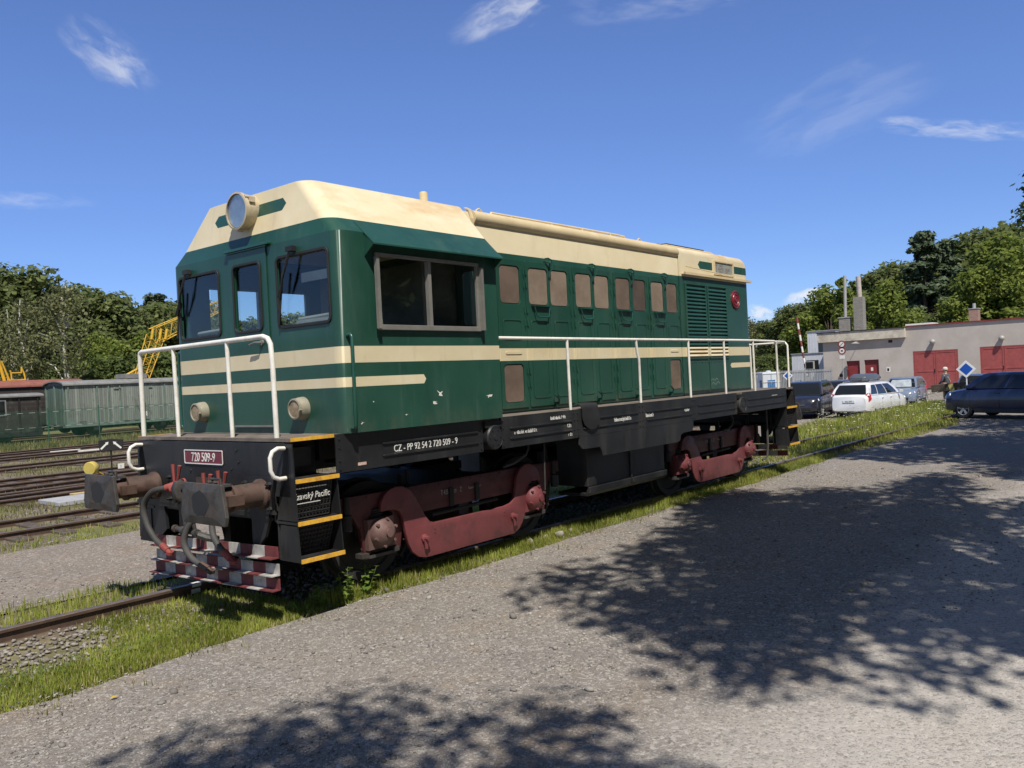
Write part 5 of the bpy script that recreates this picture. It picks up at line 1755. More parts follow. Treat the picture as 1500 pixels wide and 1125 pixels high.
tree_list = [
 (22.1, 76.5, 11.3, 'oak', 'broad dark tree cut off at the left edge of the picture'), (26.3, 80.8, 13.7, 'oak', 'broad dark tree behind the three white birches, half hidden at far left'),
 (26.3, 74.6, 14.2, 'oak', 'broad dark tree with the highest top in %s' % WL), (30.4, 79.0, 14.7, 'oak', 'tall broad tree just right of the highest top in %s' % WL),
 (18.0, 53.4, 9.2, 'birch', 'leaning birch with a white stem, middle one of three'), (19.7, 51.2, 10.2, 'birch', 'tallest birch with a forked white stem, rightmost of three'), (17.5, 53.9, 8.6, 'birch', 'thin birch with a white stem, leftmost of three'),
 (30.3, 72.8, 12.5, 'oak', 'broad tree right behind the tallest birch'), (32.9, 72.9, 11.9, 'oak', 'broad tree above the grey roof of the green wagon'),
 (36.4, 74.9, 12.0, 'oak', 'broad tree left of the top of the yellow crane jib'), (26.8, 62.6, 7.4, 'maple', 'paler leafy tree above the middle of the green wagon'), (27.4, 57.6, 7.6, 'maple', 'paler leafy tree just left of the yellow crane jib'),
 (39.7, 77.2, 12.9, 'pine', 'dark pine behind the yellow crane jib'), (39.9, 73.8, 12.2, 'oak', 'broad tree touching the left edge of the locomotive cab'), (43.5, 75.7, 12.1, 'oak', 'broad tree seen through the left cab window'),
 (20.4, 66.0, 6.6, 'bush', 'dense bush at the foot of the leftmost birch'), (24.9, 65.0, 6.4, 'bush', 'dense bush at the foot of the forked birch'), (27.4, 54.5, 6.2, 'bush', 'dense bush at the foot of the yellow crane jib'),
 (46.3, 75.6, 11.3, 'oak', 'broad tree seen through the glass of the cab door'), (48.9, 72.4, 10.3, 'oak', 'broad tree seen in the right cab window'), (51.5, 69.2, 10.4, 'oak', 'broad tree hidden behind the cab, right of the cab window view'), 
 (23.0, 62.9, 6.8, 'bush', 'dark bush between the middle and the tallest birch'), (24.9, 54.3, 5.6, 'bush', 'low bush directly above the roof hatch of the green wagon'), (29.7, 54.8, 6.3, 'bush', 'dark bush right of the crane jib, beside the cab'), (20.3, 66.2, 6.7, 'bush', 'bush at the left edge, under the broad dark trees'),
 (16.0, 70.0, 8.0, 'bush', 'bush beyond the left edge of the picture'),
 (109.5, 46.8, 8.9, 'oak', 'distant tree right against the rear end of the locomotive'), (102.1, 39.7, 9.6, 'birch', 'feathery pale tree right beside the rear of the locomotive hood'), (109.5, 40.2, 8.6, 'oak', 'small distant tree under the little cloud'),
 (101.7, 34.0, 9.8, 'oak', 'dark round tree left of the red and white barrier pole'), (99.6, 30.2, 10.7, 'oak', 'dark tree directly behind the red and white barrier pole'), (92.9, 25.7, 10.8, 'maple', 'light green tree left of the chimney pipes'),
 (87.9, 22.4, 11.8, 'poplar', 'pointed slim tree behind the thin chimney pipe'), (90.7, 22.2, 11.6, 'poplar', 'pointed slim tree behind the thick chimney pipe'), (85.9, 18.5, 10.5, 'maple', 'round light green tree right of the tall stone chimney'),
 (114.3, 25.1, 15.3, 'oak', 'dark tree rising behind the round light green tree, left one of two'), (118.3, 23.4, 15.0, 'oak', 'dark tree rising behind the round light green tree, right one of two'),
 (108.8, 19.1, 17.8, 'pine', 'tall dark pine with a jagged top above the warehouse'), (112.7, 17.6, 16.8, 'pine', 'dark pine just right of the one with the jagged top'), (102.9, 13.7, 12.2, 'pine', 'lower dark pine in front of the two tall pines'),
 (129.2, 16.6, 21.5, 'oak', 'highest dark tree on the hilltop at the right'), (101.3, 9.4, 15.0, 'maple', 'big light green tree behind the brick chimney'), (130.7, 11.6, 20.5, 'oak', 'dark tree on the hilltop at the right edge'),
 (106.2, 6.7, 14.3, 'maple', 'light green tree at the right edge of the picture'), (95.1, 10.6, 11.3, 'maple', 'lower light green tree just left of the brick chimney'),
 (95.0, 17.0, 8.4, 'bush', 'bush over the warehouse roof, right of the round light green tree'), (86.8, 26.8, 4.2, 'bush', 'low bush behind the white cabins'), (91.0, 31.2, 4.1, 'bush', 'low bush above the slatted fence, left of the barrier'),
 (114.8, 5.7, 17.1, 'oak', 'dark tree beyond the right edge, above the warehouse doors'), (100.1, 7.8, 8.5, 'bush', 'bush just above the warehouse roof at the right'), (95.1, 13.7, 7.7, 'bush', 'bush just above the roof between the chimneys'), (91.3, 33.9, 4.6, 'bush', 'low bush at the left end of the slatted fence'),
 (112.0, 2.8, 15.6, 'oak', 'dark tree outside the picture at the right'),
 (118, 33, 11.5, 'oak', 'dark distant tree filling the gap above the barrier'), (122, 29, 13.5, 'oak', 'dark distant tree above the white cabins'), (120, 38, 9.8, 'oak', 'distant tree between the hood and the barrier'),
]
cnt = {}
for i, (x, y, h, k, lab) in enumerate(tree_list):
    pr = protos[k]
    j = cnt.get(k, 0); cnt[k] = j+1
    p = pr[j % len(pr)]
    if id(p) in used: t = copy_tree(p)
    else: t = p; used.add(id(p))
    H0 = {'oak': 12, 'maple': 11, 'pine': 15, 'birch': 10, 'poplar': 12, 'bush': 6}[k]
    s = h/H0
    t.location = (x, y, -.12+terrain(x, y)); t.rotation_euler = (0, 0, (i*2.399) % 6.28)
    sx = s*random.uniform(.92, 1.15)*(1.12 if k in ('oak', 'maple', 'bush') else 1)
    t.scale = (sx, sx, s)
    tag(t, lab, 'bush' if k == 'bush' else 'tree', 'trees of the wood behind the wagons' if y > 50 else 'trees of the wood behind the warehouse')
# trees standing right of and behind the photographer; they throw the dappled shade on the road
shade = [tree_proto('broadleaf_tree', 'shade', 12.5, 27000, s) for s in (21, 22)]
k_ = 0
for x, y, s, sz_, rz, lab in ((2.2, -9.15, 0, (1.0, .44, 1.04), .1, 'big leafy tree right of the road whose shade falls beside the rear bogie'), (12.6, -10.9, 1, (1.0, 1.0, 1.05), 2.1, 'big leafy tree right of the road shading the road behind the locomotive'),
                       (-6.7, -10.45, 1, (.58, .58, .9), 1.2, 'slim leafy tree behind the photographer, shading the bottom of the picture'), (-.3, -12.95, 0, (.50, .40, .8), 4.0, 'small leafy tree shading the lower right corner of the road'),
                       (21.6, -11.2, 0, (1.0, 1.0, 1.0), 5.1, 'big leafy tree right of the road, shading its far end'), (33.0, -8.0, 1, (1.06, 1.06, .82), 3.0, 'leafy tree whose branch tip enters the picture at the right edge')):
    t = shade[s] if k_ in (0, 1) else copy_tree(shade[s])
    k_ += 1
    t.location = (x, y, -.12); t.rotation_euler = (0, 0, rz); t.scale = sz_
    tag(t, lab, 'tree', 'shade trees along the right side of the road')

for i, (x, y, h, lab) in enumerate(((-9, -19, 9.5, 'leafy tree of the wood right of the road, level with the photographer'), (-1, -20.5, 10.5, 'leafy tree of the wood right of the road, level with the locomotive cab'), (7, -20, 10, 'leafy tree of the wood right of the road, level with the hood doors'),
                              (15, -20.5, 10.5, 'leafy tree of the wood right of the road, level with the rear buffers'), (24, -20, 10, 'leafy tree of the wood right of the road, past the locomotive'), (34, -19.5, 10, 'leafy tree of the wood right of the road, level with the buffer stop'))):
    t = copy_tree(protos['oak'][i % 3]); s = h/12
    t.location = (x, y, -.12); t.rotation_euler = (0, 0, i*1.7); t.scale = (s*1.5, s*1.3, s)
    tag(t, lab, 'tree', 'trees of the wood right of the road')
# ================================================================== WAGONS, FENCE, CRANE, POINT INDICATOR
def wood_mat(name, a, b_, c_, horiz=False, sc=9.0):
    m = bpy.data.materials.new(name); m.use_nodes = True
    T = NT(m.node_tree); co = T.n('ShaderNodeTexCoord').outputs['Object']
    x, y, z = T.n('ShaderNodeSeparateXYZ', Vector=co).outputs
    u = T.m('MULTIPLY', z if horiz else T.m('ADD', x, y), sc)
    fr = T.m('FRACT', u)
    cell = T.m('FLOOR', u)
    rv = T.n('ShaderNodeTexWhiteNoise', {'noise_dimensions': '1D'}, W=cell).outputs['Value']
    vec = T.scale(co, (.2, .2, 2.5) if horiz else (3, 3, .3))
    c = T.mix(T.noise(vec, 4, 6, .7), a, b_)
    c = T.mix(T.m('MULTIPLY', rv, .8), c, c_)
    wear = T.ramp(T.noise(T.scale(co, (2, 2, .7)), 3, 6, .7), .52, .68)
    c = T.mix(T.m('MULTIPLY', wear, .75), c, (.12, .105, .085))
    gap = T.m('LESS_THAN', fr, .09)
    c = T.mix(T.m('MULTIPLY', gap, .8), c, (.02, .02, .018))
    bp = T.n('ShaderNodeBump', Strength=.5, Distance=.02, Height=T.m('SUBTRACT', 1.0, gap))
    b = T.n('ShaderNodeBsdfPrincipled', Base_Color=c, Roughness=.85, Normal=bp.outputs[0])
    T.n('ShaderNodeOutputMaterial', Surface=b.outputs[0])
    return m
M['gw'] = wood_mat('faded_green_boards', (.19, .215, .185), (.36, .39, .34), (.13, .145, .125), False, 8.5)
M['ge'] = wood_mat('green_end_boards', (.085, .14, .11), (.15, .215, .175), (.06, .11, .085), False, 8.5)
M['bw'] = wood_mat('blackened_boards', (.030, .025, .022), (.060, .048, .040), (.02, .017, .015), True, 9)
M['roofgrey'] = mat('grey_roofing', (.20, .20, .192), .8, var=.2, grime=(.14, .13, .12), gamt=.5)
M['roofred'] = mat('dull_red_roofing', (.24, .085, .06), .8, var=.2, grime=(.13, .09, .07), gamt=.5)
M['yel'] = mat('yellow_crane_paint', (.62, .38, .03), .5, var=.12, grime=(.35, .18, .04), gamt=.4)
M['irongrn'] = mat('green_grey_iron', (.15, .20, .17), .7, var=.2)
def wagon(name, label, x0, x1, y0, y1, zb, zt, zr, mw, me, mr, ribs, door=None, win=(), wheels=()):
    t = thing(name, label, 'wagon', (x0, y0, -.1))
    ox, oy = x0, y0
    L, Wd = x1-x0, y1-y0
    o = .1
    b = MB(); b.box(0, 0, zb+o, L, Wd, zt+o); b.build('body', mw, t)
    b = MB(); b.box(-.012, .02, zb+o, -.001, Wd-.02, zt+o-.02); b.build('end_wall', me, t)
    b = MB()
    n = 12
    pr = [(Wd/2+(Wd/2+.10)*math.sin(R(-90+180*i/n)), zt+o+(zr-zt)*math.cos(R(-90+180*i/n))) for i in range(n+1)]
    b.rings([[Vector((x, p[0], p[1]+.012)) for p in pr]+[Vector((x, p[0], p[1]-.05)) for p in reversed(pr)] for x in (-.14, L+.14)])
    pr2 = [(p[0]*.96+Wd*.02, p[1]-.06) for p in pr]
    b.rings([[Vector((x, p[0], p[1])) for p in pr2] for x in (-.001, L+.001)])
    b.build('roof', mr, t, smooth=40)
    b = MB()
    for f in ribs:
        b.box(f*L-.03, -.05, zb+o-.10, f*L+.03, -.002, zt+o-.04)
    b.box(-.02, -.04, zb+o-.16, L+.02, Wd+.04, zb+o-.001)
    for sx in (0, L):
        b.rings([[Vector((sx+(-.01 if sx == 0 else .01), -.045, zb+o)), Vector((sx+(.5 if sx == 0 else -.5), -.045, zb+o)), Vector((sx+(-.01 if sx == 0 else .01), -.045, zb+o+.45))], [Vector((sx+(-.01 if sx == 0 else .01), -.042, zb+o)), Vector((sx+(.5 if sx == 0 else -.5), -.042, zb+o)), Vector((sx+(-.01 if sx == 0 else .01), -.042, zb+o+.45))]])
    for k in range(3):
        b.box(-.05, Wd*(.04+.45*k), zb+o, -.013, Wd*(.10+.45*k), zt+o)
    b.build('framing', M['irongrn'] if mw is M['gw'] else M['blackdark'], t)
    if door:
        b = MB()
        b.box(door[0]*L, -.075, zb+o+.02, door[1]*L, -.055, zt+o-.28)
        b.box(door[0]*L-.4, -.08, zt+o-.26, door[1]*L+.2, -.05, zt+o-.22)
        d = b.build('sliding_door', mw, t)
        MB().box(door[1]*L-.28, -.085, zb+o+.20, door[1]*L-.16, -.076, zb+o+.46).build('paper_notice', M['letter'], d)
    for f in win:
        b = MB(); b.box(f*L, -.03, zt+o-.95, f*L+.75, -.0025, zt+o-.15); w = b.build('window', M['roofgrey'], t)
        MB().box(f*L+.07, -.036, zt+o-.88, f*L+.68, -.031, zt+o-.22).build('pane', M['carglass'], w)
    for x in wheels:
        b = MB(); b.cyl((x, .12, .42+o), (x, Wd-.12, .42+o), .06, 10); ax = b.build('wheelset', M['blackdark'], t)
        for y in (.3, Wd-.3):
            MB().lathe([(.1, -.06), (.38, -.05), (.42, -.04), (.42, .05), (.38, .06), (.1, .06)], (x, y, .42+o), (0, 1, 0), 24).build('wheel', M['blackdark'], ax)
        b = MB(); b.box(x-.5, .02, .48+o, x+.5, .06, zb+o-.16); b.box(x-.13, -.02, .30+o, x+.13, .08, .55+o); b.build('axle_guard', M['blackdark'], t)
    b = MB(); b.box(.3, .4, .50+o, L-.3, Wd-.4, zb+o-.16)
    for y in (.45, Wd-.45):
        b.lathe([(.06, 0), (.06, .35), (.16, .36), (.16, .39)], (-.02, y, zb+o-.1), (-1, 0, 0), 12)
    b.build('underframe', M['blackdark'], t)
    return t
g = wagon('boxcar', 'faded green wooden boxcar with a grey curved roof behind the wire fence', 14.2, 20.9, 38, 40.4, .68, 2.76, 2.98, M['gw'], M['ge'], M['roofgrey'], (.02, .24, .33, .42, .60, .80, .98), (.43, .66), (), (1.5, 5.2))
b = MB(); b.box(3.25, .6, 3.10, 4.7, 1.3, 3.35); b.build('roof_hatch', M['roofgrey'], g, bevel=.01)
b = MB()
for dx, dz, w, h_ in ((0, 0, .10, .05), (.14, -.02, .08, .07), (.03, -.10, .06, .05), (.16, -.12, .09, .05), (.08, -.2, .07, .05)):
    b.box(3.72+dx, -.0785, 1.50+dz, 3.72+dx+w, -.0765, 1.50+dz+h_)
b.box(.62, -.0535, .86, .98, -.0515, .90)
b.build('old_lettering', M['blackdark'], g)
w2 = wagon('passenger_wagon', 'blackened wooden wagon with a small window, left of the green boxcar', 5.2, 13.0, 38, 40.4, .45, 2.28, 2.42, M['bw'], M['bw'], M['roofgrey'], (.02, .45, .72, .87, .98), None, (.70,), (1.6, 6.2))
wagon('passenger_wagon', 'dark weathered wagon right behind the green boxcar, beside the cab', 21.6, 29.5, 38.4, 40.8, .6, 2.45, 2.62, M['bw'], M['bw'], M['roofgrey'], (.02, .3, .6, .98), None, (), (1.5, 6.2))
wagon('passenger_carriage', 'long carriage with a dull red roof behind the wooden wagons', 4.0, 17.2, 43.0, 45.4, .8, 2.85, 3.2, M['bw'], M['bw'], M['roofred'], (.02, .5, .98), None, (), (2, 13))
# coupling gear between the two wagons
# wire fence with green posts
fx0, fx1, fy = 6.3, 30.0, 31.0
t = thing('wire_fence', 'green chain-link fence with thin posts and white glints painted on its wires, in front of the old wagons', 'fence', (fx0, fy, -.1))
fg = mat('green_fence_post', (.025, .10, .06), .5)
b0 = None
for i in range(12):
    x = i*2.15
    if b0 is None:
        b = MB(); b.cyl((0, 0, 0), (0, 0, 1.78), .026, 8); b0 = b.build('post', fg, t, loc=(x, 0, 0))
    else:
        c = b0.copy(); COL.objects.link(c); c.parent = t; c.location = (x, 0, 0)
L_ = fx1-fx0
V, F = [], []
def strip(a, c, w=.0035):
    i = len(V); d = (Vector(c)-Vector(a)).normalized(); p = Vector((-d.z, 0, d.x))*w
    V.extend([Vector(a)-p, Vector(c)-p, Vector(c)+p, Vector(a)+p]); F.append((i, i+1, i+2, i+3))
hF = 1.62
x = -hF
while x < L_:
    for s in (1, -1):
        xa, xb = (x, x+hF) if s > 0 else (x+hF, x)
        strip((xa, .03+.004*s, .05), (xb, .03+.004*s, .05+hF))
    x += .085
for z in (.05, .85, 1.66): strip((0, .04, z), (L_, .04, z), .005)
V = [(min(max(v.x, 0), L_), v.y, v.z) for v in V]
np_mesh('chain_link', V, F, fg, t)
def dash_mat():
    m = bpy.data.materials.new('painted_wire_glints'); m.use_nodes = True
    T = NT(m.node_tree); co = T.n('ShaderNodeTexCoord').outputs['Object']
    x = T.n('ShaderNodeSeparateXYZ', Vector=co).outputs[0]
    c = T.mix(T.m('GREATER_THAN', T.m('FRACT', T.m('MULTIPLY', x, 2.1)), .5), (.03, .09, .06), (.62, .62, .60))
    b = T.n('ShaderNodeBsdfPrincipled', Base_Color=c, Roughness=.7)
    T.n('ShaderNodeOutputMaterial', Surface=b.outputs[0])
    return m
dm = dash_mat()
MB().box(0, .05, 1.588, L_, .056, 1.606).build('glint_wire', dm, t)  # sun glints on the tension wires, painted as white dashes
MB().box(0, .05, .952, L_, .056, .966).build('glint_wire', dm, t)
# yellow crane with lattice jib
t = thing('railway_crane', 'yellow lattice jib of a railway crane rising behind the green boxcar', 'crane', (22.2, 46, -.1))
def lattice(name, p0, p1, w0, w1, nb):
    b = MB(); p0, p1 = Vector(p0), Vector(p1)
    ax = (p1-p0).normalized(); sy = Vector((0, 1, 0)); sx = ax.cross(sy).normalized()
    def P(t, i, j): return p0.lerp(p1, t)+(sx*i+sy*j)*(w0+(w1-w0)*t)/2
    for i, j in ((1, 1), (1, -1), (-1, -1), (-1, 1)):
        b.tube([P(0, i, j), P(1, i, j)], .034, 6)
    cs = ((1, 1), (1, -1), (-1, -1), (-1, 1))
    for k in range(nb):
        for q in range(4):
            a_, c_ = cs[q], cs[(q+1) % 4]
            if k % 2: a_, c_ = c_, a_
            b.tube([P(k/nb, *a_), P((k+1)/nb, *c_)], .017, 5)
            b.tube([P(k/nb, *cs[q]), P(k/nb, *cs[(q+1) % 4])], .014, 5)
    b.build(name, M['yel'], t)
lattice('jib', (-.35, 0, 2.2), (1.15, 0, 6.0), .60, .85, 7)
lattice('jib', (1.15, 0, 6.05), (6.2, 0, 8.3), 1.0, .65, 9)
b = MB()
for dx in (-.45, .1, .5):
    b.tube([(1.05+dx, -.5, 5.75), (1.2+dx, -.5, 6.45)], .09, 8)
b.build('jib_knee', M['yel'], t)
lattice('back_stay', (-1.1, 0, 3.3), (-.1, 0, 3.75), .22, .3, 4)
b = MB(); b.box(-2.6, -1.0, .9, 1.6, 1.0, 2.0); b.box(-2.3, -1.1, 2.0, -.4, 1.1, 3.0)
b.build('machinery_house', M['yel'], t)
t = thing('track_machine', 'yellow steel frame of a machine showing above the roof at the left edge', 'machine', (14.0, 46.5, -.1))
b = MB()
b.tube([(-.15, 0, 5.6), (.35, 0, 3.3)], .09, 8); b.tube([(.05, -.5, 4.5), (.45, -.5, 3.3)], .05, 6)
b.build('boom', M['yel'], t)
b = MB()
b.tube([(.55, -.3, 3.95), (.6, -.3, 3.8), (1.15, -.3, 3.8), (1.18, -.3, 4.15)], .05, 8)
b.tube([(.6, -.3, 3.8), (.62, -.3, 3.4), (1.35, -.3, 3.4), (1.3, -.3, 3.75), (1.16, -.3, 4.1)], .05, 8)
b.tube([(.6, .3, 3.8), (.62, .3, 3.4), (1.35, .3, 3.4), (1.35, -.3, 3.4)], .05, 8)
b.build('frame', M['yel'], t)
b = MB(); b.box(-1.2, -1, .9, 1.8, 1, 3.3); b.build('body', M['yel'], t)
# point indicator with lever weight
t = thing('point_indicator', 'black point indicator board with two white arrows beside the third track', 'railway signal', (5.6, 14.3, -.1))
b = MB(); b.tube([(0, 0, 0), (0, 0, .78)], .022, 8); b.box(-.12, -.15, 0, .12, .15, .10); b.build('stand', M['blackdark'], t)
bm_ = frame_m((0, -.03, .86), Vector((.84, -.54, 0)), (0, 0, 1))
b = MB(); b.shape([(-.29, .13), (-.29, .02), (-.27, -.14), (.27, -.14), (.29, .02), (.29, .13), (.03, .16), (-.03, .16)], [], .05, bm_, bevel=.004); bd = b.build('board', M['blackdark'], t)
b = MB()
for s in (-1, 1):
    c, d = Vector((s*.145, .0)), Vector((-s*.72, .69))
    if s > 0: d = Vector((-.72, .69))
    n_ = Vector((-d.y, d.x))
    pts = [c-d*.13+n_*.022, c+d*.06+n_*.022, c+d*.06+n_*.045, c+d*.13, c+d*.06-n_*.045, c+d*.06-n_*.022, c-d*.13-n_*.022]
    M2 = bm_ @ Matrix.Translation((0, 0, .0515))
    b.shape([(p.x, p.y) for p in pts], [], .004, M2)
b.build('white_arrow', M['letter'], bd)
b = MB(); b.box(.10, -.13, .24, .26, -.12, .37); tg = b.build('number_tag', M['letter'], t)
b = MB(); b.text('3', .06, NEAR(-.1305), .155, .27, .8); b.build('tag_lettering', M['blackdark'], tg, fixn=False)
b = MB(); b.tube([(-.25, -.1, .12), (-.58, -.22, .30)], .022, 8)
lv = b.build('lever', M['yel'], t)
b = MB(); b.lathe([(.03, -.09), (.15, -.09), (.165, -.07), (.165, .07), (.15, .09), (.03, .09)], (-.62, -.24, .34), Vector((.8, .55, .05)), 24)
b.build('counterweight', mat('yellow_weight', (.52, .41, .10), .5, var=.12, grime=(.3, .25, .1), gamt=.4), lv, smooth=40)
# ================================================================== WAREHOUSE
def brick_mat(name, a, b_, mortar, sx, sz):
    m = bpy.data.materials.new(name); m.use_nodes = True
    T = NT(m.node_tree); co = T.n('ShaderNodeTexCoord').outputs['Object']
    x, y, z = T.n('ShaderNodeSeparateXYZ', Vector=co).outputs
    v = T.n('ShaderNodeCombineXYZ', X=T.m('ADD', x, y), Y=z)
    br = T.n('ShaderNodeTexBrick', Vector=v.outputs[0], Color1=a, Color2=b_, Mortar=mortar, Scale=1.0, Mortar_Size=.012, Brick_Width=sx, Row_Height=sz)
    c = T.mix(T.m('MULTIPLY', T.noise(co, 5, 5, .6), .4), br.outputs[0], (.1, .09, .08))
    b = T.n('ShaderNodeBsdfPrincipled', Base_Color=c, Roughness=.9, Normal=T.n('ShaderNodeBump', Strength=.4, Distance=.02, Height=br.outputs['Fac']).outputs[0])
    T.n('ShaderNodeOutputMaterial', Surface=b.outputs[0])
    return m
def plaster_mat():
    m = bpy.data.materials.new('grey_render_wall'); m.use_nodes = True
    T = NT(m.node_tree); co = T.n('ShaderNodeTexCoord').outputs['Object']
    x, y, z = T.n('ShaderNodeSeparateXYZ', Vector=co).outputs
    c = T.mix(T.ramp(T.noise(co, .7, 6, .65), .35, .7), (.43, .385, .345), (.50, .455, .415))
    st = T.ramp(T.noise(T.scale(co, (1, 2.5, .25)), 2.2, 6, .7), .55, .75)
    c = T.mix(T.m('MULTIPLY', st, .3), c, (.40, .37, .33))
    c = T.mix(T.m('MULTIPLY', T.m('GREATER_THAN', T.noise(co, 1.6, 4, .7), .68), .55), c, (.54, .49, .39))
    low = T.ramp(T.m('ADD', z, T.m('MULTIPLY', T.noise(co, 3, 4, .6), .5)), .75, .35)
    c = T.mix(T.m('MULTIPLY', low, .35), c, (.22, .20, .18))
    b = T.n('ShaderNodeBsdfPrincipled', Base_Color=c, Roughness=.92, Normal=T.n('ShaderNodeBump', Strength=.25, Distance=.02, Height=T.noise(co, 18, 5, .7)).outputs[0])
    T.n('ShaderNodeOutputMaterial', Surface=b.outputs[0])
    return m
M['wall'] = plaster_mat()
M['cornice'] = mat('pale_cornice', (.56, .51, .42), .9, var=.12, grime=(.26, .22, .18), gamt=.5, gscale=1.2)
M['reddoor'] = mat('red_door_paint', (.34, .075, .07), .55, var=.12, grime=(.22, .06, .05), gamt=.4, gscale=2)
M['reddark'] = mat('dark_red_door', (.22, .03, .028), .5, var=.12)
M['brick'] = brick_mat('red_brick', (.34, .14, .10), (.42, .20, .14), (.38, .34, .30), .25, .09)
M['stonebrick'] = brick_mat('grey_stone_blocks', (.30, .28, .25), (.40, .37, .33), (.18, .17, .15), .22, .085)
M['galv'] = mat('galvanised_pipe', (.45, .44, .41), .5, metal=.3, var=.12, grime=(.25, .22, .18), gamt=.4)
bx, zb = 65.3, -.5
wh = thing('warehouse', 'long grey rendered warehouse with red double doors and a flat roof behind the parked cars', 'warehouse', (bx, 6, zb))
def ww(b, x0, y0, z0, x1, y1, z1): b.box(x0-bx, y0-6, z0-zb, x1-bx, y1-6, z1-zb)
WF = frame_m((0, 0, 0), (0, -1, 0), (0, 0, 1))          # wall face towards -x in warehouse coordinates: u = -(y-6)
def wy(y): return -(y-6)
b = MB()
holes = [[(wy(ya), 0.0005), (wy(yb), 0.0005), (wy(yb), zt), (wy(ya), zt)] for ya, yb, zt in ((10.03, 6.89, 3.02), (5.43, 2.3, 3.08), (.9, -2.2, 3.1))]
b.shape([(wy(10.45), 0), (wy(-9), 0), (wy(-9), 4.95), (wy(10.45), 4.95)], holes, .3, WF @ Matrix.Translation((0, 0, -.3)))
holes = [[(wy(ya), 0.0005), (wy(yb), 0.0005), (wy(yb), zt), (wy(ya), zt)] for ya, yb, zt in ((15.06, 14.03, 2.52), (13.67, 12.57, 2.54))]
b.shape([(wy(16.9), 0), (wy(10.452), 0), (wy(10.452), 4.9), (wy(16.9), 4.9)], holes, .3, WF @ Matrix.Translation((0, 0, -.3)))
b.box(.001, 10.6, 0, 11, 10.9, 4.5) if False else None
ww(b, bx+.3, 16.6, zb, bx+11, 16.9, 4.4)
ww(b, bx+.3, -9, zb, bx+11, -8.7, 4.45)
ww(b, bx+.301, -8.69, zb, bx+.8, 16.59, 4.3)
b.build('wall', M['wall'], wh)
b = MB(); ww(b, bx+.31, -8.68, 4.301, bx+11, 16.58, 4.42); b.build('roof', M['roofgrey'], wh)
b = MB()
ww(b, bx-.12, -9.1, 4.452, bx+.35, 10.43, 4.53)
b.build('roof_edge', M['reddark'], wh)
b = MB()
ww(b, bx-.30, 10.47, 3.64, bx-.001, 17.25, 4.40)
ww(b, bx-.30, 16.901, 3.64, bx+3, 17.25, 4.40)
cz = b.build('cornice', M['cornice'], wh, bevel=.01)
b = MB(); ww(b, bx-.36, 10.45, 4.401, bx+.28, 17.33, 4.46); b.build('coping', M['blackdark'], cz)
for ya, yb, zt in ((10.03, 6.89, 3.02), (5.43, 2.3, 3.08), (.9, -2.2, 3.1)):
    u0, u1 = wy(ya), wy(yb)
    mid = (u0+u1)/2
    first = None
    for ua, ub in ((u0+.09, mid-.01), (mid+.01, u1-.09)):
        b = MB()
        b.box(ua, .02, -.08, ub, zt-.09, -.04, M=WF)
        w = .11
        for (p0, q0, p1, q1) in ((ua, .02, ua+w, zt-.09), (ub-w, .02, ub, zt-.09), (ua+w, zt-.09-w, ub-w, zt-.09), (ua+w, .02, ub-w, .02+w), (ua+w, zt*.46, ub-w, zt*.46+w)):
            b.box(p0, q0, -.0395, p1, q1, -.018, M=WF)
        d = b.build('garage_door', M['reddoor'], wh, bevel=.006)
        if first is None:
            b = MB(); b.box(ub-.09, zt*.46-.05, -.0175, ub-.03, zt*.46+.22, .02, M=WF); b.build('door_latch', M['blackdark'], d)
            first = d
    b = MB()
    b.box(u0+.0005, .001, -.16, u0+.08, zt-.001, -.008, M=WF); b.box(u1-.08, .001, -.16, u1-.0005, zt-.001, -.008, M=WF); b.box(u0+.0805, zt-.08, -.16, u1-.0805, zt-.0015, -.008, M=WF)
    b.build('door_frame', M['reddoor'], wh)
for k, (ya, yb, zt) in enumerate(((15.06, 14.03, 2.52), (13.67, 12.57, 2.54))):
    u0, u1 = wy(ya), wy(yb)
    b = MB(); b.box(u0+.001, .001, -.2, u1-.001, zt-.001, -.16, M=WF)
    for z0, z1 in ((.2, .9), (1.1, 1.9)):
        b.box(u0+.18, z0, -.1595, u1-.18, z1, -.14, M=WF)
    d = b.build('side_door', M['reddark'], wh)
    if k:
        b = MB(); b.box(u0+.45, 1.65, -.1395, u0+.62, 1.92, -.135, M=WF); b.build('paper_notice', M['letter'], d)
def wall_lamp(y, z, goose):
    b = MB()
    c = Vector((-.001, y-6, z-zb))
    if goose:
        b.tube([c, c+Vector((-.5, 0, .12)), c+Vector((-.95, 0, .08))], .025, 6)
        b.lathe([(.05, .12), (.12, .08), (.34, .0), (.34, -.03), (.0, -.04)], c+Vector((-1.0, 0, -.02)), (0, 0, 1), 20)
    else:
        b.box(-.10, y-6-.12, z-zb-.02, -.001, y-6+.12, z-zb+.16)
        b.lathe([(.0, -.17), (.15, -.16), (.21, -.03), (.20, .06), (.12, .16), (.0, .19)], c+Vector((-.22, 0, -.02)), Vector((-.25, 0, 1)), 18)
    b.build('wall_lamp', mat('grey_lamp_glass', (.33, .325, .31), .4, var=.1), wh, smooth=45)
wall_lamp(8.55, 3.2, False); wall_lamp(3.95, 3.16, False); wall_lamp(14.0, 3.42, True)
b = MB(); b.box(wy(11.78), 3.80, .001, wy(11.48), 4.02, .012, M=WF); b.build('air_vent', M['blackdark'], wh)
b = MB(); b.box(wy(12.02), 1.50, .001, wy(11.72), 1.90, .012, M=WF); vb = b.build('meter_box', M['letter'], wh)
MB().box(wy(11.95), 1.58, .0125, wy(11.80), 1.80, .02, M=WF).build('meter_face', M['blackdark'], vb)
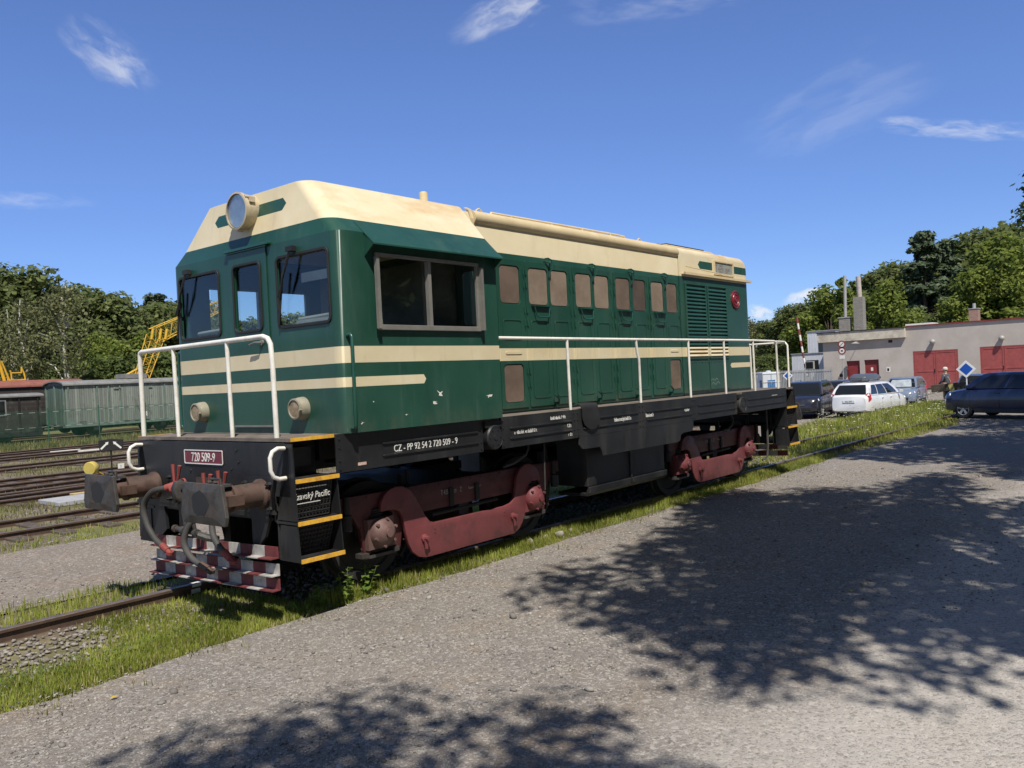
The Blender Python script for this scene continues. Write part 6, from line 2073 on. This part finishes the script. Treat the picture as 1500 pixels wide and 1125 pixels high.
b = MB(); b.lathe([(.24, 0), (.24, .012)], (-.001, 15.55-6, 1.38), (-1, 0, 0), 18); wb = b.build('wall_hatch', M['cornice'], wh)
MB().lathe([(.15, 0), (.15, .006)], (-.0135, 15.55-6-.03, 1.38), (-1, 0, 0), 14).build('hatch_hole', M['blackdark'], wb)
# chimneys
def cbox(name, y0, y1, z0, z1, m, x0=69.0, dx=.8):
    b = MB(); ww(b, x0, y0, z0, x0+dx, y1, z1); return b.build(name, m, wh, bevel=.015)
c1 = cbox('chimney', 15.9, 16.75, 4.42, 5.72, M['stonebrick'])
b = MB(); b.cyl((69.4-bx, 16.3-6, 5.72-zb), (69.4-bx, 16.2-6, 9.35-zb), .13, 14); ww(b, 68.95, 15.85, 5.721, 69.85, 16.8, 5.80); b.build('flue_pipe', M['galv'], c1, smooth=40)
c2 = cbox('chimney', 14.72, 15.5, 4.42, 7.40, M['stonebrick'])
b = MB(); b.cyl((69.4-bx, 15.05-6, 7.40-zb), (69.4-bx, 15.1-6, 9.15-zb), .20, 16); b.build('flue_pipe', mat('pinkish_flue', (.46, .40, .36), .6, var=.1), c2, smooth=40)
c3 = cbox('chimney', 6.12, 6.78, 4.42, 5.60, M['brick'])
b = MB(); b.cyl((69.4-bx, 6.45-6, 5.60-zb), (69.4-bx, 6.45-6, 6.05-zb), .12, 12); ww(b, 68.96, 6.08, 5.601, 69.84, 6.82, 5.66); b.build('flue_pipe', M['galv'], c3, smooth=40)
b = MB(); ww(b, 68.5, 9.3, 4.42, 70.5, 11.3, 4.78); b.build('roof_light', M['white'], wh)

# white cabins, slatted fence, barrier, sign pole, tank
M['cabin'] = mat('white_cabin_panel', (.60, .62, .66), .5, var=.06, grime=(.4, .4, .4), gamt=.3)
def cabin(x, y, w, d, h, z0, label):
    t = thing('site_cabin', label, 'cabin', (x, y, -.46+z0)); h += .36
    b = MB(); b.box(0, 0, 0, d, w, h)
    for k in range(int(w/.25)): b.box(-.012, k*.25+.1, .1, -.0005, k*.25+.14, h-.1)
    b.build('cabin_body', M['cabin'], t, bevel=.01)
    b = MB(); b.box(-.02, w*.3, h*.52, -.013, w*.62, h*.82); b.build('window', M['carglass'], t)
    b = MB(); b.box(-.08, -.05, h+.001, d+.05, w+.05, h+.06); b.build('cabin_roof', M['galv'], t)
cabin(69.0, 17.6, 3.4, 3, 2.95, 0, 'white site cabin behind the slatted fence, left of the warehouse')
cabin(73.0, 18.4, 2.6, 3, 5.0, 0, 'taller white cabin peeping out above the other cabin beside the warehouse')
sf = thing('slatted_fence', 'pale grey slatted metal fence running left from the warehouse', 'fence', (58.5, 13.9, -.1))
b = MB()
for k in range(150):
    y = k*.12
    b.box(-.01, y, -.28, .01, y+.075, 1.62)
fp = b.build('slats', mat('pale_grey_slats', (.40, .42, .42), .55, metal=.2, var=.1), sf)
b = MB()
for k in range(10): b.box(-.05, k*2+.0, -.36, -.0105, k*2+.07, 1.72)
b.box(-.04, 0, 1.45, -.0106, 18, 1.52); b.box(-.04, 0, .25, -.0106, 18, .32)
b.build('rails', M['galv'], sf)
br = thing('barrier', 'raised red and white barrier pole with a black screen box at its foot', 'barrier', (64.2, 17.9, -.1))
b = MB(); b.box(-.2, -.2, -.36, .2, .2, 1.35); b.build('barrier_post', M['galv'], br, bevel=.02)
b = MB()
p0, p1 = Vector((-.25, -.05, 1.1)), Vector((-.25, .55, 5.9))
for k in range(10):
    a_, c_ = p0.lerp(p1, k/10), p0.lerp(p1, (k+1)/10)
    i0 = len(b.f); b.tube([a_, c_], .085, 8)
    for f in range(i0, len(b.f)): b.mi[f] = k % 2
b.build('barrier_arm', [M['letter'], M['red']], br)
b = MB(); b.box(-.45, -.75, 1.60, -.25, -.02, 2.25); sb = b.build('screen_box', M['galv'], br, bevel=.02)
MB().box(-.46, -.68, 1.66, -.4505, -.10, 2.2).build('screen', M['carglass'], sb)
sp_ = thing('sign_pole', 'pole with two round red-rimmed signs and a small plate in front of the warehouse', 'sign', (61.0, 13.95, -.1))
b = MB(); b.tube([(0, 0, -.36), (0, 0, 3.6)], .03, 8); b.build('pole', M['galv'], sp_)
SF = FRONT(-.035)
for k, z in enumerate((3.42, 2.92)):
    b = MB(); b.shape(circ(0, z, .29, 28), [], .015, SF); s_ = b.build('round_sign', M['red'], sp_)
    b = MB(); b.shape(circ(0, z, .19, 28), [], .004, FRONT(-.0505)); b.build('sign_face', M['letter'], s_)
    b = MB()
    if k == 0: b.tube([(-.058, .12, z-.12), (-.058, -.12, z+.12)], .022, 6)
    else: b.box(-.062, -.08, z-.05, -.055, .08, z+.05)
    b.build('sign_mark', M['red'] if k == 0 else M['blackdark'], s_)
b = MB(); b.box(-.05, -.2, 2.32, -.035, .2, 2.58); b.build('small_plate', M['letter'], sp_)
# plastic water tank in a cage behind the fence of the dark car
tk = thing('water_tank', 'white plastic tank with a blue label standing left of the dark car', 'tank', (39.1, 10.7, -.1), R(-50))
b = MB(); b.box(-.45, -.45, .15, .45, .45, 1.72); b.lathe([(.14, 0), (.14, .08)], (0, 0, 1.72), (0, 0, 1), 16); b.build('tank_body', mat('white_plastic', (.62, .66, .70), .35, var=.05), tk, bevel=.08, segs=3)
b = MB(); b.box(-.47, -.30, .85, -.453, .05, 1.30); b.box(-.2, -.47, .85, .2, -.453, 1.3); b.build('blue_label', mat('blue_label', (.06, .16, .34), .5, var=.3, vscale=12), tk)
b = MB()
for z in (.2, .7, 1.2, 1.65):
    b.tube([(-.48, -.48, z), (.48, -.48, z), (.48, .48, z), (-.48, .48, z)], .012, 5, closed=True)
for x in (-.48, 0, .48):
    for y in (-.48, .48): b.tube([(x, y, .1), (x, y, 1.65)], .012, 5)
b.box(-.5, -.5, -.36, .5, .5, .12)
b.build('cage', M['galv'], tk)

# ================================================================== BLUE DIAMOND SIGNS, BUFFER STOP, LOG
M['signblue'] = mat('blue_enamel', (.012, .085, .42), .35, var=.1)
M['signwhite'] = mat('white_enamel', (.74, .76, .78), .35, var=.05)
def diamond(x, y, zc, r, label, rz, pole):
    t = thing('diamond_sign', label, 'sign', (x, y, -.1), rz)
    b = MB(); b.tube([(0.02, 0, terrain(x, y)), (0.02, 0, zc+.1-r*.5)], pole[0], 8); b.build('pole', pole[1], t)
    b = MB(); b.shape([(0, zc+.1-r), (r, zc+.1), (0, zc+.1+r), (-r, zc+.1)], [], .012, FRONT(-.005), bevel=.002); p = b.build('sign_plate', M['signwhite'], t)
    k = .68
    b = MB(); b.shape([(0, zc+.1-r*k), (r*k, zc+.1), (0, zc+.1+r*k), (-r*k, zc+.1)], [], .003, FRONT(-.0175)); b.build('blue_diamond', M['signblue'], p)
diamond(29.2, -.80, 1.50, .32, 'large blue diamond sign on a thin white pole in front of the timber buffer stop', R(8), (.022, M['signwhite']))
diamond(32.9, 7.2, 1.47, .22, 'smaller blue diamond sign with a white border left of the dark car', R(20), (.05, M['rusty']))
st = thing('buffer_stop', 'old timber buffer stop beam with a yellow stripe at the end of the weedy track', 'buffer stop', (35.6, .75, -.1))
Mb = mat('weathered_beam', (.075, .06, .045), .85, var=.4, vscale=7, bump=.5, bscale=20)
b = MB(); b.box(-.14, -1.05, .62, .14, 1.05, .95, M=Matrix.Rotation(R(-4), 4, 'X')); bm2 = b.build('beam', Mb, st, bevel=.02)
b = MB()
b.box(-.155, -.05, .62, -.1405, .14, .95, M=Matrix.Rotation(R(-18), 4, 'X')); b.build('yellow_stripe', mat('faded_yellow', (.50, .42, .14), .7, var=.25, vscale=8), bm2)
for y in (-.62, .55):
    b = MB(); b.tube([(.15, y, .75), (.35, y, .6), (.55, y, 0)], .07, 8); b.tube([(0, y+.02, 0), (0, y+.02, .62)], .06, 8); b.build('leg', M['rail'], st)
t = thing('tree_log', 'grey log lying on the ground between the dark car and the white estate car', 'log', (27.0, 3.55, -.1+terrain(27.0, 3.55)), R(-82))
b = MB(); b.tube([(-.55, 0, .09), (-.1, .02, .11), (.4, 0, .10), (.62, .01, .09)], 1, 9, rr=[.10, .13, .12, .09]); b.build('trunk', mat('grey_log_wood', (.22, .20, .18), .9, var=.3, bump=.5), t, smooth=50)

# ================================================================== CARS
def paint(name, c, rough=.28, coat=.8):
    return mat(name, c, rough, var=.05, vscale=2, coat=coat, grime=tuple(x*.8+.05 for x in c), gamt=.15, gscale=2)
M['tyre'] = mat('car_tyre', (.018, .018, .018), .8, var=.2)
M['rim'] = mat('alloy_rim', (.42, .42, .43), .35, metal=.5, var=.05)
M['trim'] = mat('black_plastic_trim', (.016, .016, .017), .5, var=.1)
M['lampglass'] = mat('car_lamp_glass', (.88, .90, .92), .12, var=.1, vscale=30)
M['taillamp'] = mat('red_tail_lamp', (.45, .015, .012), .15, var=.2, vscale=20)
M['mirrorpane'] = M['carglass']
def car(name, label, loc, rz, pm, L=4.4, Wd=1.78, H=1.5, belt=.95, hood=.88, hoodL=.95, trunkL=.25, trunk=.95, wbL=.36, rake=(.62, .35), wr=.32, zc=.24, plate_rear=None, plate_front=None, rails=False, box_front=0.0, sunshade=False):
    t = thing(name, label, 'car', loc, rz)
    h2, w2 = L/2, Wd/2
    xf, xr = h2, -h2
    # lower body
    st = [(xf, hood*.62, .60, zc+.10), (xf-.06, hood*.80, .78, zc+.02), (xf-.22, hood*.92, .93, zc), (xf-.55, hood*.985, .985, zc), (xf-hoodL, belt*.99, 1.0, zc), (0, belt+.015, 1.0, zc), (xr+trunkL+.4, belt+.03, .995, zc),
          (xr+.35, trunk+.02, .965, zc), (xr+.10, trunk-.02, .90, zc+.03), (xr+.02, trunk-.10, .82, zc+.08)]
    rings = []
    for x, zt, w, z0 in st:
        w = w*w2
        hh = zt-z0
        half = [(w*.72, z0), (w*.96, z0+.06*hh), (w, z0+.28*hh), (w*1.0, z0+.55*hh), (w*.975, z0+.80*hh), (w*.93, z0+.93*hh), (w*.80, zt), (w*.4, zt+.015)]
        ring = [Vector((x, -p[0], p[1])) for p in half]+[Vector((x, p[0], p[1])) for p in reversed(half)]
        rings.append(ring)
    b = MB(); b.rings(rings)
    body = b.build('body', [pm, M['trim']], t, smooth=42)
    ax = [xf-.82, xf-.82-L*.615+.0]
    cut = MB()
    for x in ax:
        for s in (-1, 1):
            cut.cyl((x, s*(w2-.30), wr), (x, s*(w2+.2), wr), wr*1.16, 26)
    co_ = cut.build('tmp_cut', M['trim'], None)
    md = body.modifiers.new('b', 'BOOLEAN'); md.object = co_; md.operation = 'DIFFERENCE'; md.solver = 'EXACT'
    dg = bpy.context.evaluated_depsgraph_get(); dg.update()
    me = bpy.data.meshes.new_from_object(body.evaluated_get(dg))
    body.modifiers.clear(); body.data = me
    bpy.data.objects.remove(co_)
    # greenhouse
    zb_, zr_ = belt-.01, H
    xb0, xb1 = xf-hoodL-.02, xr+trunkL
    xt0, xt1 = xb0-rake[0], xb1+rake[1]
    wb, wt = w2*.93, w2*.73
    def ring(z, x0, x1, w, n=5):
        pts = []
        for i in range(n+1): pts.append(Vector((x0+(x1-x0)*i/n + .0, -w, z)))
        for i in range(n+1): pts.append(Vector((x1+(x0-x1)*i/n, w, z)))
        return pts
    b = MB()
    b.rings([ring(zb_, xb0, xb1, wb), ring(zb_+(zr_-zb_)*.5, (xb0*.56+xt0*.44), (xb1*.56+xt1*.44), (wb*.54+wt*.46)+.01), ring(zr_-.05, xt0+.03, xt1-.02, wt), ring(zr_-.012, xt0-.12, xt1+.08, wt*.9), ring(zr_, xt0-.4, xt1+.3, wt*.6)])
    cab_ = b.build('cabin', pm, t, smooth=40)
    def pt(side, s, tt, off=.006):
        zm = zb_+(zr_-.05-zb_)*tt
        if tt < .5 * (zr_-zb_)/(zr_-.05-zb_):
            k = (zm-zb_)/((zr_-zb_)*.5)
            x0 = xb0+(xb0*.56+xt0*.44-xb0)*k; x1 = xb1+(xb1*.56+xt1*.44-xb1)*k; w = wb+((wb*.54+wt*.46)+.01-wb)*k
        else:
            k = (zm-(zb_+(zr_-zb_)*.5))/((zr_-.05)-(zb_+(zr_-zb_)*.5))
            xa, xc = xb0*.56+xt0*.44, xb1*.56+xt1*.44
            x0 = xa+(xt0+.03-xa)*k; x1 = xc+(xt1-.02-xc)*k; wm = (wb*.54+wt*.46)+.01; w = wm+(wt-wm)*k
        if side == 'F': return Vector((x0+off, -w+2*w*s, zm))
        if side == 'B': return Vector((x1-off, -w+2*w*s, zm))
        sg = -1 if side == 'R' else 1
        return Vector((x0+(x1-x0)*s, sg*(w+off), zm))
    def pane(nm, side, s0, s1, t0, t1, m=None, slant0=0, slant1=0):
        b = MB(); n = 6
        rows = []
        for i in range(n+1):
            tt = t0+(t1-t0)*i/n
            a_, c_ = s0+slant0*i/n, s1+slant1*i/n
            rows.append([pt(side, a_+(c_-a_)*j/4, tt) for j in range(5)])
        b.rings(rows, closed=False, cap0=False, cap1=False)
        return b.build(nm, m or M['carglass'], t, smooth=60)
    ws = pane('windscreen', 'F', .05, .95, .06, .94)
    if sunshade:
        b = MB(); rows = []
        for i in range(5):
            rows.append([pt('F', .14+.70*j/8, .12+.74*i/4, .010+.006*(j % 2)) for j in range(9)])
        b.rings(rows, closed=False, cap0=False, cap1=False); b.build('sunshade', M['mirror'] if False else mat('silver_sunshade', (.55, .60, .62), .3, metal=.4, var=.2, vscale=4), ws)
    rw_ = pane('rear_window', 'B', .07, .93, .10, .92)
    for side in ('R', 'L'):
        pane('side_window', side, .07, .40, .06, .90, slant0=.06)
        pane('side_window', side, .425, .70, .06, .90)
        pane('side_window', side, .725, .93, .10, .88, slant1=-.03)
    # wheels
    for x in ax:
        for s in (-1, 1):
            b = MB()
            b.lathe([(wr*.60, -.095), (wr*.9, -.10), (wr*.985, -.075), (wr, -.04), (wr, .04), (wr*.985, .075), (wr*.9, .10), (wr*.66, .095), (wr*.62, .06)], (x, s*(w2-.115), wr), (0, s, 0), 28, cap=False)
            wl = b.build('wheel', M['tyre'], t, smooth=40)
            b = MB(); c = Vector((x, s*(w2-.115), wr))
            b.lathe([(wr*.66, .092), (wr*.64, .10), (wr*.60, .09), (wr*.585, .05), (wr*.62, .05), (wr*.66, .085)], c, (0, s, 0), 28, cap=False)
            b.lathe([(wr*.13, .03), (wr*.13, .085), (wr*.10, .095), (0, .095)], c, (0, s, 0), 12)
            for k in range(5):
                a = 2*math.pi*k/5+.3
                p0 = c+Vector((math.cos(a)*wr*.12, s*.075, math.sin(a)*wr*.12)); p1 = c+Vector((math.cos(a)*wr*.60, s*.082, math.sin(a)*wr*.60))
                pr = Vector((-math.sin(a), 0, math.cos(a)))
                q = [p0-pr*.03, p0+pr*.03, p1+pr*.042, p1-pr*.042]
                b.rings([q, [v+Vector((0, s*.012, 0)) for v in q]])
            b.build('rim', M['rim'], wl, smooth=35)
            MB().cyl((x, s*(w2-.20), wr), (x, s*(w2-.115+.045), wr), wr*.615, 24).build('brake_well', M['trim'], wl)
    # bumpers, sills, lamps, grille, plates
    b = MB()
    for (xa, xb_) in ((ax[0]-wr*1.25, ax[1]+wr*1.25),):
        for s in (-1, 1): MB().box(min(xa, xb_), s*(w2-.06), zc-.02, max(xa, xb_), s*(w2+.004), zc+.10).build('sill', M['trim'], t)
    def surf(x, y, z, dx, dy, dz, m, nm, parent=None, rb=.02):
        b = MB(); b.box(x-dx, y-dy, z-dz, x+dx, y+dy, z+dz)
        return b.build(nm, m, parent or t, bevel=rb)
    surf(xf-.045, 0, zc+.17, .06, w2*.62, .07, M['trim'], 'lower_grille')
    gr = surf(xf-.035, 0, hood*.63, .045, w2*.36, .055, M['trim'], 'grille')
    surf(xf+.005, 0, hood*.63, .012, w2*.34, .008, M['rim'], 'grille_bar', gr, .003)
    for s in (-1, 1):
        b = MB()
        pts = [Vector((xf-.035, s*w2*.42, hood*.64)), Vector((xf-.13, s*w2*.80, hood*.66)), Vector((xf-.38, s*w2*.945, hood*.80)), Vector((xf-.36, s*w2*.90, hood*.88)), Vector((xf-.16, s*w2*.70, hood*.845)), Vector((xf-.06, s*w2*.44, hood*.76))]
        ctr = Vector((xf-1.0, 0, hood*.6))
        b.rings([[p+(ctr-p).normalized()*.10 for p in pts], [p-(ctr-p).normalized()*.022 for p in pts]])
        b.build('headlight', M['lampglass'], t, bevel=.012)
        b = MB()
        pts = [Vector((xr+.06, s*w2*.74, trunk*.63)), Vector((xr+.10, s*w2*.90, trunk*.63)), Vector((xr+.34, s*w2*.985, trunk*.80)), Vector((xr+.30, s*w2*.94, trunk*1.06)), Vector((xr+.16, s*w2*.86, trunk*1.06)), Vector((xr+.08, s*w2*.76, trunk*.92))]
        ctr = Vector((xr+1.0, 0, trunk*.8))
        b.rings([[p+(ctr-p).normalized()*.10 for p in pts], [p-(ctr-p).normalized()*.006 for p in pts]])
        b.build('tail_light', M['taillamp'], t, bevel=.012)
        b = MB()
        mx, my = xb0-.22, s*(w2+.02)
        b.tube([(mx-.02, s*(w2*.93), belt-.0), (mx, my+.03*s, belt+.05)], .025, 6)
        b.rings([[Vector((mx+dx, my+s*(.02+dy), belt+.05+dz)) for dx, dz, dy in ((.06, -.06, 0), (.06, .07, 0), (-.06, .08, 0), (-.06, -.07, 0))], [Vector((mx+dx, my+s*(.17+dy), belt+.05+dz)) for dx, dz, dy in ((.03, -.03, 0), (.03, .05, 0), (-.06, .06, 0), (-.06, -.04, 0))]])
        b.build('wing_mirror', pm, t, bevel=.02)
        for xh in (xb0-1.12, xb0-2.05):
            b = MB(); b.box(xh-.09, s*(w2*.965), belt*.83, xh+.09, s*(w2*1.012), belt*.83+.03); b.build('door_handle', pm, t, bevel=.008)
        b = MB()                              # door shut lines
        for xd in (xb0-.20, xb0-1.18, xb0-2.1):
            b.tube([(xd, s*(w2*1.0035), zc+.12), (xd-.01, s*(w2*1.0035), belt*.60), (xd-.02, s*(w2*.9735), belt*.86)], .006, 4)
        b.build('door_seam', M['trim'], t)
    if plate_rear:
        p = surf(xr+.012, 0, trunk*.72, .012, .26, .055, M['signwhite'], 'number_plate', rb=.003)
        b = MB(); b.text(plate_rear, .07, FRONT(xr-.0005), 0, trunk*.72-.035, .75, align='CENTER', t=.002); b.build('plate_lettering', M['blackdark'], p, fixn=False)
    if plate_front:
        p = surf(xf+.004, 0, zc+.20, .012, .26, .055, M['signwhite'], 'number_plate', rb=.003)
        b = MB(); b.text(plate_front, .07, REAR(xf+.0165), 0, zc+.165, .75, align='CENTER', t=.002); b.build('plate_lettering', M['blackdark'], p, fixn=False)
    if rails:
        for s in (-1, 1):
            b = MB(); b.tube([(xt0-.35, s*wt*.88, zr_-.02), (xt0-.45, s*wt*.88, zr_+.035), (xt1+.35, s*wt*.88, zr_+.035), (xt1+.25, s*wt*.88, zr_-.02)], .018, 6); b.build('roof_rail', M['rim'], t)
    b = MB(); b.box(xr+.06, -w2*.6, zc+.10, xr+.16, w2*.6, zc+.26) if False else None
    b = MB(); b.box(xr+.2, -w2*.7, zc-.06, xf-.3, w2*.7, zc+.03); b.build('underbody', M['trim'], t)
    return t
Z = -.10
car('parked_car', 'black off-road style car with bright headlights facing the camera behind the locomotive', (34.1, 6.75, Z+terrain(34, 6)), R(180+8), paint('black_blue_paint', (.014, .016, .028)), L=4.4, Wd=1.82, H=1.62, belt=1.03, hood=1.0, hoodL=1.05, trunkL=.30, trunk=1.02, wr=.36, zc=.30, rails=True)
car('parked_car', 'dark car almost hidden between the black car and the white estate car', (39.6, 7.15, Z+terrain(36, 6)), R(180+6), paint('dark_grey_paint', (.016, .018, .024)), L=4.4, Wd=1.8, H=1.50, belt=.97, hood=.92, rails=False)
wc = car('parked_car', 'white estate car with a grey roof box seen from behind', (34.75, 4.22, Z+terrain(34, 4.4)), R(-5), paint('white_car_paint', (.72, .73, .74)), L=4.6, Wd=1.76, H=1.50, belt=.96, hood=.86, hoodL=1.0, trunkL=.14, trunk=1.0, rake=(.75, .42), plate_rear='4A2 1097', rails=True)
rb_ = thing('roof_box', 'grey luggage box strapped on the roof of the white estate car', 'roof box', (34.4, 4.25, Z+terrain(34, 4.4)+1.50), R(-5))
b = MB()
rs = []
for x, w, z0, z1 in ((-.98, .28, .10, .20), (-.90, .38, .07, .28), (-.45, .42, .06, .36), (.3, .42, .06, .36), (.85, .34, .07, .26), (1.02, .18, .10, .16)):
    rs.append([Vector((x, y, z)) for y, z in ((-w*.8, z0), (-w, z0+.06), (-w, (z0+z1)/2+.02), (-w*.82, z1), (w*.82, z1), (w, (z0+z1)/2+.02), (w, z0+.06), (w*.8, z0))])
b.rings(rs); b.build('box_shell', mat('grey_roof_box', (.085, .095, .11), .35, var=.08, coat=.3), rb_, smooth=35, bevel=.015)
b = MB()
for x in (-.5, .55): b.box(x-.03, -.58, .02, x+.03, .58, .058)
b.build('cross_bar', M['rim'], rb_)
b = MB(); b.box(-.93, -.40, .155, .95, -.36, .175) if False else None
car('parked_car', 'blue-grey hatchback with a silver sunshade in its windscreen', (42.8, 4.85, Z+terrain(43, 5)), R(180+4), paint('blue_grey_paint', (.17, .21, .29)), L=4.0, Wd=1.68, H=1.48, belt=.95, hood=.88, hoodL=.92, trunkL=.18, sunshade=True, plate_front='3U7 8841')
car('parked_car', 'pale blue old car with a light roof standing behind the timber buffer stop', (47.0, 2.3, Z+terrain(47, 2.3)), R(180), paint('faded_light_blue_paint', (.045, .085, .17), .4, .3), L=4.3, Wd=1.65, H=1.42, belt=.90, hood=.88, hoodL=1.25, trunkL=.95, trunk=.88, rake=(.42, .30), wr=.31)
car('parked_car', 'dark navy car side-on at the right edge of the picture', (26.9, -2.72, Z), R(68), paint('navy_paint', (.014, .020, .060)), L=4.3, Wd=1.74, H=1.50, belt=1.0, hood=.96, hoodL=.85, trunkL=.14, trunk=1.02, rake=(.62, .38), wr=.32)

# ================================================================== PERSON
def skin_mesh(name, nodes, edges, m, parent=None, sub=2):
    me = bpy.data.meshes.new(name)
    me.from_pydata([n[0] for n in nodes], edges, [])
    o = bpy.data.objects.new(name, me); COL.objects.link(o)
    md = o.modifiers.new('skin', 'SKIN'); md.use_smooth_shade = True
    sk = me.skin_vertices[0].data if me.skin_vertices else None
    for i, n in enumerate(nodes):
        r = n[1]
        sk[i].radius = r if isinstance(r, tuple) else (r, r)
        sk[i].use_root = (i == 0)
    s = o.modifiers.new('sub', 'SUBSURF'); s.levels = sub; s.render_levels = sub
    dg = bpy.context.evaluated_depsgraph_get(); dg.update()
    m2 = bpy.data.meshes.new_from_object(o.evaluated_get(dg))
    o.modifiers.clear(); o.data = m2
    m2.materials.clear(); m2.materials.append(m)
    m2.polygons.foreach_set('use_smooth', [True]*len(m2.polygons))
    if parent: o.parent = parent
    return o
pr_ = thing('person', 'person in a pale cap, dark jacket and light trousers standing by the buffer stop', 'person', (38.2, 1.85, -.1+terrain(38.2, 1.85)), R(75))
skn = mat('skin', (.48, .30, .22), .6, var=.08)
# local x: facing direction, y: left
N = [((0, 0, .95), (.13, .10)), ((0, 0, 1.15), (.13, .10)), ((.0, 0, 1.36), (.15, .10)), ((-.01, 0, 1.47), (.05, .05)), ((.015, 0, 1.57), (.065, .075)), ((.02, 0, 1.65), (.075, .09)), ((.01, 0, 1.72), (.055, .07)),
     ((.0, .19, 1.40), .05), ((.06, .24, 1.14), .042), ((.24, .20, .98), .034), ((.32, .18, .96), (.03, .018)),
     ((.0, -.19, 1.40), .05), ((-.02, -.25, 1.13), .042), ((.12, -.26, .93), .034), ((.19, -.25, .88), (.03, .018)),
     ((.0, .09, .88), .085), ((.03, .10, .50), .06), ((.0, .11, .12), .042), ((.14, .12, .05), .035),
     ((.0, -.09, .88), .085), ((-.03, -.10, .50), .06), ((-.06, -.11, .12), .042), ((.07, -.12, .05), .035)]
E_ = [(0, 1), (1, 2), (2, 3), (3, 4), (4, 5), (5, 6), (2, 7), (7, 8), (8, 9), (9, 10), (2, 11), (11, 12), (12, 13), (13, 14), (0, 15), (15, 16), (16, 17), (17, 18), (0, 19), (19, 20), (20, 21), (21, 22)]
for hnd, s in ((10, 1), (14, -1)):            # five fingers on each hand
    bx_, by_, bz_ = N[hnd][0]
    for k in range(4):
        i = len(N)
        y = by_+(k-1.5)*.019
        ln = (.055, .07, .065, .05)[k]
        N += [((bx_+.035, y, bz_-.01), .009), ((bx_+.035+ln*.7, y, bz_-.03), .008), ((bx_+.035+ln*.8, y, bz_-.06), .007)]
        E_ += [(hnd, i), (i, i+1), (i+1, i+2)]
    i = len(N)
    N += [((bx_+.0, by_-s*.035, bz_-.005), .010), ((bx_+.035, by_-s*.05, bz_-.03), .008)]
    E_ += [(hnd, i), (i, i+1)]
bd = skin_mesh('body', N, E_, skn, pr_)
b = MB()                                      # face: nose, eyes, mouth, ears
b.lathe([(.016, 0), (.006, .03)], (.09, 0, 1.615), (1, 0, -.2), 8)
for s in (-1, 1): b.lathe([(.0, -.03), (.018, -.01), (.018, .01), (0, .03)], (.01, s*.088, 1.62), (0, 0, 1), 8)
b.build('facial_features', skn, bd, smooth=60)
b = MB()
for s in (-1, 1): b.lathe([(0, -.006), (.010, 0), (0, .006)], (.088, s*.032, 1.65), (1, 0, 0), 8)
b.box(.083, -.025, 1.572, .089, .025, 1.578)
b.build('eyes_and_mouth', M['blackdark'], bd)
J = [((0, 0, .86), (.155, .125)), ((0, 0, 1.1), (.15, .12)), ((0, 0, 1.37), (.165, .115)), ((-.01, 0, 1.46), (.085, .08)), ((.0, .19, 1.41), .068), ((.06, .245, 1.14), .056), ((.22, .205, 1.0), .048), ((.0, -.19, 1.41), .068), ((-.02, -.255, 1.13), .056), ((.10, -.26, .95), .048)]
skin_mesh('jacket', J, [(0, 1), (1, 2), (2, 3), (2, 4), (4, 5), (5, 6), (2, 7), (7, 8), (8, 9)], mat('slate_jacket', (.075, .085, .105), .85, var=.2), pr_)
T_ = [((0, 0, .93), (.145, .115)), ((.0, .09, .86), .10), ((.03, .10, .50), .078), ((.0, .11, .10), .065), ((.0, -.09, .86), .10), ((-.03, -.10, .50), .078), ((-.06, -.11, .10), .065)]
skin_mesh('trousers', T_, [(0, 1), (1, 2), (2, 3), (0, 4), (4, 5), (5, 6)], mat('sand_trousers', (.34, .30, .24), .85, var=.15), pr_)
b = MB(); b.lathe([(.105, 0), (.11, .03), (.10, .085), (.06, .125), (0, .135)], (.012, 0, 1.655), (-.08, 0, 1), 18); b.rings([[Vector((.08, -.07, 1.665)), Vector((.19, -.045, 1.65)), Vector((.19, .045, 1.65)), Vector((.08, .07, 1.665))], [Vector((.08, -.07, 1.675)), Vector((.19, -.045, 1.658)), Vector((.19, .045, 1.658)), Vector((.08, .07, 1.675))]])
b.build('cap', mat('pale_cap', (.66, .60, .50), .8, var=.1), pr_, smooth=50)
b = MB(); b.tube([(.06, .13, 1.47), (-.12, .02, 1.30), (-.14, -.12, 1.1)], .022, 6); b.build('shoulder_strap', mat('pale_strap', (.55, .48, .36), .8), pr_)
b = MB()
for x, y in ((.05, .115), (-.01, -.115)): b.rings([[Vector((x+dx, y+dy, z)) for dx, dy in ((-.09, -.045), (.15, -.05), (.17, 0), (.15, .05), (-.09, .045))] for z in (0, .05, .075)])
b.build('shoes', M['trim'], pr_, bevel=.012)
